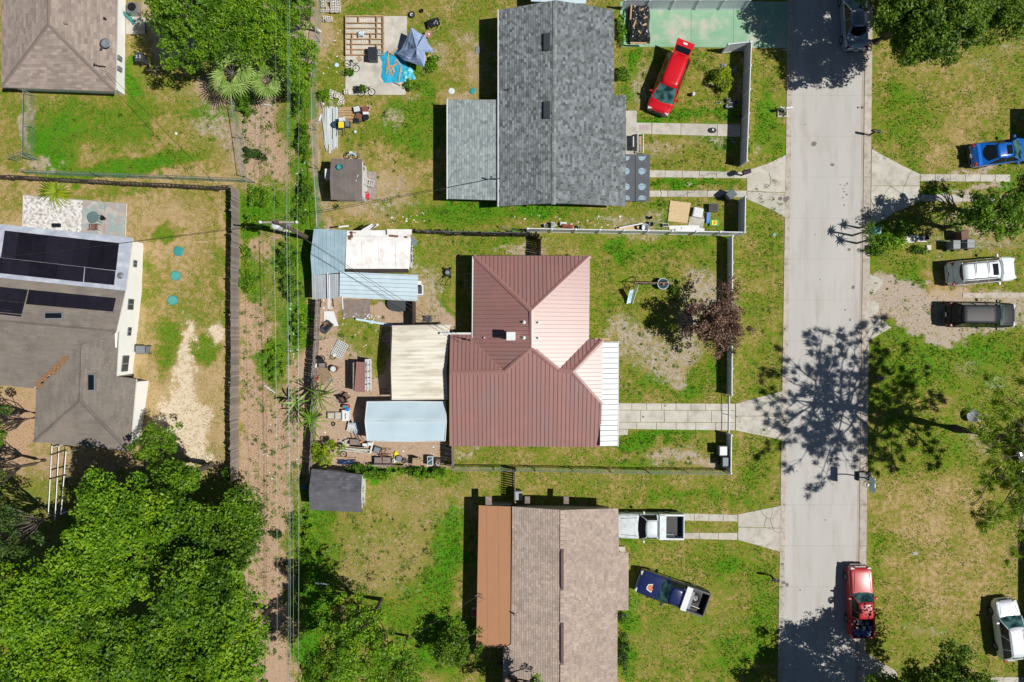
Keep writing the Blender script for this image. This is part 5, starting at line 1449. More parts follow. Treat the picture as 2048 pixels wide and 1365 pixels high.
tree('ornamental_tree', 'purple-brown leaved ornamental tree over the low white fence', (1432, 645), 80, (66, 68), 'red', 175, per=50, crad=.36, leaf=.085, seed=60, trunk=.11, hollow=.3, nl=16)
bush('few green suckers in the purple-brown tree', (1405, 640), (16, 14), 118, 'lime', 9, 24, .07, .15, 61, name='green_shoot', cat='shoot')
tree('broadleaf_tree', 'huge dense tree casting shade over the road at the top right', (1852, 2), 165, (122, 118), 'mid', 520, per=95, crad=.6, leaf=.11, seed=62, trunk=.3)
tree('broadleaf_tree', 'unseen tree added beyond the top edge to shade the road by the silver car', (1830, -120), 175, (110, 90), 'mid', 240, per=80, crad=.6, leaf=.12, seed=68)  # off-frame tree added to deepen the shade on the road
tree('broadleaf_tree', 'dense tree in the top right corner', (2000, 18), 120, (66, 62), 'mid', 150, per=80, crad=.5, leaf=.1, seed=63)
tree('broadleaf_tree', 'leafy branching tree above the white off-roader', (1978, 432), 130, (84, 54), 'oak', 130, per=65, crad=.4, leaf=.09, seed=64, hollow=.35)
tree('broadleaf_tree', 'tree at the right edge between blue car and white off-roader', (2050, 400), 130, (40, 50), 'dark', 50, per=55, crad=.42, leaf=.09, seed=65)
tree('broadleaf_tree', 'tree whose leafy shade covers the back of the red pickup at the bottom right', (1868, 1420), 150, (125, 120), 'mid', 380, per=75, crad=.5, leaf=.11, seed=66, trunk=.25, base=(1760, 1360))
tree('broadleaf_tree', 'tree at the bottom edge shading the road behind the red pickup', (1745, 1480), 150, (95, 100), 'mid', 230, per=75, crad=.5, leaf=.11, seed=67, trunk=.2)

# pine at the right edge: needles in tufts at the ends of bare limbs
rng = np.random.default_rng(77)
base = W(1912, 858)
T = Thing('pine_tree', 'tall leaning pine with open tufted limbs over the right lawn', 'pine tree', base)
top = base + Vector((-2.6, .2, 13.8))
tp_ = [base, base + Vector((.05, 0, 4)), base + Vector((-.6, .2, 8)), base + Vector((-1.6, .3, 11.5)), top]
T.part('trunk', MB().tube(tp_, .34, 10, r2=.1), M['bark'])
lb = MB(); tufts = []
for i in range(62):
    low_ = i % 8 == 0
    z = rng.uniform(5.5, 8.5) if low_ else rng.uniform(9.2, 13.6); t_ = z / 13.8
    o = Vector(np.interp(z, [0, 4, 8, 11.5, 13.8], [p.x for p in tp_]).item() for _ in (0,)) if False else Vector((float(np.interp(z, [0, 4, 8, 11.5, 13.8], [p.x for p in tp_])), float(np.interp(z, [0, 4, 8, 11.5, 13.8], [p.y for p in tp_])), z))
    a = rng.uniform(-2.1, 1.3) if low_ else rng.uniform(0, 2 * math.pi); ln = rng.uniform(2.6, 5.0) if low_ else rng.uniform(2.6, 6.6) * (1.35 - .5 * t_)
    dv = Vector((math.cos(a), math.sin(a), rng.uniform(-.05, .25)))
    pts = [o]
    for k in range(1, 6):
        pts.append(o + dv * ln * k / 5 + Vector((rng.normal() * .18, rng.normal() * .18, .12 * math.sin(k) + rng.normal() * .08)))
    lb.tube(pts, .075, 5, r2=.02)
    for k in range(2, 6):
        for _ in range(3 if k < 5 else 5):
            d2 = Vector((math.cos(a + rng.normal() * .9), math.sin(a + rng.normal() * .9), rng.uniform(0, .4)))
            l2 = rng.uniform(.4, 1.2); e = pts[k] + d2 * l2
            lb.tube([pts[k], pts[k].lerp(e, .5) + Vector((0, 0, .06)), e], .022, 3, r2=.01)
            if rng.uniform() < .66: tufts.append((e, d2))
T.part('limb', lb, M['bark'])
q = []; rn = []
for e, d2 in tufts:
    n = 60; tone = rng.uniform()
    D_ = rng.normal(size=(n, 3)) + np.array(d2) * .9; D_ /= np.linalg.norm(D_, axis=1)[:, None]
    Ln = rng.uniform(.22, .46, n)[:, None]
    sd = np.cross(D_, rng.normal(size=(n, 3))); sd /= np.linalg.norm(sd, axis=1)[:, None]
    e0 = np.array(e) + rng.normal(size=(n, 3)) * .1
    q.append(np.stack([e0 - sd * .03, e0 + sd * .03, e0 + D_ * Ln], 1).reshape(-1, 3)); rn.append(np.repeat(tone * .5 + rng.uniform(0, .5, n), 3))
me = np_mesh('crown', np.concatenate(q) - np.array(base), 3, np.concatenate(rn))
link('crown', me, L['pine'], parent=T.o)

# palms
def fan_palm(label, seen, h, fronds, R, seed, lm='palm'):
    rng = np.random.default_rng(seed); c = W(seen[0], seen[1], h); g = Vector((c.x, c.y, 0))
    T = Thing('fan_palm', label, 'palm tree', g)
    T.part('trunk', MB().tube([g, c], .14, 8, r2=.11), M['barkg'])
    for i in range(fronds):
        a = 2 * math.pi * (i + rng.uniform(-.3, .3)) / fronds; el = rng.uniform(.05, .5)
        L_ = R / S * rng.uniform(.75, 1.05)
        d = Vector((math.cos(a) * math.cos(el), math.sin(a) * math.cos(el), math.sin(el)))
        hub = c + d * L_ * rng.uniform(.12, .5)
        side = Vector((-math.sin(a), math.cos(a), 0))
        mb = MB().tube([c, c + d * L_ * .25 + Vector((0, 0, .08)), hub], .02, 4)
        st = T.part('frond_stalk', mb, M['green'] if False else M['tealbin'] if False else M['barkg'])
        lf = MB(); n = 17
        for k in range(n):
            b = (k / (n - 1) - .5) * 3.2
            dd = (d * math.cos(b) + side * math.sin(b)); dd.z = d.z * .4 - .12 * abs(b) * .6
            ll = L_ * .6 * (1 - .12 * abs(b)) * rng.uniform(.85, 1.05)
            p1 = hub + dd * ll * .6; p2 = hub + dd * ll + Vector((0, 0, -.18))
            s2 = Vector((-dd.y, dd.x, 0)).normalized() * .045
            lf.add([hub, p1 - s2, p1 + s2, p2], [(0, 1, 2), (1, 3, 2)], rng.uniform(.2, 1))
        link('frond', mesh_of(lf, 'frond', T.loc), L[lm], parent=st)
    return T
fan_palm('fan palm with broad pale fronds west of the cables', (466, 148), 75, 13, 64, 1)
fan_palm('fan palm with pale fronds beneath the overhead cables', (536, 160), 70, 11, 60, 2)
fan_palm('dry brownish fan palm between the two green palms', (508, 160), 35, 9, 36, 3, 'straw')

def long_leaf_plant(label, seen, h, n, R, seed, w=.1, lm='palm', name='banana_plant', cat='plant', droop=.9, base_h=None):
    rng = np.random.default_rng(seed); c = W(seen[0], seen[1], h if base_h is None else base_h); g = Vector((c.x, c.y, 0))
    T = Thing(name, label, cat, g)
    if c.z > .3: T.part('stem', MB().tube([g, c], .09, 7, r2=.06), M['barkg'])
    for i in range(n):
        a = 2 * math.pi * (i + rng.uniform(-.35, .35)) / n; L_ = R / S * rng.uniform(.6, 1.1)
        up = rng.uniform(.4, 1.0); lf = MB(); K = 7; pts = []
        for k in range(K + 1):
            t = k / K
            pts.append(c + Vector((math.cos(a + .2 * t), math.sin(a + .2 * t), 0)) * L_ * t + Vector((0, 0, L_ * (up * t - droop * t * t))))
        sd = Vector((-math.sin(a), math.cos(a), 0))
        ww = [w * math.sin(math.pi * min(1, .12 + .88 * k / K)) for k in range(K + 1)]
        vs = []
        for k in range(K + 1): vs += [pts[k] - sd * ww[k] + Vector((0, 0, ww[k] * .4)), pts[k], pts[k] + sd * ww[k] + Vector((0, 0, ww[k] * .4))]
        fs = []
        for k in range(K):
            b = 3 * k; fs += [(b, b + 3, b + 4, b + 1), (b + 1, b + 4, b + 5, b + 2)]
        vs = [Vector((v.x, v.y, max(.03, v.z))) for v in vs]
        lf.add(vs, fs, rng.uniform(.1, 1))
        T.part('leaf', lf, L[lm])
    return T
long_leaf_plant('upper rosette of the spidery long-leaved palms over the alley fence', (640, 790), 60, 15, 40, 5, w=.055, lm='mid')
long_leaf_plant('lower rosette of the spidery long-leaved palms over the alley fence', (622, 838), 70, 17, 44, 6, w=.055, lm='lime')
long_leaf_plant('small western rosette of long leaves beside the alley cables', (592, 806), 40, 9, 36, 7, w=.08)
long_leaf_plant('spiky yellow-green clump by the corner of the paint-spattered patio', (113, 384), 8, 60, 40, 8, w=.035, lm='yel', name='ornamental_grass', droop=.75)
long_leaf_plant('small yellow spiky plant on the verge outside the white fence', (1503, 301), 3, 22, 9, 9, w=.03, lm='yel', name='ornamental_grass')
for q_ in (((1735, 462), 60, 'tallest', 10), ((1741, 449), 44, 'upper', 14), ((1738, 480), 48, 'lower', 15)):
    long_leaf_plant('small spiky palm at the kerb by the green box, %s of three heads' % q_[2], q_[0], q_[1], 18, 15, q_[3], w=.045, lm='dark', name='young_palm', cat='palm tree')
long_leaf_plant('long-leaved green lily clump by the driveway apron, upper one', (1808, 452), 6, 34, 24, 11, w=.04, lm='lime', name='lily_clump')
long_leaf_plant('long-leaved green lily clump by the driveway apron, lower one', (1800, 482), 6, 30, 22, 12, w=.04, lm='lime', name='lily_clump')
bs = [
 ('bright yellow-green bush inside the white fence near the red minivan', (1447, 159), (21, 22), 34, 'yel', 34, 45),
 ('bright yellow-green bush at the fence corner above the charcoal shed', (648, 905), (32, 34), 44, 'yel', 60, 50),
 ('rounded bush under the fan palms', (498, 190), (26, 24), 40, 'oak', 36, 45),
 ('trailing bush just south of the fan palms', (492, 222), (18, 22), 22, 'oak', 20, 40),
 ('dark spiky bush by the chain-link corner of the alley', (505, 312), (28, 16), 16, 'dark', 22, 40),
 ('bright green weed mound left of the cables below the rail fence', (530, 398), (30, 24), 20, 'lime', 34, 45),
 ('bright green weed mound beside the top of the board fence', (505, 448), (18, 18), 22, 'lime', 24, 45),
 ('low weed mound west of the cables near the pole shadow', (508, 385), (22, 14), 12, 'lime', 18, 40),
 ('dense vine mound under the cables beside the blue-grey tin roof, upper half', (575, 520), (24, 40), 30, 'oak', 46, 45),
 ('dense vine mound under the cables beside the blue-grey tin roof, lower half', (582, 575), (22, 34), 28, 'oak', 40, 45),
 ('vine mound against the alley side of the crooked fence', (600, 650), (14, 38), 26, 'lime', 32, 45),
 ('long bright weed mound in mid alley by the palms', (553, 725), (20, 42), 20, 'lime', 40, 45),
 ('weed mound beside the long board fence near the first bend', (497, 562), (22, 28), 12, 'lime', 28, 40),
 ('weed mound by the fence line level with the tin roof', (492, 505), (10, 20), 12, 'lime', 14, 36),
 ('leafy growth on the alley side of the concrete block fence, upper', (604, 200), (14, 40), 40, 'lime', 36, 45),
 ('leafy growth on the alley side of the concrete block fence, lower', (610, 290), (14, 50), 34, 'oak', 38, 45),
 ('leafy growth beside the chain-link level with the taupe shed', (612, 380), (14, 40), 30, 'oak', 34, 45),
 ('ivy creeping over the lower end of the long board fence', (459, 945), (7, 26), 44, 'lime', 20, 45),
 ('green weed tuft in the stack of blocks', (650, 192), (11, 12), 14, 'lime', 14, 40),
 ('round weed beside the cyan tarp on the slab corner', (823, 172), (13, 12), 12, 'lime', 16, 40),
 ('weed growing on the left edge of the slab', (700, 146), (10, 6), 9, 'oak', 10, 36),
 ('weed growing beside the black rubbish bag on the slab', (726, 177), (7, 6), 9, 'oak', 8, 36),
 ('weed behind the tent toward the grey house', (866, 128), (14, 20), 12, 'lime', 20, 40),
 ('green shrub beside the front wall of the grey house', (1243, 150), (13, 20), 20, 'oak', 22, 40),
 ('low green shrub under the street side eave of the grey house', (1243, 60), (8, 40), 12, 'lime', 24, 40),
 ('hedge growth overhanging the chain-link above the charcoal shed, left half', (755, 948), (42, 10), 26, 'lime', 50, 45),
 ('hedge growth overhanging the chain-link above the charcoal shed, right half', (850, 946), (52, 9), 26, 'lime', 56, 45),
 ('bushy weeds by the charcoal shed and the shaded fence', (620, 1090), (12, 70), 18, 'lime', 50, 45),
 ('dark shrub on the lower street side of the beige house', (1247, 1300), (9, 40), 24, 'dark', 30, 40),
 ('green shrub at the porch corner of the beige house under the antenna', (1249, 1236), (11, 10), 14, 'oak', 14, 40),
 ('green shrubs at the left of the flower bed by the broken paving stones', (1748, 500), (20, 12), 16, 'oak', 22, 40),
 ('yellowish shrubs around the pale paving stones', (1775, 480), (24, 26), 10, 'lime', 24, 40),
 ('small shrub beside the off-roader shadow', (1838, 500), (16, 8), 10, 'oak', 12, 40),
 ('pine seedling clump on the dry lawn at the right edge', (1985, 1035), (24, 26), 30, 'pine', 26, 36),
 ('dark weed clump in the alley near the charcoal shed', (553, 1068), (10, 8), 9, 'dark', 10, 36),
 ('green vine climbing at the alley edge low on the shaded fence', (590, 1050), (8, 30), 14, 'oak', 20, 40),
 ('small bush beside the tree shadow on the front lawn', (1345, 580), (12, 10), 10, 'mid', 12, 36),
 ('bright weed patch in the mid alley by the white litter', (600, 420), (14, 30), 14, 'oak', 24, 40),
 ('small dark bush at the junk yard corner below the fence end', (715, 938), (24, 8), 22, 'oak', 20, 40),
]
for i, b in enumerate(bs):
    bush(b[0], b[1], b[2], b[3], b[4], b[5], b[6], seed=i, leaf=.075 if b[4] != 'pine' else .06, crad=.24)

# grass: real tufts, denser where the lawn is lush, none on paving
def grass_field():
    rng = np.random.default_rng(5)
    n = 420000
    X = rng.uniform(-44, 44, n); Y = rng.uniform(-30, 30, n)
    px, py = X * S + 1024, 682.5 - Y * S
    Lm, D, K, P = ground_masks(px, py)
    # slow variation, same spirit as the soil
    v = np.zeros(n)
    for k in range(24):
        a = rng.uniform(0, 6.28); f = rng.uniform(.6, 5.5)
        v += np.sin(f * (X * math.cos(a) + Y * math.sin(a)) + rng.uniform(0, 6.28)) / 6
    dens = np.clip(Lm * 1.0 + v * .45 - .06, 0.02, 1) * (1 - np.clip(D * 1.1 + v * .3, 0, .97)) * (1 - np.clip(P, 0, .95))
    keep = rng.uniform(size=n) < dens
    blocked = [(1566, -99, 1744, 1999), (1236, -40, 1580, 97), (1270, 245, 1482, 273), (1296, 341, 1502, 357), (1296, 382, 1495, 395), (1250, 222, 1273, 330), (1230, 806, 1566, 861), (1355, 1026, 1475, 1043),
               (1355, 1065, 1475, 1080), (1475, 1024, 1562, 1090), (1742, 320, 1815, 430), (1815, 348, 2048, 364), (1815, 389, 2010, 404), (691, 34, 815, 191), (47, 392, 253, 480), (1492, 330, 1575, 415), (900, 520, 1180, 890), (1000, 30, 1226, 405), (900, 210, 1000, 395),
               (1235, 300, 1300, 400), (0, 0, 250, 180), (0, 470, 262, 760)]
    for x0, y0, x1, y1 in blocked:
        keep &= ~((px > x0) & (px < x1) & (py > y0) & (py < y1))
    X, Y, Lk, vk = X[keep], Y[keep], Lm[keep], v[keep]
    m = len(X)
    h = rng.uniform(.03, .1, m) * (0.6 + Lk * 1.2)
    q = []
    for j in range(2):
        a = rng.uniform(0, 6.28, m); w = rng.uniform(.02, .045, m) * (0.7 + .6 * Lk); ln = rng.uniform(.02, .12, m)
        bx, by = X + rng.uniform(-.04, .04, m), Y + rng.uniform(-.04, .04, m)
        A = np.stack([bx - np.sin(a) * w, by + np.cos(a) * w, np.full(m, .005)], 1)
        B_ = np.stack([bx + np.sin(a) * w, by - np.cos(a) * w, np.full(m, .005)], 1)
        C = np.stack([bx + np.cos(a) * ln, by + np.sin(a) * ln, h], 1)
        q.append(np.stack([A, B_, C], 1))
    V = np.concatenate(q).reshape(-1, 3)
    rn = np.clip(Lk * 1.0 + vk * .5 + rng.normal(size=m) * .22, 0, 1)
    me = np_mesh('grass', V, 3, np.repeat(np.concatenate([rn, rn]), 3))
    link('grass', me, L['grass'], kind='stuff')
grass_field()

def weeds():
    rng = np.random.default_rng(12); C = []; T_ = []
    for x0, y0, x1, y1, n in ((484, 200, 610, 1320, 620), (645, 200, 990, 455, 110), (1210, 480, 1450, 795, 80), (1240, 872, 1450, 930, 30), (640, 1020, 950, 1200, 150), (60, 200, 460, 340, 70), (1260, 100, 1480, 240, 40), (1300, 278, 1470, 338, 30), (1300, 400, 1470, 450, 10), (1500, 100, 1570, 1000, 60), (1740, 560, 2040, 760, 60), (905, 480, 940, 660, 12), (630, 630, 780, 720, 20)):
        C.append(np.stack([(rng.uniform(x0, x1, n) - 1024) / S, (682.5 - rng.uniform(y0, y1, n)) / S, np.zeros(n)], 1)); T_.append(rng.uniform(0, 1, n))
    C = np.concatenate(C); T_ = np.concatenate(T_); k = 30
    r = rng.uniform(.06, .3, len(C))
    P_ = C[:, None, :] + rng.normal(size=(len(C), k, 3)) * r[:, None, None] * .5
    P_[:, :, 2] = np.abs(P_[:, :, 2]) * .4 + .02
    P_ = P_.reshape(-1, 3)
    q = leaf_quads(P_, .045, rng, 1.2)
    link('weeds', np_mesh('weeds', q, 4, np.repeat(np.clip(np.repeat(T_, k) * .7 + rng.uniform(0, .3, len(P_)), 0, 1), 4)), L['oak'], kind='stuff')
weeds()

def litter(name, m, zones, n, smin, smax, seed, zh=.03):
    """ground clutter nobody could count: scraps, twigs, fallen leaves"""
    rng = random.Random(seed); mb = MB()
    for i in range(n):
        x0, y0, x1, y1 = rng.choice(zones)
        w = W(rng.uniform(x0, x1), rng.uniform(y0, y1)); s = rng.uniform(smin, smax)
        mb.box((w.x, w.y, .01 + rng.random() * zh), (s, s * rng.uniform(.3, 1), .012), rz=rng.random() * 6, rx=rng.gauss(0, .25), ry=rng.gauss(0, .25))
    link(name, mesh_of(mb, name), m, kind='stuff')
litter('paper_litter', M['paper'], [(590, 90, 612, 430), (580, 500, 590, 720), (520, 700, 600, 1000), (640, 60, 690, 230), (780, 425, 850, 450), (640, 600, 760, 700), (640, 680, 700, 930), (1020, 430, 1250, 455), (700, 880, 900, 930), (560, 450, 585, 470), (730, 630, 760, 650)], 330, .04, .17, 3)
def fallen_sticks():
    rng = random.Random(9); mb = MB()
    for i in range(900):
        x0, y0, x1, y1 = rng.choice([(485, 190, 600, 360), (485, 560, 590, 1100), (485, 560, 590, 1100), (450, 200, 480, 340), (400, 150, 470, 230), (520, 1080, 560, 1300)])
        w = W(rng.uniform(x0, x1), rng.uniform(y0, y1)); a = rng.gauss(1.57, .7); l_ = rng.uniform(.08, .45)
        d = Vector((math.cos(a), math.sin(a), rng.gauss(0, .1))) * l_
        mb.tube([w + Vector((0, 0, .02)), w + d + Vector((0, 0, .03))], rng.uniform(.006, .014), 3, cap=False)
    link('fallen_stick', mesh_of(mb, 'fallen_stick'), mat('dead_stick', (0.42, 0.31, 0.23), (0.2, 0.14, 0.1), nscale=.8, rough=.95), kind='stuff')
fallen_sticks()
def dead_leaves():
    rng = np.random.default_rng(8); P_ = []
    for x0, y0, x1, y1, n in ((480, 560, 600, 1200, 3500), (480, 180, 600, 360, 1200), (0, 780, 75, 1050, 900), (80, 895, 280, 1050, 1200), (260, 760, 470, 980, 900), (620, 600, 900, 930, 900), (640, 1080, 760, 1200, 500), (1860, 330, 2040, 400, 300), (1840, 440, 1960, 480, 200), (1750, 590, 1880, 660, 120), (1730, 1300, 1990, 1360, 200)):
        P_.append(np.stack([(rng.uniform(x0, x1, n) - 1024) / S, (682.5 - rng.uniform(y0, y1, n)) / S, rng.uniform(.02, .05, n)], 1))
    P_ = np.concatenate(P_)
    q = leaf_quads(P_, .05, rng, 2.5)
    link('fallen_leaves', np_mesh('fallen_leaves', q, 4, np.repeat(rng.uniform(0, 1, len(P_)), 4)), L['straw'], kind='stuff')
dead_leaves()

# ------------------------------------------------------------------ vehicles (x forward, y left)
def loft(stations):
    mb = MB(); n = None; vs = []
    for x, w, zb, zs, zt, cr, k in stations:
        half = [(0, zb), (w * .82, zb), (w * .97, zb + .12), (w, (zb + zs) / 2), (w * .985, zs), (w * k, zt), (w * k * .55, zt + cr * .75), (0, zt + cr)]
        ring = half + [(-y, z) for y, z in half[-2:0:-1]]
        n = len(ring)
        vs += [(x, y, z) for y, z in ring]
    fs = []
    m = len(stations)
    for i in range(m - 1):
        for j in range(n):
            j2 = (j + 1) % n
            fs.append((i * n + j, (i + 1) * n + j, (i + 1) * n + j2, i * n + j2))
    fs.append(tuple(range(n))); fs.append(tuple((m - 1) * n + j for j in range(n - 1, -1, -1)))
    mb.add(vs, fs)
    return mb

def vehicle(name, label, cat, seen, head, p, paint, group='vehicles parked on the street and yards', hmid=28):
    """p: proportions; seen = surveyed middle of the body; head = (dx,dy) photo direction of the front"""
    c = W(seen[0], seen[1], hmid)
    rz = math.atan2(-head[1], head[0])
    T = Thing(name, label, cat, (c.x, c.y, 0), group, rz=rz, local=True)
    Ln, w = p['L'], p['w'] / 2
    xf, xr = Ln / 2, -Ln / 2
    hf, hc, bt, tr = p['hf'], p['hc'], p['belt'], p['tail']      # hood front, cowl, belt, tail heights
    xw, x0, x1, xb = p['xw'], p['x0'], p['x1'], p['xb']           # windscreen base, roof front, roof rear, rear glass base
    zr, wt = p['zr'], p['wt'] / 2
    bed = p.get('bed')
    sb = .22
    st = []
    def S_(x, w_, zt, cr=.02, k=.9, zb=sb): st.append((x, w_, zb, zt - .14, zt, cr, k))
    S_(xf, w * .62, hf - .28, 0, .9, .32); S_(xf - .05, w * .8, hf - .14, .0, .9, .26); S_(xf - .18, w * .93, hf - .03, .02, .88); S_(xf - .45, w * .985, hf + .02, .045, .86)
    S_((xf - .5 + xw) / 2, w, (hf + hc) / 2 + .02, .06, .84); S_(xw + .05, w, hc, .05, .86)
    xe = p['bedx'] if bed else xb
    S_((xw + xe) / 2, w, bt, .0, .92); S_(xe, w, bt, .0, .92)
    if not bed:
        if tr < bt + .3 and xb > xr + .35:
            S_((xb + xr) / 2, w * .99, tr + .03, .05, .84)
        S_(xr + .3, w * .975, tr, .03, .86); S_(xr + .1, w * .88, tr - .08, .0, .88, .28); S_(xr, w * .7, tr - .3, 0, .9, .32)
    body = T.part('body', loft(st), paint, smooth=False)
    md = body.modifiers.new('soft', 'BEVEL'); md.width = .035; md.segments = 2; md.limit_method = 'ANGLE'; md.angle_limit = math.radians(28)
    body.data.polygons.foreach_set('use_smooth', [True] * len(body.data.polygons))
    try: body.data.set_sharp_from_angle(angle=math.radians(40))
    except Exception: pass
    # glasshouse
    wb = w * .93
    def arc(xc, half, z, bul, n=6):
        return [Vector((xc + bul * (1 - (2 * i / n - 1) ** 2), half * (2 * i / n - 1), z)) for i in range(n + 1)]
    def sheet(lo, hi, th=.012):
        mb = MB(); n = len(lo)
        mb.add(lo + hi, [(i, i + 1, n + i + 1, n + i) for i in range(n - 1)])
        return mb
    T.part('windscreen', sheet(arc(xw, wb, hc - .0, .16), arc(x0 + .03, wt * .97, zr - .035, .08)), p.get('ws', M['glassg']), smooth=True)
    if p.get('backglass', True):
        T.part('rear_pillar', sheet(arc(xb - .02, wb * .99, bt - .012, -.06 if not bed else 0), arc(x1 - .03, wt * .99, zr - .05, -.05 if not bed else 0)), paint, smooth=True)
        T.part('rear_window', sheet(arc(xb + .04, wb * .84, bt + .012, -.06 if not bed else 0), arc(x1 - .05, wt * .86, zr - .04, -.05 if not bed else 0)), M['glass'], smooth=True)
    for s in (-1, 1):
        cuts = p.get('cuts', [0, .45, 1])
        lo = lambda t: Vector((xw + (xb - xw) * t - .05 + .1 * t, s * wb, bt - .01)); hi = lambda t: Vector((x0 + (x1 - x0) * t, s * wt * .995, zr - .05))
        for i in range(len(cuts) - 1):
            a, b = cuts[i] + .015, cuts[i + 1] - .015
            T.part('side_window', MB().add([lo(a), lo(b), hi(b), hi(a)], [(0, 1, 2, 3)]), M['glass'])
        for t in cuts:
            T.part('pillar', MB().tube([lo(t) * 1.0, hi(t)], .035 if 0 < t < 1 else .05, 5), paint)
        # mirrors, lamps, wheels
        T.part('mirror', MB().box((xw - .35, s * (w + .12), bt + .05), (.14, .24, .17), top=.8), paint if not p.get('dm') else M['black'])
        hl = MB().box((xf - .14, s * w * .7, hf - .12), (.22, w * .36, .14), rz=-s * .35, top=.8)
        T.part('headlight', hl, M['lampc'])
        if bed: T.part('tail_light', MB().box((xr + .02, s * (w - .1), .85), (.06, .12, .35)), M['lampr'])
        else: T.part('tail_light', MB().box((xr + .14, s * w * .8, tr - .1), (.14, w * .3, .16), rz=s * .4), M['lampr'])
        for xx in (xf - p.get('fo', .9), xr + p.get('ro', 1.0)):
            q = T.part('wheel', MB().tube([(xx, s * (w - .22), .33), (xx, s * (w + .015), .33)], .34, 16), M['rubber'])
            link('rim', mesh_of(MB().tube([(xx, s * (w + .012), .33), (xx, s * (w + .022), .33)], .2, 12), 'rim'), M['steel'], parent=q)
    # roof, crowned
    mb = MB(); NX, NY = 6, 6; vs = []
    for i in range(NX + 1):
        for j in range(NY + 1):
            u, v = i / NX, 2 * j / NY - 1
            x = x1 + (x0 - x1) * u + (.08 if u == 1 else -.05 if u == 0 and not bed else 0) * (1 - v * v)
            ww = wt * (1 - .03 * (2 * u - 1) ** 4)
            vs.append((x, ww * v, zr - .045 * v * v - .035 * (2 * u - 1) ** 2))
    fs = [(i * (NY + 1) + j, (i + 1) * (NY + 1) + j, (i + 1) * (NY + 1) + j + 1, i * (NY + 1) + j + 1) for i in range(NX) for j in range(NY)]
    mb.add(vs, fs)
    rf = T.part('roof', mb, p.get('roofm', paint), smooth=True)
    so = rf.modifiers.new('thick', 'SOLIDIFY'); so.thickness = .05; so.offset = -1
    if p.get('sunroof'):
        a, b = p['sunroof']
        T.part('sunroof', MB().box(((a + b) / 2, 0, zr - .004), (abs(a - b), wt * 1.25, .03)), M['glass'])
    for y in p.get('ribs', []):
        T.part('roof_rib', MB().box(((x0 + x1) / 2 - .1, y, zr + .0 - .045 * (y / wt) ** 2), (abs(x0 - x1) - .5, .025, .03)), p.get('ribm', paint))
    if p.get('rack'):
        for s in (-1, 1): T.part('roof_rail', MB().tube([(x1 + .15, s * wt * .86, zr - .03), (x1 + .2, s * wt * .86, zr + .06), (x0 - .3, s * wt * .86, zr + .06), (x0 - .2, s * wt * .86, zr - .03)], .022, 5), p['rack'])
        for x in p.get('bars', []): T.part('crossbar', MB().tube([(x, -wt * .86, zr + .07), (x, wt * .86, zr + .07)], .025, 5), p['rack'])
    for s in (-.3, .35): T.part('wiper', MB().tube([(xw + .12, s - .1, hc + .03), (xw - .15, s + .35, hc + .03 + (zr - hc) * .35)], .012, 4), M['black'])
    # hood shut lines
    for s in (-1, 1): T.part('bonnet_crease', MB().tube([(xf - .4, s * w * .62, hf + .055), (xw + .15, s * w * .72, hc + .045)], .012, 4), M['dgrey'] if p.get('crease', 0) else paint)
    T.part('front_bumper', MB().box((xf - .02, 0, .45), (.16, w * 1.35, .22), top=.95), p.get('bump', M['dgrey']))
    T.part('grille', MB().box((xf - .0, 0, hf - .22), (.06, w * .9, .16)), M['chrome'] if bed else M['black'])
    if not bed or p.get('rb'): T.part('rear_bumper', MB().box((xr + .02, 0, .5), (.16, w * 1.4, .2), top=.95), p.get('bump', M['dgrey']))
    T.part('number_plate', MB().box((xr - .075 if not bed else xr - .02, 0, .75), (.02, .32, .16)), M['white'])
    if bed:
        bx = p['bedx'] - .03; zb = .62; zw = p['bedz']; tw = .09
        T.part('bed_floor', MB().box(((bx + xr) / 2, 0, zb), (bx - xr, w * 2 - .1, .08)), p.get('bedm', M['black']))
        for s in (-1, 1): T.part('bed_side', MB().box(((bx + xr) / 2, s * (w - .07), (zw + .35) / 2), (bx - xr - .01, .14, zw - .35)), p.get('sidem', paint))
        for s in (-1, 1): T.part('wheel_arch', MB().box((xr + 1.0, s * (w - .25), zb + .15), (.8, .24, .26), top=.85), p.get('bedm', M['black']))
        T.part('tailgate', MB().box((xr + .03, 0, (zw + .45) / 2), (.07, 2 * w - .3, zw - .45)), p.get('sidem', paint))
        T.part('bed_front', MB().box((bx - .03, 0, (zw + .6) / 2), (.06, 2 * w - .3, zw - .6)), p.get('sidem', paint))
        for k in range(9): T.part('bed_rib', MB().box(((bx + xr) / 2, -.6 + .15 * k, zb + .045), (bx - xr - .25, .05, .02)), p.get('bedm', M['black']))
    return T

CROSS = dict(hf=.88, hc=1.05, belt=1.05, tail=1.1, zr=1.65)
v = vehicle('minivan', 'bright red minivan with raised tailgate on the lawn of the grey house', 'minivan', (1339, 165), (-46, 118),
        dict(L=4.75, w=2.0, hf=.86, hc=1.05, belt=1.08, tail=1.15, xw=1.5, x0=.5, x1=-2.05, xb=-2.22, zr=1.74, wt=1.36, cuts=[0, .33, .68, 1], backglass=False, ribs=[-.3, -.1, .1, .3]), M['c_red'])
tg = v.part('raised_tailgate', MB().add([(-2.08, -.66, 1.76), (-2.08, .66, 1.76), (-3.05, .72, 1.98), (-3.05, -.72, 1.98), (-2.08, -.66, 1.7), (-2.08, .66, 1.7), (-3.05, .72, 1.9), (-3.05, -.72, 1.9)], [(0, 3, 2, 1), (4, 5, 6, 7), (0, 1, 5, 4), (1, 2, 6, 5), (2, 3, 7, 6), (3, 0, 4, 7)]), M['c_red'])
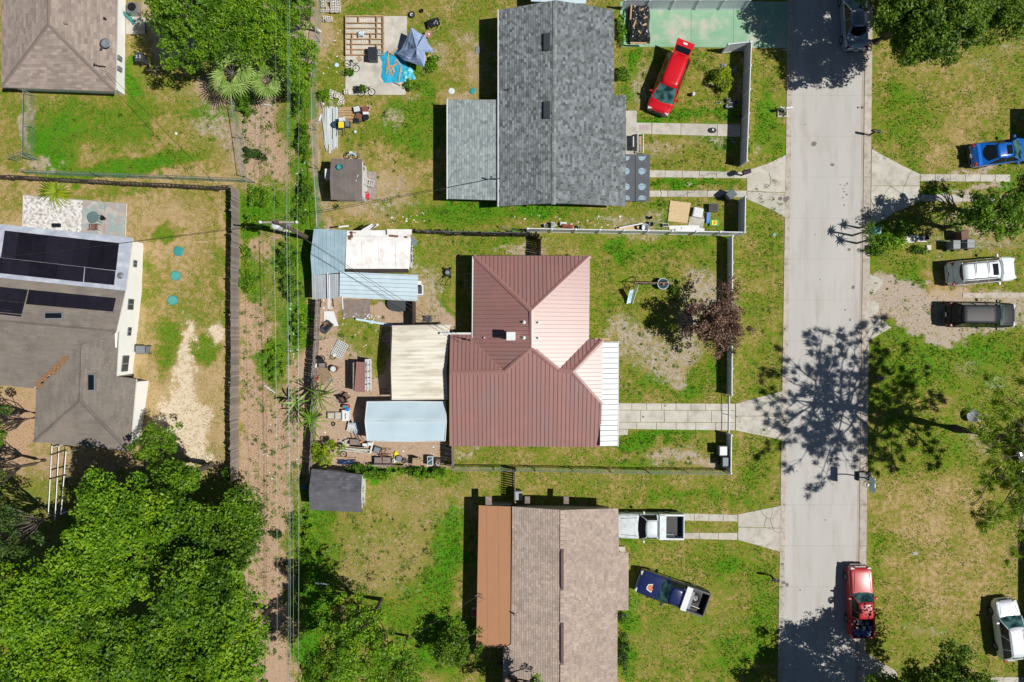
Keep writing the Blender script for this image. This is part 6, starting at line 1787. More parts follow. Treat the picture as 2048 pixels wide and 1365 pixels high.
link('tailgate_window', mesh_of(MB().add([(-2.16, -.56, 1.79), (-2.16, .56, 1.79), (-2.6, .6, 1.89), (-2.6, -.6, 1.89)], [(0, 3, 2, 1)]), 'tailgate_window'), M['glass'], parent=tg)
link('number_plate', mesh_of(MB().box((-2.84, 0, 1.965), (.17, .34, .02), ry=-.2), 'number_plate'), M['white'], parent=tg)
vehicle('sedan', 'glossy blue saloon car with sunroof at the upper right edge', 'car', (2010, 302), (100, -13),
        dict(L=4.85, w=1.86, hf=.78, hc=.95, belt=.97, tail=1.02, xw=1.3, x0=.45, x1=-.75, xb=-1.75, zr=1.43, wt=1.16, sunroof=(-.05, -.0 + .38), dm=0), M['c_blue'])
vehicle('sport_utility_vehicle', 'white off-roader with roof rack and dark blue bonnet patch in the dirt drive', 'off-roader', (1969, 542), (100, -9),
        dict(L=5.2, w=1.95, hf=1.0, hc=1.16, belt=1.15, tail=1.2, xw=1.35, x0=.75, x1=-2.1, xb=-2.4, zr=1.82, wt=1.42, cuts=[0, .32, .62, 1], rack=M['black'], bars=[-1.15, -.15], sunroof=(.2, .6), bump=M['c_white']), M['c_white'])
vehicle('sport_utility_vehicle', 'black off-roader with ribbed roof in the dirt drive', 'off-roader', (1967, 630), (100, 1),
        dict(L=5.3, w=1.95, hf=1.0, hc=1.16, belt=1.16, tail=1.2, xw=1.35, x0=.75, x1=-2.15, xb=-2.45, zr=1.86, wt=1.44, cuts=[0, .32, .62, 1], ribs=[-.5, -.35, -.2, -.05, .1, .25, .4, .55], ribm=M['c_black'], rack=M['dgrey'], dm=1), M['c_black'])
vehicle('crossover_car', 'white crossover car parked on dry grass at the lower right edge', 'car', (2024, 1264), (-13, -100),
        dict(L=4.75, w=1.9, hf=.95, hc=1.12, belt=1.1, tail=1.15, xw=1.2, x0=.5, x1=-1.75, xb=-2.15, zr=1.68, wt=1.26, cuts=[0, .4, .75, 1], rack=M['dgrey'], bump=M['c_white']), M['c_white'])
vehicle('sedan', 'silver-blue saloon car in deep tree shade at the top of the road', 'car', (1714, 34), (-4, -100),
        dict(L=4.9, w=1.86, hf=.78, hc=.95, belt=.97, tail=1.0, xw=1.3, x0=.45, x1=-.85, xb=-1.7, zr=1.45, wt=1.2, cuts=[0, .5, 1]), M['c_silver'])
vehicle('sedan', 'white car whose nose shows under the pine at the right edge', 'car', (2108, 922), (-100, 8),
        dict(L=4.8, w=1.86, hf=.85, hc=1.0, belt=1.0, tail=1.05, xw=1.2, x0=.4, x1=-1.0, xb=-1.8, zr=1.5, wt=1.2), M['c_white'])
tk = dict(bed=True, L=5.6, w=1.95, hf=1.05, hc=1.18, belt=1.16, tail=1.1, zr=1.76, wt=1.36, xw=.95, x0=.42, x1=-.75, xb=-.85, bedx=-.95, bedz=1.2, cuts=[0, 1], fo=.95, ro=1.25, rb=1)
# white pickup: nose to the house
p = dict(tk); p.update(L=5.35, xw=.85, x0=.4, x1=-.45, xb=-.55, bedx=-.68, w=2.0, bump=M['chrome'], ws=M['glass'], crease=1)
T = vehicle('pickup_truck', 'old white pickup with empty black-lined bed in front of the beige house', 'pickup truck', (1300, 1054), (-100, -1), p, M['c_white2'])
T.part('tool_box', MB().box((-.98, 0, 1.16), (.5, 1.82, .28)), M['c_white2'])
T.part('bed_jug', MB().box((-1.6, .72, .78), (.65, .2, .22)), M['lblue'])
# navy pickup
p = dict(tk); p.update(L=5.7, xw=.95, x0=.3, x1=-.6, xb=-.75, bedx=-.85, w=1.95, sidem=M['dgrey'], crease=1)
T = vehicle('pickup_truck', 'navy blue pickup with white tool box and spare wheel in its bed on the lawn', 'pickup truck', (1345, 1187), (-136, -48), p, M['c_navy'])
T.part('tool_box', MB().box((-1.12, 0, 1.2), (.46, 1.9, .3)), M['white'])
q = T.part('peeled_bonnet_patch', MB().slab([(1.75 + r_ * math.cos(a), .15 + r_ * math.sin(a), 1.185) for a, r_ in zip([k * math.pi / 5 for k in range(10)], [.34, .38, .3, .36, .28, .37, .34, .39, .3, .35])], .02), M['white'])
link('orange_patch', mesh_of(MB().slab([(1.76 + r_ * math.cos(a), .15 + r_ * math.sin(a), 1.192) for a, r_ in zip([k * math.pi / 5 for k in range(10)], [.26, .3, .22, .3, .2, .29, .26, .3, .22, .28])], .02), 'orange_patch'), M['orange'], parent=q)
T.part('bed_box', MB().box((-1.55, .1, .8), (.35, 1.4, .3)), M['grey'])
c_ = T.loc
def in_vehicle(T, x, y, z):
    rz = T.o.rotation_euler.z
    return Vector((T.loc.x + x * math.cos(rz) - y * math.sin(rz), T.loc.y + x * math.sin(rz) + y * math.cos(rz), z))
a = in_vehicle(T, -1.98, -.15, .67)
T2 = Thing('spare_wheel', 'black spare wheel lying flat in the navy pickup bed', 'wheel', a)
T2.part('tyre', MB().lathe(a, [(.2, 0), (.36, .02), (.4, .1), (.36, .2), (.22, .22), (.2, .1)], 20), M['rubber'])
T2.part('rim', MB().lathe(a, [(.2, .06), (.2, .14), (.07, .12), (.06, .17), (0, .17)], 16), M['grey'])
a = in_vehicle(T, -2.15, .55, .68)
solo('jack_handle', 'short white pipe lying in the navy pickup bed', 'pipe', MB().tube([a + Vector((-.3, .15, .1)), a + Vector((.35, -.1, .1))], .03, 5), M['white'], a)
# red pickup
p = dict(tk); p.update(L=5.5, xw=.75, x0=.2, x1=-1.05, xb=-1.15, bedx=-1.2, w=1.85, wt=1.22, bump=M['chrome'], cuts=[0, .62, 1], sidem=M['c_red2'], crease=1)
T = vehicle('pickup_truck', 'red pickup on the road with its bed full of odds and ends', 'pickup truck', (1725, 1206), (-2, -100), p, M['c_red2'])
odds = [('storage_crate', 'pale grey crate in the bed of the red pickup', 'crate', 'steel', -1.55, .25, .4, .4), ('cooler_box', 'turquoise box in the bed of the red pickup', 'box', 'cyan', -1.65, -.35, .28, .28), ('fuel_can', 'red can in the bed of the red pickup', 'can', 'redp', -1.45, .65, .35, .2),
        ('bucket', 'dark teal bucket in the bed of the red pickup', 'bucket', 'tealbin', -2.0, -.6, .45, .35), ('tool_case', 'orange-brown case in the bed of the red pickup', 'case', 'rust', -2.0, .4, .3, .3), ('bucket', 'white bucket in the bed of the red pickup', 'bucket', 'white', -1.98, -.1, .28, .28), ('motor', 'dark motor in the bed of the red pickup', 'motor', 'dgrey', -1.7, .05, .25, .3)]
for nm, lab, cat, m, x, y, l_, w_ in odds:
    a = in_vehicle(T, x, y, .68)
    o = Thing(nm, lab, cat, a, 'odds and ends in the red pickup bed')
    if 'bucket' in nm: o.part('body', MB().lathe(a, [(w_ * .4, 0), (w_ * .5, .38), (w_ * .46, .38), (w_ * .36, .05)], 12), M[m])
    else: o.part('body', MB().box(a + Vector((0, 0, .2)), (w_, l_, .4), rz=random.uniform(-.4, .4), top=.93), M[m])
    o.part('lid', MB().box(a + Vector((0, 0, .415)), (w_ * .8, l_ * .7, .03), rz=.2), M['grey'] if m != 'white' else M['lblue'])
def crumple(name, label, cat, c, rx, ry, h, m, seed, rz=0.0, group=None, amp=.5, thick=0):
    """loose sheet thrown over things: many small folds"""
    rng = np.random.default_rng(seed); N = 22; vs = []
    ph = rng.uniform(0, 6.28, (7, 2)); fr = rng.uniform(2, 9, (7, 2))
    for j in range(N + 1):
        for i in range(N + 1):
            u, v = 2 * i / N - 1, 2 * j / N - 1
            e = max(abs(u), abs(v))
            k = sum(math.sin(fr[q][0] * u + ph[q][0]) * math.sin(fr[q][1] * v + ph[q][1]) for q in range(7)) / 3
            edge = 1 + .08 * math.sin(5 * math.atan2(v, u) + ph[0][0]) + .04 * math.sin(11 * math.atan2(v, u))
            x, y = u * rx * edge, v * ry * edge
            z = max(.012, h * (1 - e ** 3) * (.55 + amp * k) + .02 + .01 * (i + j) % .02)
            vs.append(Vector((x * math.cos(rz) - y * math.sin(rz), x * math.sin(rz) + y * math.cos(rz), z)) + Vector(c))
    mb = MB().add(vs, [(j * (N + 1) + i, j * (N + 1) + i + 1, (j + 1) * (N + 1) + i + 1, (j + 1) * (N + 1) + i) for j in range(N) for i in range(N)])
    return solo(name, label, cat, mb, m, c, group=group, smooth=True)
crumple('plastic_sheet', 'crumpled blue and white plastic sheet at the tail of the red pickup bed', 'plastic sheet', in_vehicle(T, -2.45, 0, .9), .75, .32, .3, mat('blue_clear_plastic', (0.03, 0.08, 0.3), (0.5, 0.6, 0.75), nscale=5, rough=.2, contrast=(.52, .6)), 4)

# ------------------------------------------------------------------ yard things
def G(x, y, z=0.0):
    w = W(x, y, z * S); return w
def bin_(label, x, y, m, rz=0.0, h=1.05, tip=False, group='wheeled bins', lidm=None, text=None):
    a = W(x, y, h * S * .9 if not tip else 8); a.z = 0
    T = Thing('wheeled_bin', label, 'wheeled bin', a, group, rz=rz, local=True)
    if tip: T.o.rotation_euler = (math.radians(78), 0, rz); T.o.location.z = .32
    T.part('body', MB().box((0, 0, h * .47), (.5, .58, h * .9), top=1.18), m)
    lid = T.part('lid', MB().box((0, 0, h * .96), (.64, .74, .09), top=.86), lidm or m)
    link('handle', mesh_of(MB().tube([(-.24, -.4, h * .93), (.24, -.4, h * .93)], .022, 6), 'handle'), M['black'], parent=lid)
    for s in (-1, 1): T.part('wheel', MB().tube([(s * .27, -.3, .13), (s * .33, -.3, .13)], .13, 12), M['rubber'])
    if text:
        cu = bpy.data.curves.new('number', 'FONT'); cu.body = text; cu.size = .34; cu.align_x = 'CENTER'; cu.align_y = 'CENTER'; cu.extrude = .003
        t = bpy.data.objects.new('number', cu); COL.objects.link(t)
        bpy.context.view_layer.update()
        me = bpy.data.meshes.new_from_object(t.evaluated_get(bpy.context.evaluated_depsgraph_get())); bpy.data.objects.remove(t)
        link('number', me, M['white'], parent=lid, loc=(0, 0, h * .96 + .048), rot=(0, 0, -rz))
    return T
bin_('dark bin numbered two three beside the brown house wall', 278, 115, M['dgrey'], .0, text='2 3')
bin_('grey bin with a rounded lid standing against the white wall of the solar house', 281, 700, M['grey'], 1.57)
bin_('pale grey bin with white lid by the low white fence', 1446, 902, M['grey'], 0, lidm=M['tinw'])
bin_('slate bin next to the pale one by the low white fence', 1452, 924, M['dgrey'], 0, lidm=mat('slate_lid', (0.16, 0.2, 0.23), rough=.5))
bin_('pale grey bin in the shade at the north wall of the beige house', 1036, 992, M['grey'], 0, lidm=mat('pale_lid', (0.34, 0.38, 0.41), rough=.5))
bin_('dark grey bin tipped askew by the driveway fence end', 1462, 389, M['dgrey'], -.9, lidm=mat('petrol_lid', (0.075, 0.11, 0.13), rough=.5))
bin_('first grey bin from the left in the shade above the white off-roader', 1912, 490, M['grey'], 0)
bin_('second grey bin from the left in the shade above the white off-roader', 1940, 488, M['grey'], 0)
bin_('dark bin lying in the tree shade beyond the blue car driveway', 1928, 470, M['brown'], .1)

def ac_unit(label, x, y, w=.8):
    a = W(x, y, 18); a.z = .09
    T = Thing('air_conditioner', label, 'air conditioner', a)
    T.part('housing', MB().box(a + Vector((0, 0, .33)), (w, w, .66)), M['steel'])
    T.part('fan_grille', MB().lathe(a + Vector((0, 0, .66)), [(w * .42, 0), (w * .42, .025), (w * .38, .025), (w * .38, .005)], 18), M['black'])
    for k in range(4):
        d = Vector((math.cos(k * math.pi / 2 + .4), math.sin(k * math.pi / 2 + .4), 0)) * w * .17
        T.part('blade', MB().box(a + Vector((0, 0, .655)) + d, (w * .3, .12, .012), rz=k * math.pi / 2 + .4), M['grey'])
ac_unit('pale square air conditioner beside the brown house in tree shade', 264, 15)
solo('ground_pad', 'concrete pad beside the brown house wall', 'pad', MB().box((*W(272, 52)[:2], .04), (1.5, 1.4, .08)), M['conc'], W(272, 52))
solo('kick_scooter', 'teal folded scooter lying on the pad beside the brown house', 'scooter', MB().tube([W(252, 29) + Vector((0, 0, .35)), W(268, 46) + Vector((0, 0, .2))], .1, 6).tube([W(262, 38) + Vector((0, 0, .12)), W(270, 50) + Vector((0, 0, .12))], .14, 6), M['tealbin'], W(260, 38))

for i, (x, y) in enumerate(((358, 503), (352, 552), (346, 601))):
    a = W(x, y)
    T = Thing('septic_lid', ('round green septic lid, northernmost of the three on the left lawn', 'round green septic lid, middle one of the three on the left lawn', 'round green septic lid, southernmost of the three on the left lawn')[i], 'septic lid', a, 'green septic lids')
    T.part('riser', MB().lathe(a, [(.4, 0), (.4, .07), (.34, .09), (0, .1)], 20), M['tealbin'])
    T.part('lid', MB().lathe(a, [(.33, .09), (.33, .115), (.28, .12), (0, .13)], 20), mat('septic_green', (0.08, 0.36, 0.31), rough=.55) if i else M['tealbin'])

# patio table and chair
a = W(198, 438, 0); a.z = .05
T = Thing('round_table', 'round dark glass table on the stained end of the patio', 'table', a)
T.part('tabletop', MB().lathe(a, [(0, .68), (.45, .68), (.45, .71), (0, .71)], 24), mat('smoked_glass', (0.13, 0.2, 0.2), rough=.15))
for k in range(4):
    d = Vector((math.cos(k * 1.57 + .7), math.sin(k * 1.57 + .7), 0)) * .38
    T.part('leg', MB().tube([a + d * 1.1, a + d * .7 + Vector((0, 0, .68))], .02, 5), M['black'])
def chair(label, x, y, rz, m, z=0.05, group='scattered garden chairs', legm=None):
    a = W(x, y); a.z = z
    T = Thing('garden_chair', label, 'chair', a, group, rz=rz, local=True)
    T.part('seat', MB().box((0, 0, .42), (.5, .5, .06)), m)
    T.part('backrest', MB().box((0, .27, .68), (.48, .05, .5), rx=-.15), m)
    for x_ in (-.22, .22):
        for y_ in (-.22, .24): T.part('leg', MB().tube([(x_, y_, 0), (x_ * .95, y_ * .95, .4)], .02, 5), legm or M['black'])
        T.part('armrest', MB().tube([(x_ * 1.15, .26, .62), (x_ * 1.15, -.2, .62), (x_ * 1.1, -.24, .4)], .02, 5), legm or M['black'])
    return T
chair('brown chair pulled up to the round patio table', 196, 456, 3.14, M['brown'])
solo('plant_pot', 'dark round pot next to the glass patio table', 'pot', MB().lathe(W(210, 438) + Vector((0, 0, .05)), [(.12, 0), (.18, .3), (.2, .32), (.15, .3)], 14), M['black'], W(210, 438))

# concrete blocks: every hollow block is a thing
def block_mesh():
    mb = MB(); h = .19
    for x in (-.18, 0, .18): mb.box((x, 0, h / 2), (.035, .19, h))
    for y in (-.08, .08): mb.box((0, y, h / 2), (.394, .034, h * .998))
    return mb
bm_ = mesh_of(block_mesh(), 'concrete_block'); bm_.materials.append(M['block'])
rb = random.Random(3)
def blocks(pos, where, z0=0.0, lab=None):
    for k, (x, y, z, r) in enumerate(pos):
        lb = lab(k) if lab else 'hollow pale concrete block ' + where
        a = W(x, y, z * S); a.z = z
        link('concrete_block', bm_, None, loc=a, rot=(0, 0, r), label=lb, cat='concrete block', group='blocks ' + where)
pos = []
ORD = ['first', 'second', 'third', 'fourth', 'fifth', 'sixth', 'seventh', 'eighth', 'ninth', 'tenth', 'eleventh', 'twelfth', 'thirteenth', 'fourteenth', 'fifteenth']
for y in (4, 9, 14, 19, 24): 
    for x in (648, 659, 667, 676):
        if (x, y) in ((659, 14), (659, 9), (648, 19)): continue
        pos.append((x + rb.uniform(-1, 1), y, 0, rb.gauss(0, .12)))
        if x > 660: pos.append((x + rb.uniform(-1, 1), y, .2, rb.gauss(0, .12)))
def blab(k):
    x, y, z, r = pos[k]
    row, col = [4, 9, 14, 19, 24].index(y), min(range(4), key=lambda i: abs((648, 659, 667, 676)[i] - x))
    return 'pale block, %s layer, row %s from the top, %s from the left, larger stack' % ('upper' if z else 'bottom', ORD[row], ORD[col])
blocks(pos, 'in the larger white stack by the alley fence', lab=blab)
blocks([(652, 37, 0, .1), (660, 38, 0, 0), (652, 43, 0, 0), (661, 43, 0, .1), (656, 40, .2, .5)], 'in the small white stack by the alley fence', lab=lambda k: 'pale block, %s of the small white stack by the fence' % ('upper left', 'upper right', 'lower left', 'lower right', 'topmost')[k])
cr_ = [(663, 190, 0, 1.5), (669, 189, 0, 1.4), (675, 191, 0, 1.2), (664, 195, 0, 1.5), (680, 194, 0, 1.0), (684, 198, 0, .8), (681, 204, 0, .9), (686, 205, 0, 1.3), (663, 187, .2, 1.5), (672, 192, .2, 1.3)]
blocks(cr_, 'curved white row above the lumber pile', lab=lambda k: 'pale block %s from the left in the curved row above the lumber pile' % ORD[sorted(range(10), key=lambda i: cr_[i][0]).index(k)])
blocks([(694, 183, .09, 0), (694, 188, .09, 0)], 'at the lower left corner of the slab', lab=lambda k: ('upper', 'lower')[k] + ' one of two pale blocks at the lower left corner of the slab')

# deck frame of new lumber on the slab
T = Thing('deck_frame', 'square frame of new lumber joists resting on the slab', 'frame', W(730, 72))
def joist(x0, y0, x1, y1, z=.25, w=.05, hh=.16):
    a, b = W(x0, y0, z * S), W(x1, y1, z * S); d = b - a; a = (a + b) / 2
    T.part('joist', MB().box((a.x, a.y, z), (d.length, w, hh), rz=math.atan2(d.y, d.x)), M['lumber'])
for y in (33, 46.5, 57, 68, 78.5, 89, 99.5, 110): joist(691, y, 768, y + .3, w=.06 if y in (33, 110) else .05)
joist(691.5, 34, 691.5, 110); joist(767.5, 34, 767.5, 110); joist(766, 34, 766, 110, w=.04)
for x, y0, y1 in ((718, 34, 46), (754, 34, 46), (754, 46, 57), (754, 57, 68), (754, 68, 78), (705, 68, 78), (717, 68, 78), (742, 68, 78), (704, 78, 89), (741, 78, 89), (704, 89, 99), (704, 99, 110), (742, 99, 110), (754, 89, 99)): joist(x, y0, x, y1)
fb = [(697, 36), (729, 48), (729, 60), (700, 72), (729, 84), (729, 91), (729, 105), (698, 105), (765, 105), (760, 36), (760, 73), (729, 37)]
for x, y in fb:
    a = W(x, y); a.z = .09
    link('support_block', bm_, None, loc=a, rot=(0, 0, 0), label='pale block under the joist frame, ' + ORD[sorted(fb, key=lambda q: (q[1], q[0])).index((x, y))] + ' counted from the top', cat='concrete block', group='blocks under the joist frame').scale = (1, 1, .4)
a = W(724, 72); a.z = .35
crumple('plastic_bag', 'pale plastic bag in the middle of the joist frame', 'bag', a + Vector((0, 0, -.02)), .25, .2, .25, M['tinlb'], 21)
solo('offcut_plank', 'short offcut plank by the lower edge of the joist frame', 'plank', MB().box(W(720, 119) + Vector((0, 0, .12)), (.3, .4, .05), rz=.6), M['lumber'], W(720, 119))
a = W(749, 116); a.z = .09
T = Thing('storage_tub', 'dark rectangular tub on the slab below the joist frame', 'tub', a)
T.part('body', MB().box(a + Vector((0, 0, .35)), (.62, .95, .7)), M['dgrey'])
T.part('lid', MB().box(a + Vector((0, 0, .73)), (.68, 1.0, .06)), mat('tub_lid', (0.03, 0.033, 0.042), rough=.4))
# bicycle on slab
def bicycle(label, x, y, rz, m, z=.09):
    a = W(x, y); a.z = z
    T = Thing('bicycle', label, 'bicycle', a, rz=rz, local=True)
    for s in (-.42, .42):
        q = T.part('wheel', MB().ring((s, 0, .06), .27, .02, 18), M['rubber'])
        link('hub', mesh_of(MB().tube([(s, 0, .02), (s, 0, .1)], .04, 8), 'hub'), M['steel'], parent=q)
    T.part('frame', MB().tube([(-.42, 0, .08), (-.05, -.02, .1), (.3, .28, .1), (.42, 0, .08)], .02, 5).tube([(-.05, -.02, .1), (-.15, .3, .1), (.3, .28, .1)], .02, 5).tube([(-.42, 0, .08), (-.15, .3, .1)], .015, 5), m)
    T.part('saddle', MB().box((-.17, .36, .12), (.22, .12, .05)), M['black'])
    T.part('handlebar', MB().tube([(.2, .42, .12), (.32, .34, .12), (.42, .44, .12)], .018, 5), M['black'])
bicycle('old bicycle lying flat at the left of the slab', 704, 134, -.5, M['steel'])
bicycle('dark little bicycle lying beside the rubbish bag at the slab edge', 734, 187, .1, M['black'])
crumple('rubbish_bag', 'black rubbish bag on the lower left of the slab', 'rubbish bag', W(716, 181) + Vector((0, 0, .09)), .36, .3, .42, M['blackp'], 31)
# cyan tarp and timber on it, tent
crumple('tarpaulin', 'bright cyan tarpaulin spread on the slab under the collapsed gazebo', 'tarpaulin', W(789, 136) + Vector((0, 0, .09)), 1.0, 1.25, .14, M['cyan'], 33, .1, amp=.4)
crumple('tarpaulin', 'lighter cyan tarpaulin corner bunched beside the slab edge', 'tarpaulin', W(815, 150) + Vector((0, 0, .09)), .5, .55, .25, mat('pale_cyan_tarp', (0.12, 0.5, 0.6), (0.06, 0.42, 0.56), nscale=3, rough=.4), 34, .4)
mb = MB()
rr = random.Random(4)
sp_ = ((778, 122, 1.5, 1.6), (775, 135, 1.3, 1.5), (790, 106, .7, .7), (783, 110, .6, 2.6), (795, 120, .7, 1.0), (786, 135, .5, .1), (791, 133, .4, .6), (788, 143, .45, 1.8), (783, 147, .6, 2.0), (780, 150, .3, 1.2), (798, 128, .5, 2.2), (801, 150, 1.2, 1.4), (796, 170, .55, -.5), (785, 140, .7, 1.1), (777, 140, .35, .4))
for i, (x, y, l_, r) in enumerate(sp_):
    a = W(x, y); a.z = .2 + .02 * (i % 4)
    solo('scrap_plank', 'scrap plank on the cyan tarpaulin, %s counted from its top end' % ORD[sorted(range(15), key=lambda j: sp_[j][1] + sp_[j][0] / 99).index(i)], 'plank', MB().box(a, (l_, rr.uniform(.06, .16), .04), rz=r), M['lumber'], a, group='scrap planks on the cyan tarpaulin')
T = Thing('gazebo', 'collapsed blue-grey gazebo canopy leaning over the cyan tarpaulin', 'gazebo', W(825, 100))
pk = W(833, 96, 52)
rim = [W(822, 55, 40), W(843, 68, 34), W(850, 69, 36), (W(855, 84, 30)), W(865, 98, 26), W(866, 104, 24), W(850, 105, 34), W(851, 118, 36), W(848, 135, 30), W(834, 129, 30), W(815, 123, 26), W(806, 119, 22), W(792, 107, 14), W(802, 98, 24), W(812, 80, 32)]
mb = MB(); vs = [pk]; n = len(rim)
R_ = 5
for k in range(1, R_ + 1):
    for i, r_ in enumerate(rim):
        t_ = k / R_; p_ = pk.lerp(r_, t_)
        p_.z += (.10 * math.sin(i * 2.1 + t_ * 4) - .22 * (1 if i % 3 == 1 else 0)) * math.sin(t_ * math.pi) + (-.12 if k == R_ and i % 2 else 0)
        vs.append(p_)
fs = [(0, 1 + (i + 1) % n, 1 + i) for i in range(n)]
for k in range(R_ - 1):
    for i in range(n): fs.append((1 + k * n + i, 1 + k * n + (i + 1) % n, 1 + (k + 1) * n + (i + 1) % n, 1 + (k + 1) * n + i))
mb.add(vs, fs); T.part('canopy', mb, M['tarp'])
for i in (0, 4, 8, 12):
    e = rim[i]; T.part('leg', MB().tube([e, Vector((e.x + (.3 if i == 4 else -.1), e.y - .2, .02))], .02, 5), M['steel'])
T.part('guy_rope', MB().tube([W(803, 67, 3), W(822, 56, 38)], .01, 4), M['white'])
for i in (2, 6, 11): T.part('spoke', MB().tube([pk, rim[i]], .018, 4), M['tarp'])
# hand cart, fan and little things
a = W(868, 50)
T = Thing('garden_cart', 'pale-framed cart holding a black tray beside the gazebo', 'cart', a)
T.part('tray', MB().box(a + Vector((0, 0, .3)), (.85, .5, .22), rz=.3, top=1.15), M['black'])
T.part('frame', MB().tube([W(856, 54, 9), W(857, 44, 9), W(876, 39, 9), W(882, 47, 9), W(876, 59, 9), W(866, 64, 9), W(856, 54, 9)], .025, 5), M['lumber'])
for y in (-.25, .25): T.part('wheel', MB().lathe(a + Vector((-.25, y, .05)), [(.12, 0), (.15, .05), (.12, .1)], 10), M['rubber'])
crumple('tray_sheet', 'black plastic heaped in the garden cart', 'plastic sheet', a + Vector((0, 0, .4)), .38, .24, .14, M['blackp'], 36, .3)
a = W(858, 70, 12)
T = Thing('patio_heater', 'round terracotta dish on a stand at the gazebo edge', 'heater', (a.x, a.y, 0))
T.part('stand', MB().tube([(a.x, a.y, 0), (a.x, a.y, .5)], .05, 8), M['rust'])
T.part('dish', MB().lathe((a.x, a.y, .5), [(.0, 0), (.2, .02), (.3, .1), (.29, .11), (.1, .04), (.0, .06)], 18), M['terra'])
T.part('knob', MB().lathe((a.x, a.y, .56), [(.08, 0), (.08, .05), (0, .06)], 10), M['white'])
solo('rubber_ring', 'black rubber ring beside the slab top corner', 'tyre', MB().lathe(W(824, 31), [(.16, 0), (.26, .05), (.26, .16), (.16, .2), (.14, .1)], 14), M['rubber'], W(824, 31))
solo('washbowl', 'white bowl inside the black ring at the slab top corner', 'bowl', MB().lathe(W(824, 31) + Vector((0, 0, .05)), [(.05, 0), (.13, .08), (.12, .08), (.04, .02)], 12), M['white'], W(824, 31))
solo('flower_pot', 'small black pot alone above the garden cart', 'pot', MB().lathe(W(844, 24), [(.1, 0), (.15, .2), (.12, .2), (.08, .05)], 12), M['black'], W(844, 24))
T = Thing('folding_stool', 'yellow-legged stool at the lower right of the gazebo', 'stool', W(855, 116))
for p_, q_ in (((852, 110), (860, 111)), ((852, 110), (853, 124)), ((859, 111), (855, 118))): T.part('leg', MB().tube([W(*p_) + Vector((0, 0, .3)), W(*q_) + Vector((0, 0, .1))], .025, 5), M['yellow'])
# lumber and junk beside the shed
def planks(lst, m, lab, grp, nm='plank', z=.06):
    vert = abs(lst[0][3] - lst[0][1]) > abs(lst[0][2] - lst[0][0]); ky = lambda j: lst[j][0] + lst[j][2] + lst[j][1] / 9 if vert else lst[j][1] + lst[j][3] + lst[j][0] / 9
    od = sorted(range(len(lst)), key=ky); lab0 = lab
    for i, (x0, y0, x1, y1, w) in enumerate(lst):
        lab = lab0 if len(lst) == 1 else lab0 + ', %s from the %s' % (ORD[od.index(i)], 'left' if vert else 'top')
        a, b = W(x0, y0), W(x1, y1); d = b - a; c = (a + b) / 2; zz = z + .035 * (i % 3)
        solo(nm, lab, nm.replace('_', ' '), MB().box((c.x, c.y, zz), (d.length, w, .035), rz=math.atan2(d.y, d.x)), m, c, group=grp)
planks([(648, 217, 650, 291, .07), (652, 216, 652, 298, .09), (656, 215, 655, 300, .12), (661, 214, 660, 308, .13), (665, 214, 664, 302, .16), (669, 216, 669, 300, .12), (673, 215, 672, 296, .12), (676, 217, 675, 298, .08), (645, 230, 654, 304, .05), (658, 218, 658, 290, .08), (667, 218, 666, 280, .1)],
       M['tinw'], 'long white board in the pile beside the alley fence', 'long white boards beside the alley fence', 'board_length')
planks([(678, 217 + 0, 709, 216, .14), (678, 221, 709, 220, .14), (678, 225, 708, 226, .14), (678, 229, 709, 230, .12), (677, 233, 706, 236, .1), (678, 237, 708, 238, .14), (678, 241, 706, 243, .14)],
       M['lumber'], 'short new plank stacked beside the white boards', 'short new planks beside the white boards')
planks([(639, 243, 644, 229, .16)], M['white'], 'short thick white board lying by the chain-link fence', 'lone white board', 'board_length')
planks([(636, 190, 640, 215, .12), (641, 195, 646, 218, .1)], M['wood'], 'split log lying at the foot of the chain-link fence', 'split logs', 'log')
def box_item(nm, lab, cat, x, y, w, d, h, m, rz=0.0, top=1.0, lid=None, group=None, z=0.0):
    a = W(x, y); a.z = z
    T = Thing(nm, lab, cat, a, group)
    T.part('body', MB().box(a + Vector((0, 0, h / 2)), (w, d, h), rz=rz, top=top), m)
    if lid is not None:
        T.part('top', MB().box(a + Vector((0, 0, h + .015)), (w * top * .86, d * top * .8, .03), rz=rz), lid)
    return T
box_item('crate', 'crate of white odds and ends right of the new planks', 'crate', 716, 222, .55, .5, .4, M['dgrey'], .2, lid=M['tinw'])
box_item('toolbox', 'dark red toolbox in the junk right of the new planks', 'toolbox', 731, 221, .5, .4, .3, M['redp'], .1, lid=M['rust'])
box_item('suitcase', 'brown case lying in the junk right of the new planks', 'case', 719, 236, .6, .55, .2, M['brown'], -.4, lid=M['rust'])
box_item('storage_bin', 'navy bin under the brown case', 'bin', 714, 243, .45, .4, .22, M['dgrey'], 0, lid=M['black'])
T = Thing('toilet', 'white toilet lying in the junk beside the brown case', 'toilet', W(734, 238))
a = W(734, 238); T.part('bowl', MB().lathe(a, [(.14, 0), (.2, .3), (.24, .38), (.2, .38), (.1, .2)], 16, sy=1.3), M['white']); T.part('tank', MB().box(a + Vector((0, .3, .3)), (.45, .2, .35)), M['white']); T.part('seat', MB().lathe(a + Vector((0, 0, .38)), [(.14, 0), (.24, .0), (.24, .03), (.14, .03)], 16, sy=1.25), M['black'])
a = W(737, 219); solo('bucket', 'white bucket at the top right corner of the junk pile', 'bucket', MB().lathe(a, [(.14, 0), (.18, .3), (.16, .3), (.12, .04)], 12), M['white'], a)
T = Thing('wheelbarrow', 'wheelbarrow with bright yellow pan below the new planks', 'wheelbarrow', W(686, 255))
a = W(686, 253); T.part('pan', MB().box(a + Vector((0, 0, .42)), (.4, .6, .24), top=1.25), M['dgrey']); T.part('load', MB().box(a + Vector((0, -.08, .58)), (.42, .46, .06)), M['yellow'])
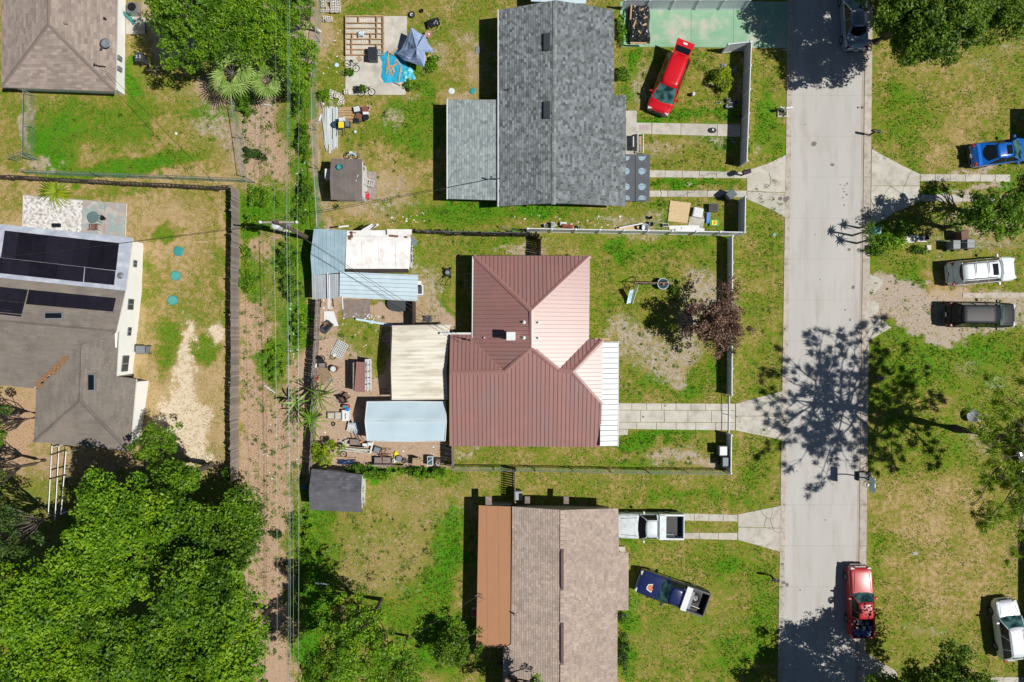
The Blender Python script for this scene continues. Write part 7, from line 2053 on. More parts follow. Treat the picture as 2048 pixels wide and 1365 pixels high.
T.part('sack', MB().box(a + Vector((.05, .35, .6)), (.55, .35, .16), rz=.2, top=.8), M['tinw'])
for s in (-1, 1): T.part('handle', MB().tube([a + Vector((s * .2, .3, .35)), a + Vector((s * .28, -.9, .45))], .025, 5), M['black'])
T.part('wheel', MB().tube([a + Vector((-.03, .55, .18)), a + Vector((.03, .55, .18))], .18, 12), M['rubber'])
box_item('motor', 'small dark engine right of the wheelbarrow', 'motor', 697, 251, .35, .5, .4, M['dgrey'], 0, lid=M['steel'])
a = W(672, 252); solo('plastic_basin', 'navy half-round basin on the white boards', 'basin', MB().lathe(a + Vector((0, 0, .12)), [(.15, 0), (.28, .2), (.26, .2), (.12, .03)], 16), mat('navy_plastic', (0.03, 0.05, 0.09), rough=.4), a)
a = W(711, 265); solo('soccer_ball', 'white and grey ball on the dirt below the junk', 'ball', MB().lathe(a, [(.02, 0), (.11, .06), (.14, .13), (.11, .2), (.02, .26)], 12), M['tinw'], a)
a = W(674, 131); solo('frisbee', 'pale blue flying disc on the weeds left of the slab', 'disc', MB().lathe(a, [(.16, .03), (.17, .06), (.12, .07), (0, .08)], 16), M['lblue'], a)
a = W(642, 67); solo('white_plank', 'white plank stub on the chain-link fence', 'plank', MB().box(a + Vector((0, 0, .5)), (.4, .12, .06), rz=-.6), M['white'], a)
for i, (x, y) in enumerate(((903, 183), (946, 183))):
    a = W(x, y); solo('septic_lid', ('white cover on the dirt left of the grey house', 'teal cover on the dirt beside the grey house')[i], 'cover', MB().lathe(a, [(.26, 0), (.26, .05), (.2, .07), (0, .08)], 14), (M['tinw'], M['tealbin'])[i], a)
a = W(956, 101); crumple('rag', 'grey rag on the dirt at the corner of the grey house shadow', 'rag', a, .22, .28, .08, M['grey'], 44)
a = W(353, 268); solo('frisbee', 'white disc on the lawn under the thin service cable', 'disc', MB().lathe(a, [(.1, .02), (.11, .05), (0, .06)], 12), M['white'], a)

# grey house front: black-sheeted bed frame, deck with underlayment, bench, board stacks
a = W(1277, 47)
T = Thing('covered_pile', 'rectangular pile wrapped in crumpled black plastic on the green driveway', 'pile', a)
T.part('base', MB().box(a + Vector((0, 0, .25)), (1.45, 3.0, .5)), M['black'])
rng = np.random.default_rng(3); N = 30; vs = []
for j in range(N + 1):
    for i in range(N + 1):
        u, v = 2 * i / N - 1, 2 * j / N - 1
        k = abs(math.sin(7 * u + 3 * math.sin(4 * v))) * .08 + abs(math.sin(9 * v + 4 * u)) * .07 + rng.uniform(-.015, .015)
        e = max(abs(u), abs(v)) ** 8
        vs.append(a + Vector((u * .88 + .05 * math.sin(6 * v), v * 1.68 + .04 * math.sin(9 * u), (.56 + k) * (1 - e) + .05)))
T.part('plastic_sheet', MB().add(vs, [(j * (N + 1) + i, j * (N + 1) + i + 1, (j + 1) * (N + 1) + i + 1, (j + 1) * (N + 1) + i) for j in range(N) for i in range(N)]), M['blackp'])
for i, (x, y, l_, r) in enumerate(((1262, 24, 1.3, 1.5), (1277, 87, 1.3, -.03), (1279, 9, 1.1, .0), (1269, 49, .55, 1.2), (1284, 20, .3, .7), (1291, 36, .3, .5), (1289, 50, .35, .5), (1279, 65, .3, 2.3))):
    c = W(x, y, 18); solo('board_offcut', ('long wood offcut on the left edge of the black plastic pile', 'long wood offcut across the bottom of the black plastic pile', 'long wood offcut across the top of the black plastic pile', 'slanted wood offcut left of the middle of the black plastic pile', 'short wood offcut near the top of the black plastic pile', 'short wood offcut at the upper right of the black plastic pile', 'short wood offcut right of the middle of the black plastic pile', 'short wood offcut in the lower part of the black plastic pile')[i], 'board', MB().box((c.x, c.y, .74), (l_, .12, .05), rz=r), M['lumber'], c, group='wood offcuts on the black plastic pile')
T = Thing('porch_deck', 'dark underlayment-covered porch roof with printed pale circles beside the grey house', 'porch roof', W(1275, 355))
z_ = 8
for x0, x1 in ((1250, 1270.4), (1271, 1300)):
    P_ = [W(x0, 309, z_), W(x1, 309, z_), W(x1 - 1, 403, z_), W(x0, 404, z_)]
    q = T.part('roofing_sheet', MB().slab([(p_.x, p_.y, p_.z) for p_ in P_], .06), M['under'])
    for y in (310, 343, 374, 403):
        x = 1252.5 if x0 == 1250 else 1283.5
        if y in (310, 403):
            y += 5 if y == 310 else -5
        c = W(x, y, z_)
        r0 = .27
        def seg(r, z, full=True): return [(c.x + r * math.cos(t), c.y + r * math.sin(t), z) for t in [k * math.pi / 10 for k in range(20)]]
        pts = seg(r0, c.z + .004)
        if y == 315: pts = [p_ for p_ in pts if p_[1] <= c.y + .12]
        if y == 398: pts = [p_ for p_ in pts if p_[1] >= c.y - .12]
        link('printed_circle', mesh_of(MB().slab(pts, .003), 'printed_circle', T.loc), M['logo'], parent=q)
        link('printed_arc', mesh_of(MB().tube([(c.x + .17 * math.cos(t), c.y - .02 + .13 * math.sin(t), c.z + .006) for t in [-.2 + k * .35 for k in range(12)]], .012, 4), 'printed_arc', T.loc), M['logod'], parent=q)
        if x0 > 1260:
            link('printed_letters', mesh_of(MB().box((c.x + .32, c.y + .05, c.z + .003), (.035, .3, .003)).box((c.x + .33, c.y - .35, c.z + .003), (.02, .16, .003)), 'printed_letters', T.loc), M['logo'], parent=q)
T.part('deck_frame', MB().box(W(1275, 356, 3), (1.9, 3.6, .2)), M['wood'])
T = Thing('bench', 'white-framed bench with wooden items at the porch edge', 'bench', W(1279, 290))
a = W(1279, 290)
T.part('frame', MB().tube([a + Vector((-.2, .75, .4)), a + Vector((.22, .75, .4)), a + Vector((.22, -.75, .4)), a + Vector((-.2, -.75, .4)), a + Vector((-.2, .75, .4))], .045, 5), M['white'])
T.part('slat', MB().box(a + Vector((-.02, .2, .42)), (.16, .7, .04)), M['lumber']); T.part('slat', MB().box(a + Vector((-.03, -.4, .42)), (.12, .4, .04)), M['steel'])
for x_ in (-.18, .2):
    for y_ in (-.7, .7): T.part('leg', MB().tube([a + Vector((x_, y_, 0)), a + Vector((x_, y_, .4))], .035, 5), M['white'])
a = W(1266, 289)
T = Thing('doormat', 'black slotted plant stand on the porch slab', 'stand', a)
T.part('top', MB().box(a + Vector((0, 0, .5)), (.42, 1.2, .06)), M['black']); T.part('slot', MB().box(a + Vector((-.06, .05, .535)), (.08, .8, .01)), M['tinw'])
for y_ in (-.5, .5): T.part('leg', MB().box(a + Vector((0, y_, .26)), (.36, .06, .46)), M['black'])
a = W(1360, 426); T = Thing('plywood_sheet', 'large square plywood sheet lying on the lawn by the white fence', 'plywood', a)
c = [W(1340, 402), W(1381, 407), W(1374, 447), W(1335, 443)]
T.part('sheet', MB().slab([(p_.x, p_.y, .1) for p_ in c], .05), M['ply'])
box_item('cardboard_lid', 'white rounded tub beside the plywood sheet', 'tub', 1394, 427, .8, .78, .35, M['white'], -.2, top=.94, lid=M['tinw'])
T = Thing('recycling_box', 'black open box next to the white tub by the plywood', 'box', W(1424, 418)); a = W(1424, 418)
T.part('body', MB().box(a + Vector((0, 0, .25)), (.7, .6, .5), top=1.06), M['dgrey']); T.part('inside', MB().box(a + Vector((0, 0, .505)), (.6, .5, .02)), M['black'])
T = Thing('sand_toy', 'green tray with yellow and orange inside near the white fence corner', 'tray', W(1427, 447)); a = W(1427, 447)
T.part('tray', MB().box(a + Vector((0, 0, .1)), (.72, .5, .2)), M['green']); T.part('toy', MB().box(a + Vector((0, 0, .21)), (.42, .34, .06)), M['yellow']); T.part('toy', MB().box(a + Vector((.03, 0, .25)), (.18, .16, .05), rz=.7), mat('orange_plastic', (.75, .22, .05)))
T = Thing('slide', 'short blue plastic slide beside the green tray', 'slide', W(1415, 437)); a = W(1415, 437)
T.part('chute', MB().box(a + Vector((0, 0, .2)), (.26, .85, .06), rx=.25), M['bluep']); T.part('foot', MB().box(a + Vector((0, -.35, .1)), (.3, .1, .2)), M['bluep'])
box_item('paver', 'grey paving slab under the toys by the white fence', 'paving slab', 1392, 447, 1.2, .9, .05, M['conc'], -.2)
planks([(1338, 456, 1398, 455, .3), (1350, 461, 1408, 462, .34), (1362, 458, 1400, 459, .2)], M['white'], 'white panel lying along the inside of the long white fence', 'white panels inside the long fence', 'panel')
planks([(1237, 458, 1284, 449, .1)], M['white'], 'single long white rail leaning over the brown boards by the long white fence', 'rail on boards', 'rail', z=.4)
planks([(1232, 462, 1280, 455, .5)], M['ply'], 'tan board leaning at the inside of the long white fence', 'tan board', 'board_length', z=.12)
for i, (x, y, m, r) in enumerate(((1289, 457, 'tinw', .3), (1301, 450, 'grey', .2), (1158, 456, 'tinw', .12), (1091, 453, 'tinw', .14), (1277, 456, 'rubber', .22), (1300, 437, 'rubber', .12))):
    a = W(x, y); solo('bucket', ('wide white bucket by the long white fence', 'grey ball-like pail by the long white fence', 'little white pail by the red panel', 'little white pail near the fence start', 'black pail by the wide white bucket', 'black ring above the grey pail')[i], 'bucket', MB().lathe(a, [(r * .7, 0), (r, .4), (r * .9, .4), (r * .6, .06)], 16), M[m], a)
box_item('crate', 'dark red crate by the long white fence', 'crate', 1134, 454, .8, .25, .45, M['redp'], -.1, lid=M['rust'])
box_item('crate', 'pale blue-grey crate by the long white fence', 'crate', 1105, 452, .3, .4, .5, M['tinlb'], 0, lid=M['steel'])
box_item('crate', 'white styrofoam box behind the dark red crate', 'box', 1126, 449, .5, .25, .3, M['white'], 0, lid=M['tinw'])
box_item('crate', 'white open crate left of the white panels', 'crate', 1330, 452, .45, .25, .3, M['white'], 0, lid=M['black'])
# front lawn bits
T = Thing('garden_statue', 'small black and white watering can on the front lawn', 'watering can', W(1382, 191)); a = W(1382, 191)
T.part('body', MB().lathe(a, [(.14, 0), (.14, .3), (.08, .34)], 12), M['black']); T.part('spout', MB().tube([a + Vector((.1, 0, .1)), a + Vector((.3, .08, .32))], .03, 6), M['white']); T.part('lid', MB().box(a + Vector((.12, 0, .3)), (.2, .25, .06)), M['white'])
T = Thing('round_toy', 'dark round toy with a white centre lying on the front walk', 'toy', W(1424, 262)); a = W(1424, 262); a.z = .035
T.part('tyre', MB().lathe(a, [(.1, 0), (.28, .02), (.3, .08), (.1, .12)], 16, sx=1.1, sy=.75), M['rubber']); T.part('rim', MB().lathe(a + Vector((.03, .03, .1)), [(.1, 0), (.08, .05), (0, .06)], 8), M['white'])
for i, (x, y, w, d, h, m) in enumerate(((1460, 213, .4, .35, .35, 'tinw'), (1455, 203, .3, .25, .3, 'steel'), (1471, 207, .2, .35, .2, 'grey'), (1480, 205, .12, .5, .12, 'tinw'), (1453, 215, .3, .3, .25, 'black'), (1436, 207, .12, .35, .1, 'lblue'), (1478, 234, .2, .2, .2, 'grey'), (1464, 285, .2, .12, .5, 'grey'))):
    box_item('garden_oddment', ('white box in the fence shade', 'steel pail-box in the fence shade', 'grey block in the fence shade', 'white stick-like board in the fence shade', 'black box by the white one in the fence shade', 'pale blue strip left of the fence shade', 'grey cube lower in the fence shade', 'grey bent item deep in the fence shade below the walk')[i], 'box', x, y, w, d, h, M[m], .3 * i, lid=M['black'] if m != 'black' else M['grey'])
a = W(1446, 133); crumple('rag', 'grey tangled wire heap above the yellow-green bush', 'heap', a, .22, .2, .12, M['grey'], 45)
a = W(1467, 140); crumple('rag', 'grey dish-like rag in the shade beside the yellow-green bush', 'rag', a, .26, .26, .1, M['grey'], 46)

# mailboxes
def mailbox(label, x, y, m, rz=0.0, h=1.05, pm=None, post=True, size=(.5, .2, .22)):
    a = W(x, y, h * S); a.z = 0
    T = Thing('mailbox', label, 'mailbox', a, 'mailboxes along the road', rz=rz, local=True)
    mb = MB(); L_, w_, h_ = size; vs = []
    prof = [(-w_ / 2, 0), (w_ / 2, 0), (w_ / 2, h_ * .55), (w_ * .33, h_ * .88), (0, h_), (-w_ * .33, h_ * .88), (-w_ / 2, h_ * .55)]
    for x_ in (-L_ / 2, L_ / 2): vs += [(x_, y_, h + z_) for y_, z_ in prof]
    n = len(prof); fs = [tuple(range(n))[::-1], tuple(range(n, 2 * n))] + [(i, (i + 1) % n, n + (i + 1) % n, n + i) for i in range(n)]
    T.part('box', mb.add(vs, fs), m)
    T.part('post', MB().box((.0, 0, h / 2), (.1, .1, h)), pm or M['woodd'])
    T.part('bracket', MB().box((.1, 0, h - .04), (.55, .12, .06)), pm or M['woodd'])
    T.part('flag', MB().box((.05, w_ / 2 + .012, h + .16), (.12, .012, .08)), M['redp'] if m is M['white'] else M['steel'])
    return T
mailbox('white mailbox on a post by the verge above the grey house driveway', 1577, 217, M['white'], .12, pm=M['white'])
mailbox('dark mailbox on a curved post opposite the white one', 1752, 263, M['black'], 2.95, size=(.6, .2, .2))
mailbox('slate grey mailbox in the pine shade beside the road', 1759, 756, M['dgrey'], 2.9, size=(.55, .22, .22))
mailbox('black mailbox on the verge beside the beige house lawn', 1550, 1160, M['black'], -.15, size=(.5, .2, .2))
mailbox('dark mailbox draped with purple flowers at the mouth of the grey house driveway', 1492, 345, mat('dark_purple_flowers', (0.03, 0.015, 0.03), rough=.7), .3, size=(.62, .34, .3))
box_item('planter_bed', 'white-edged planter under the white mailbox', 'planter', 1564, 228, .75, .55, .15, M['white'], .0, lid=M['soil'])
a = W(1559, 221); solo('pinwheel', 'white garden ornament on the planter by the white mailbox', 'ornament', MB().box(a + Vector((0, 0, .4)), (.5, .08, .05), rz=.3).box(a + Vector((0, 0, .4)), (.08, .4, .05), rz=.3).tube([a, a + Vector((0, 0, .4))], .03, 5), M['tinw'], a)
bush('small green plant in the planter under the white mailbox', (1566, 226), (6, 6), 10, 'oak', 6, 30, .05, .12, 88, name='potted_plant', cat='plant')
bush('bright green sprig at the slate grey mailbox', (1747, 750), (7, 4), 12, 'lime', 6, 30, .06, .12, 89, name='weed', cat='plant')
box_item('utility_box', 'pale green utility box at the kerb beside the spiky palm', 'utility box', 1748, 463, .5, .55, .6, M['greenbox'], 0, lid=M['greenbox'])
for i, (x, y) in enumerate(((1548, 470), (1563, 399))):
    if i == 0: a = W(x, y); solo('valve_cover', 'round pale green cover on the verge outside the white fence', 'cover', MB().lathe(a, [(.14, 0), (.15, .06), (.1, .08), (0, .08)], 12), M['greenbox'], a)
box_item('meter_cover', 'small grey rectangular meter cover on the dry lawn by the red pickup', 'cover', 1830, 1107, .38, .25, .03, M['grey'], .1)
# basketball hoop
a = W(1744, 967)
T = Thing('basketball_hoop', 'black portable basketball hoop standing at the kerb', 'basketball hoop', a)
T.part('base', MB().box(W(1726, 952) + Vector((0, 0, .2)), (1.1, .75, .36), top=.86), M['black'])
T.part('pole', MB().tube([W(1724, 954) + Vector((0, 0, .3)), W(1722, 955) + Vector((.0, 0, 1.8)), W(1714, 957) + Vector((0.0, 0, 2.4))], .05, 8), M['black'])
bb = W(1711, 957) + Vector((0, 0, 2.55))
T.part('backboard', MB().box(bb, (.05, 1.12, .78)), M['lblue'])
T.part('strut', MB().tube([W(1716, 957) + Vector((0, 0, 2.2)), bb - Vector((0, 0, .3))], .03, 5), M['black'])
q = T.part('rim', MB().ring(bb + Vector((-.3, 0, -.25)), .23, .014, 18), M['rust'])
nt_ = MB()
for k in range(12):
    t_ = k * math.pi / 6; c = bb + Vector((-.3, 0, -.25))
    nt_.tube([c + Vector((.23 * math.cos(t_), .23 * math.sin(t_), 0)), c + Vector((.13 * math.cos(t_ + .3), .13 * math.sin(t_ + .3), -.4))], .006, 3)
link('net', mesh_of(nt_, 'net', T.loc), M['white'], parent=q)
box_item('sandbag', 'small white box on the kerb behind the basketball hoop', 'box', 1736, 970, .25, .22, .12, M['white'], .1, lid=M['tinw'])

# maroon house front lawn: fallen swing set, trampoline ring, small slide
def tube_thing(nm, lab, cat, pl, r, m, loc, n=6):
    T = Thing(nm, lab, cat, loc)
    for k, pts in enumerate(pl): T.part('bar', MB().tube(pts, r, n), m[k] if isinstance(m, list) else m)
    return T
g = lambda x, y, z: W(x, y, z * S)
T = tube_thing('swing_set', 'small metal swing set frame on the front lawn of the maroon house', 'swing set',
    [[g(1270, 566, 1.5), g(1346, 566, 1.5)], [g(1266, 553, 0), g(1275, 566, 1.5)], [g(1262, 588, 0), g(1275, 566, 1.5)], [g(1343, 554, 0), g(1346, 566, 1.5)], [g(1348, 578, 0), g(1346, 566, 1.5)], [g(1266, 574, .8), g(1270, 560, .8)]], .03,
    [M['terra'], M['woodd'], M['steel'], M['woodd'], M['steel'], M['dgrey']], W(1300, 566))
for x in (1290, 1306): T.part('swing_seat', MB().box(g(x, 567, .45), (.42, .2, .04)), M['black'])
for x in (1290, 1306):
    for s in (-.18, .18): T.part('chain', MB().tube([g(x, 567, .47) + Vector((s, 0, 0)), g(x, 566, 1.5) + Vector((s, 0, 0))], .008, 3), M['steel'])
T = Thing('slide', 'pale blue plastic slide beside the swing set', 'slide', W(1262, 593)); a0, a1 = g(1264, 580, 1.0), g(1258, 607, .12)
d = (a1 - a0); mid = a0.lerp(a1, .5) - Vector((0, 0, .12)); pr = [a0, a0.lerp(a1, .25) + Vector((0, 0, .0)), mid, a0.lerp(a1, .8) - Vector((0, 0, .12)), a1]
sd = Vector((.2, .04, 0)); vs = []
for p_ in pr: vs += [p_ - sd + Vector((0, 0, .1)), p_ - sd * .85, p_ + sd * .85, p_ + sd + Vector((0, 0, .1))]
T.part('chute', MB().add(vs, [(4 * i + j, 4 * i + j + 1, 4 * i + j + 5, 4 * i + j + 4) for i in range(4) for j in range(3)]), M['lblue'])
for s in (-1, 1): T.part('leg', MB().tube([a0 + sd * s, Vector((a0.x + .5 * 0 + sd.x * s, a0.y + .35, 0))], .025, 5), M['steel'])
T.part('side_rail', MB().tube([g(1277, 570, .9), g(1265, 608, .1)], .03, 5), M['tinw'])
T = Thing('trampoline', 'round mini trampoline with pale rim beside the swing set', 'trampoline', W(1322, 569)); a = g(1326, 568, .55)
T.part('rim', MB().ring(a, .43, .03, 24), M['tinlb'])
T.part('mat', MB().lathe(a + Vector((0, 0, -.03)), [(0, 0), (.4, 0), (.4, .02), (0, .02)], 24), mat('trampoline_mesh', (0.02, 0.045, 0.06), rough=.8))
for k in range(5): T.part('leg', MB().tube([a + Vector((.4 * math.cos(k * 1.257), .4 * math.sin(k * 1.257), 0)), (a.x + .42 * math.cos(k * 1.257), a.y + .42 * math.sin(k * 1.257), 0)], .02, 5), M['steel'])
a = W(1326, 569, 14); solo('soccer_ball', 'pale ball resting in the mini trampoline', 'ball', MB().lathe(a, [(.01, 0), (.07, .03), (.1, .09), (.07, .15), (.01, .19)], 12), M['terra'], a)
# mower
a = W(895, 546)
T = Thing('lawn_mower', 'black push mower on the grass left of the maroon roof shadow', 'lawn mower', a)
T.part('deck', MB().lathe(a + Vector((0, 0, .1)), [(.26, 0), (.3, .06), (.28, .14), (.1, .17)], 14, sy=1.15), M['black'])
T.part('engine', MB().lathe(a + Vector((0, 0, .25)), [(.17, 0), (.17, .14), (.1, .18), (.05, .18), (0, .2)], 12), M['grey'])
for x_ in (-.3, .26):
    for y_ in (-.33, .33): T.part('wheel', MB().tube([a + Vector((x_ - .04, y_, .1)), a + Vector((x_ + .06, y_, .1))], .1, 10), M['rubber'])
T.part('handle', MB().tube([a + Vector((-.3, -.35, .2)), a + Vector((-.5, -1.05, .75)), a + Vector((.3, -1.08, .75)), a + Vector((.28, -.35, .2))], .02, 5).tube([a + Vector((-.1, -.4, .2)), a + Vector((-.1, -1.05, .74))], .012, 4), M['black'])
T = tube_thing('dog_crate', 'wire frame standing in the deep shade of the maroon roof', 'crate', [[g(930, 547, .5), g(944, 547, .5), g(944, 576, .5), g(930, 576, .5), g(930, 547, .5)], [g(930, 561, .5), g(944, 561, .5)], [g(930, 547, .5), g(930, 547, 0)], [g(930, 576, .5), g(930, 576, 0)]], .02, M['steel'], W(937, 561))
# netting by the canopy
a = W(800, 608)
T = Thing('net_hoop', 'sagging dark net stretched below the light blue canopy', 'net', a); mb = MB()
for k in range(14):
    t_ = -1 + 2 * k / 13; hw = .95 * math.sqrt(max(0, 1 - t_ * t_)) + .05
    mb.tube([a + Vector((-hw, t_ * .65, .35)), a + Vector((0, t_ * .65, .28)), a + Vector((hw, t_ * .65, .35))], .006, 3, cap=False)
for k in range(20):
    t_ = -1 + 2 * k / 19; hw = .65 * math.sqrt(max(0, 1 - t_ * t_)) + .03
    mb.tube([a + Vector((t_ * .95, -hw, .35)), a + Vector((t_ * .95, 0, .28)), a + Vector((t_ * .95, hw, .35))], .006, 3, cap=False)
T.part('netting', mb, M['black'], kind='stuff'); T.part('hoop', MB().lathe(a + Vector((0, 0, .34)), [(.96, 0), (.98, .02), (.94, .02)], 26, sy=.68), M['dgrey'])
a = W(855, 638); crumple('netting_heap', 'dark mesh heap on the dirt beside the net', 'net', a, .38, .25, .1, M['dgrey'], 61)
box_item('tarp_strip', 'brown board floor patch below the light blue canopy', 'board', 713, 618, 2.2, 1.5, .03, M['tanc2'])
solo('board_screen', 'dark plank fence stub running down beside the net', 'screen', MB().box((*W(831, 628)[:2], .7), (.06, 1.9, 1.4)), M['woodd'], W(831, 628))
# junk yard west of cream carport
T = Thing('fire_pit', 'dark tilted metal fire tray full of twigs on the white slab', 'fire tray', W(656, 655)); a = W(656, 655)
T.part('tray', MB().box(a + Vector((0, 0, .3)), (.95, .55, .2), rz=.85, top=1.1), M['dgrey']); T.part('inside', MB().box(a + Vector((.05, .05, .405)), (.7, .35, .01), rz=.85), M['black'])
for k in range(6): T.part('twig', MB().tube([a + Vector((rr.uniform(-.3, .1), rr.uniform(-.1, .4), .42)), a + Vector((rr.uniform(-.3, .3), rr.uniform(-.1, .5), .5))], .015, 4), M['lumber'])
for s in (-1, 1): T.part('leg', MB().box(a + Vector((s * .2, s * .25, .1)), (.1, .1, .2)), M['black'])
T = Thing('grill_table', 'dark grill box with a white lid piece at the fence in the junk yard', 'grill', W(650, 731)); a = W(648, 731)
T.part('body', MB().box(a + Vector((0, 0, .35)), (.55, .4, .5)), M['dgrey']); T.part('side_shelf', MB().box(a + Vector((-.5, 0, .6)), (.2, .3, .05)), M['white']); T.part('grate', MB().box(a + Vector((0, 0, .61)), (.48, .34, .02)), M['tanc2'])
for s in (-1, 1): T.part('leg', MB().tube([a + Vector((s * .22, 0, 0)), a + Vector((s * .22, 0, .3))], .03, 5), M['black'])
def lattice(label, x, y, w, d, rz, m, z=.12):
    a = W(x, y); a.z = z; T = Thing('lattice_panel', label, 'lattice panel', a, rz=rz, local=True)
    n = int(w / .14)
    for k in range(n + 1): T.part('slat', MB().box((-w / 2 + k * w / n, 0, 0), (.05, d, .012)), m)
    n = int(d / .14)
    for k in range(n + 1): T.part('slat', MB().box((0, -d / 2 + k * d / n, .013), (w, .05, .012)), m)
    return T
lattice('white lattice panel lying at an angle, upper one in the junk yard', 680, 699, .9, 1.25, -.5, M['tinw'])
lattice('pinkish lattice panel lying at an angle, lower one in the junk yard', 648, 750, 1.0, 1.1, .6, M['tanc'])
T = Thing('drum', 'rusty fire drum holding a white pan in the junk yard', 'drum', W(670, 738)); a = W(670, 738)
T.part('barrel', MB().lathe(a, [(.26, 0), (.28, .5), (.25, .5), (.2, .1)], 18), M['rust']); T.part('pan', MB().lathe(a + Vector((0, 0, .45)), [(0, 0), (.17, .02), (.22, .1), (.2, .1)], 16), M['tinw'])
T.part('handle', MB().tube([a + Vector((.25, 0, .4)), a + Vector((.6, .15, .3))], .025, 5), M['rust'])
a = W(670, 711); T = Thing('garden_hose', 'black hose coil around a white pot in the junk yard', 'hose', a)
T.part('coil', MB().ring(a + Vector((-.15, -.1, .05)), .22, .03, 18), M['black']); T.part('pot', MB().lathe(a, [(.08, 0), (.12, .2), (.1, .2)], 12), M['white'])
a = W(644, 718); solo('old_wheel', 'thin black wheel leaning by the crooked fence', 'hoop', MB().ring(a + Vector((0, 0, .1)), .26, .02, 18), M['black'], a)  # a wheel, drawn as a bare ring without spokes
a = W(662, 760); solo('enamel_pan', 'grey bowl beside the pinkish lattice', 'bowl', MB().lathe(a, [(.1, 0), (.2, .14), (.18, .14), (.08, .02)], 14), M['steel'], a)
a = W(636, 758); box_item('red_crate', 'faded red crate against the fence by the pinkish lattice', 'crate', 634, 757, .4, .4, .3, M['terra'], .1, lid=M['redp'])
chair('black chair frame by the crooked fence near the hose', 644, 722, .4, M['black'], 0)
chair('brown reclined chair in the middle of the junk yard near the red cooler', 694, 793, 2.2, M['brown'], 0)
chair('dark folding chair above the red and white cooler box', 690, 800, .3, M['black'], 0)
box_item('cooler_box', 'cooler box with teal and red lid stripes in the junk yard', 'cooler', 694, 813, .5, .25, .45, M['redp'], 0, lid=M['tealbin'])
box_item('freezer_chest', 'white chest with dark scribble beside the teal cooler', 'chest', 694, 830, .56, .85, .5, M['white'], .02, lid=M['white'])
a = W(698, 818); solo('cap', 'blue cloth lying on the white chest', 'cloth', MB().lathe(a + Vector((0, 0, .5)), [(.16, .0), (.14, .06), (0, .08)], 10), M['bluep'], a)
a = W(694, 831); solo('number_mark', 'dark wiggly handle on the white chest', 'handle', MB().tube([a + Vector((0, .22, .56)), a + Vector((.05, .1, .56)), a + Vector((-.04, 0, .56)), a + Vector((.04, -.1, .56)), a + Vector((0, -.24, .56))], .025, 4), M['dgrey'], a)
for i, x in enumerate((664, 679)): box_item('seat_cushion', ('left of two grey-beige cushions left of the white chest', 'right of two grey-beige cushions left of the white chest')[i], 'cushion', x, 831, .56, .52, .3, M['tanc2'] if i == 0 else M['conc'], 0, lid=M['conc'])
T = Thing('pallet', 'splayed fan of pale boards beside the white chest', 'pallet', W(706, 852)); 
for k in range(6):
    a, b = W(701 + .6 * k, 840), W(696 + 4 * k, 862)
    d = b - a; T.part('board', MB().box((a + b) / 2 + Vector((0, 0, .3)), (d.length, .09, .03), rz=math.atan2(d.y, d.x)), M['tinw'])
T.part('crossbar', MB().box(W(705, 850) + Vector((0, 0, .27)), (.7, .07, .03), rz=-.2), M['wood']); T.part('crossbar', MB().box(W(706, 861) + Vector((0, 0, .25)), (.9, .07, .03), rz=-.2), M['wood'])
a = W(714, 856); solo('blue_tarp', 'faded blue tarp against the canopy post in the junk yard', 'tarpaulin', MB().box(a + Vector((0, 0, .2)), (.5, .9, .03), rz=.1, rx=.2), M['tarp'], a)
a = W(667, 848); solo('tyre', 'small black tyre on the dirt left of the white chest', 'tyre', MB().ring(a + Vector((0, 0, .06)), .13, .05, 14), M['rubber'], a)
planks([(676, 893, 735, 903, .14), (682, 888, 738, 893, .2), (690, 896, 742, 900, .12), (678, 899, 742, 906, .1), (686, 885, 700, 878, .1), (680, 880, 696, 890, .08), (692, 879, 694, 893, .12), (700, 891, 730, 892, .16)], M['conc'], 'weathered board in the bottom junk heap of the yard', 'weathered boards in the bottom junk heap', 'board_length', z=.2)
planks([(703, 867, 707, 880, .04), (710, 866, 716, 879, .04), (716, 868, 722, 880, .04), (722, 870, 729, 880, .04)], M['wood'], 'thin stake between the pallet fan and the junk heap', 'thin stakes above the junk heap', 'stake', z=.15)
box_item('wood_panel', 'tan-brown panel on the junk heap by the canopy', 'panel', 711, 883, .7, .45, .2, M['tanc2'], -.05, lid=M['tanc2'], z=.25)
box_item('pillow', 'small yellow-brown pad on the junk heap', 'pad', 724, 883, .28, .2, .15, M['orange'], .2, top=.8, lid=M['tanc'], z=.3)
box_item('paper_box', 'white box on the junk heap, left of the pair', 'box', 732, 888, .36, .2, .2, M['white'], 0, lid=M['white'], z=.3)
box_item('paper_box', 'white box on the junk heap, right of the pair', 'box', 741.5, 886.5, .28, .25, .25, M['white'], 0, lid=M['white'], z=.3)
planks([(748, 883, 742, 906, .12)], M['tinw'], 'long white stick edging the right side of the junk heap', 'white stick', 'stick', z=.3)
T = Thing('old_wheel', 'half buried metal wheel at the lower left of the junk heap', 'hoop', W(688, 909)); T.part('rim', MB().ring(W(688, 909) + Vector((0, 0, .08)), .24, .04, 18), M['dgrey']); T.part('hub', MB().lathe(W(688, 909), [(.06, 0), (.06, .1), (0, .11)], 8), M['rust'])  # an old wheel, only its rim and hub drawn
box_item('tool_chest', 'grey-blue square seat by the white stick', 'seat', 756, 899, .55, .5, .4, M['dgrey'], -.3, lid=M['grey'])
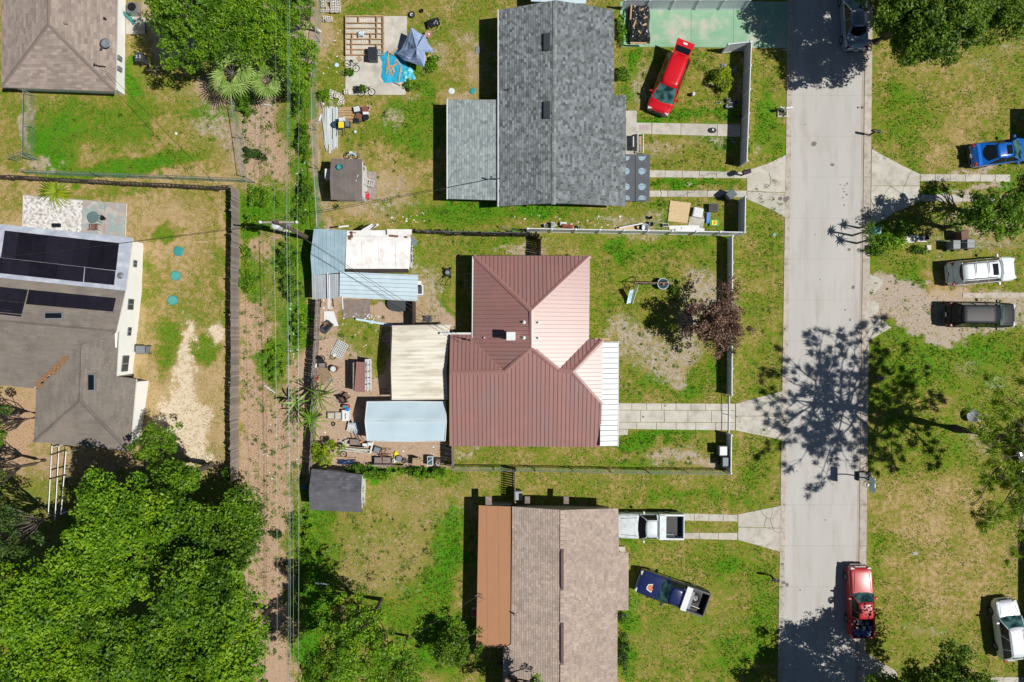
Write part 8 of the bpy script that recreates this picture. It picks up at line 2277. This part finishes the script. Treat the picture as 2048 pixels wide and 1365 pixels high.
for i, (x, y) in enumerate(((768, 906), (777, 903), (771, 914))):
    T = Thing('broken_chair', ('rusty chair frame left of the yellow bag', 'second rusty chair frame left of the yellow bag', 'low rusty frame above the brown cushions')[i], 'chair', W(x, y)); a = W(x, y)
    T.part('bar', MB().tube([a + Vector((-.2, -.2, 0)), a + Vector((-.2, -.2, .5)), a + Vector((.2, -.2, .5)), a + Vector((.2, -.2, 0))], .025, 5), M['rust']); T.part('bar', MB().tube([a + Vector((-.2, .2, 0)), a + Vector((-.2, .2, .5)), a + Vector((.2, .2, .5)), a + Vector((.2, .2, 0))], .025, 5), M['rust']); T.part('bar', MB().tube([a + Vector((-.2, -.2, .5)), a + Vector((-.2, .2, .5))], .025, 5), M['rust'])
T = Thing('sofa', 'worn two-seat brown outdoor sofa by the bottom fence', 'sofa', W(768, 921)); 
for x in (758.5, 775): T.part('seat_cushion', MB().box(W(x, 919) + Vector((0, 0, .42)), (.62, .5, .16), top=.93), M['tanc2'])
T.part('base', MB().box(W(767, 920) + Vector((0, 0, .17)), (1.35, .55, .34)), M['woodd']); T.part('backrest', MB().box(W(767, 928) + Vector((0, 0, .4)), (1.4, .14, .75)), M['wood'])
a = W(792, 909); crumple('plastic_bag', 'bright yellow plastic bag by the brown sofa', 'bag', a, .2, .26, .3, M['yellow'], 71, .4)
a = W(790, 920); crumple('plastic_bag', 'white plastic bag by the brown sofa', 'bag', a, .2, .2, .25, M['white'], 72, .4)
a = W(799, 916); T = Thing('drum', 'grey round tub lid right of the yellow bag', 'drum', a); T.part('barrel', MB().lathe(a, [(.22, 0), (.25, .35), (0, .36)], 18), M['dgrey']); T.part('lid', MB().lathe(a + Vector((0, 0, .36)), [(.24, 0), (.22, .03), (.06, .04), (0, .05)], 18), M['grey'])
T = Thing('scrap_coil', 'dark coiled scrap right of the round tub', 'scrap', W(811, 922)); 
for k in range(4): T.part('coil', MB().ring(W(808 + 2 * k, 923 - k) + Vector((0, 0, .1 + .08 * k)), .15, .02, 12), M['dgrey'])
planks([(748, 929.5, 815, 931, .12)], M['brown'], 'long brown rail along the bottom of the sofa', 'brown rail', 'rail', z=.5)
chair('tan padded wicker armchair by the bottom fence', 835, 921, 0, M['tanc'], 0)
box_item('ottoman', 'big tan cushion on the armchair by the bottom fence', 'cushion', 835, 922, .72, .62, .16, M['tanc'], -.1, top=.9, lid=M['tanc'], z=.5)
T = Thing('aquarium', 'white-framed glass tank standing by the bottom fence', 'glass tank', W(862, 920)); a = W(862, 920)
T.part('frame', MB().box(a + Vector((0, 0, .3)), (.46, .72, .6)), M['tinw']); T.part('pane', MB().box(a + Vector((0, 0, .606)), (.36, .6, .02)), M['glassg']); T.part('bar', MB().box(a + Vector((0, .05, .63)), (.5, .05, .03), rz=.6), M['tinw'])
T = Thing('washing_machine', 'dark heap of machine parts at the right end of the junk row', 'machine', W(877, 922)); a = W(877, 922)
T.part('body', MB().box(a + Vector((0, 0, .25)), (.45, .6, .5), top=.85), M['dgrey']); T.part('drum', MB().lathe(a + Vector((0, .05, .45)), [(.16, 0), (.18, .1), (.14, .1)], 12), M['rust']); T.part('hose', MB().ring(a + Vector((0, -.1, .53)), .14, .025, 12), M['tinw'])
crumple('blue_sheet', 'navy plastic sheet in the dark corner below the yellow-green bush', 'plastic sheet', W(692, 924), .7, .2, .12, mat('navy_sheet', (0.02, 0.04, 0.1), rough=.4), 73)
planks([(648, 912, 712, 917, .1), (714, 915, 711, 936, .08)], M['lumber'], 'pale lath at the foot of the bottom junk heap', 'pale laths', 'lath', z=.1)
a = W(683, 770); 
# alley bits
crumple('blue_bag', 'small blue bag in the alley shade by the charcoal shed', 'bag', W(608, 975), .2, .15, .2, M['bluep'], 81)
planks([(631, 1166, 660, 1168, .1)], M['tinw'], 'thin white stick lying in the tree shade on the bottom lawn', 'white stick in shade', 'stick', z=.08)
planks([(530, 771, 551, 786, .09)], M['tinw'], 'bleached branch lying in the alley by the palms', 'bleached branch', 'branch', z=.08)
planks([(524, 210, 544, 212, .07)], M['tinw'], 'bleached branch below the fan palms', 'bleached branch under palms', 'branch', z=.1)
box_item('lid', 'white-framed dark lid beside the orange-brown roof in shade', 'lid', 949, 1223, .4, .7, .3, M['tinw'], 0, lid=M['redp'])
T = Thing('gate_leaf', 'small white slatted gate in the shadow above the orange-brown roof', 'gate', W(1003, 1003)); 
for k in range(10): T.part('slat', MB().box(W(986 + 4 * k, 1004) + Vector((0, 0, .55)), (.07, .03, 1.1)), M['tinw'])
T.part('rail', MB().box(W(1004, 1003.5) + Vector((0, 0, 1.0)), (1.6, .04, .07)), M['tinw'])
# right side: round dish, pale pavers, hose
T = Thing('concave_dish', 'dark oval dish lying under the pine', 'dish', W(1947, 832)); a = g(1947, 832, .5); a.z = .1
T.part('bowl', MB().lathe(a, [(.0, .0), (.3, .1), (.46, .3), (.48, .31), (.3, .14), (.0, .05)], 22, sy=1.1), M['grey']); T.part('stand', MB().lathe(W(1958, 835), [(.35, 0), (.3, .1), (0, .12)], 12), M['conc'])
a = W(1915, 856); solo('chrome_ball', 'shiny gazing ball at the foot of the pine', 'ball', MB().lathe(a, [(.02, 0), (.1, .06), (.14, .16), (.1, .26), (.02, .32)], 16), M['chrome'], a, smooth=True)
for i, (x, y, w, d, r) in enumerate(((1819, 480, .55, .5, .05), (1832, 478, .55, .55, .0), (1845, 479, .5, .5, .1), (1856, 496, .35, .4, .05), (1807, 483, .35, .4, -.3), (1803, 488, .3, .3, .4), (1822, 474, .4, .25, .0))):
    a = W(x, y); solo('paving_stone', ('widest pale paving stone in the shrubs', 'pale paving stone in the middle of the shrub row', 'pale paving stone under the round tub', 'right-hand lone paving stone below the tub', 'leftmost tilted paving stone in the shrubs', 'lower left tilted small paving stone in the shrubs', 'small thick stone on top of the widest paving stone')[i], 'paving stone', MB().box(a + Vector((0, 0, .06 + .01 * i)), (w, d, .08), rz=r), M['block'], a, group='pale paving stones among shrubs')
a = W(1846, 477); solo('plant_tub', 'dark round tub among the pale paving stones', 'tub', MB().lathe(a + Vector((0, 0, .1)), [(.2, 0), (.28, .3), (.25, .3), (.15, .05)], 16), M['dgrey'], a)
for i, (x0, y0, x1, y1) in enumerate(((1450, 345, 1400, 352), (1320, 384, 1332, 415), (1390, 382, 1357, 395))):
    a, b = W(x0, y0), W(x1, y1)
    pts = [a.lerp(b, k / 8) + Vector((.08 * math.sin(k * 2.2), .1 * math.sin(k * 1.7 + i), .05)) for k in range(9)]
    solo('garden_hose', ('thin dark cord trailing left of the flower-draped mailbox', 'looping dark hose near the deck with printed circles', 'dark cord lying over the lower drive strip')[i], 'hose', MB().tube(pts, .014, 5), M['black'], a)
# chalk on the front walk
link('chalk_drawing', mesh_of(MB().box((*W(1287, 256)[:2], .0375), (.7, .42, .003)), 'chalk_drawing'), mat('pink_chalk', (0.42, 0.3, 0.32), (0.38, 0.34, 0.32), nscale=6, rough=.9), kind='structure')
link('chalk_drawing', mesh_of(MB().box((*W(1346, 256)[:2], .0375), (.4, .1, .003), rz=.5), 'chalk_drawing'), mat('blue_chalk', (0.34, 0.42, 0.45), (0.42, 0.41, 0.38), nscale=6, rough=.9), kind='structure')
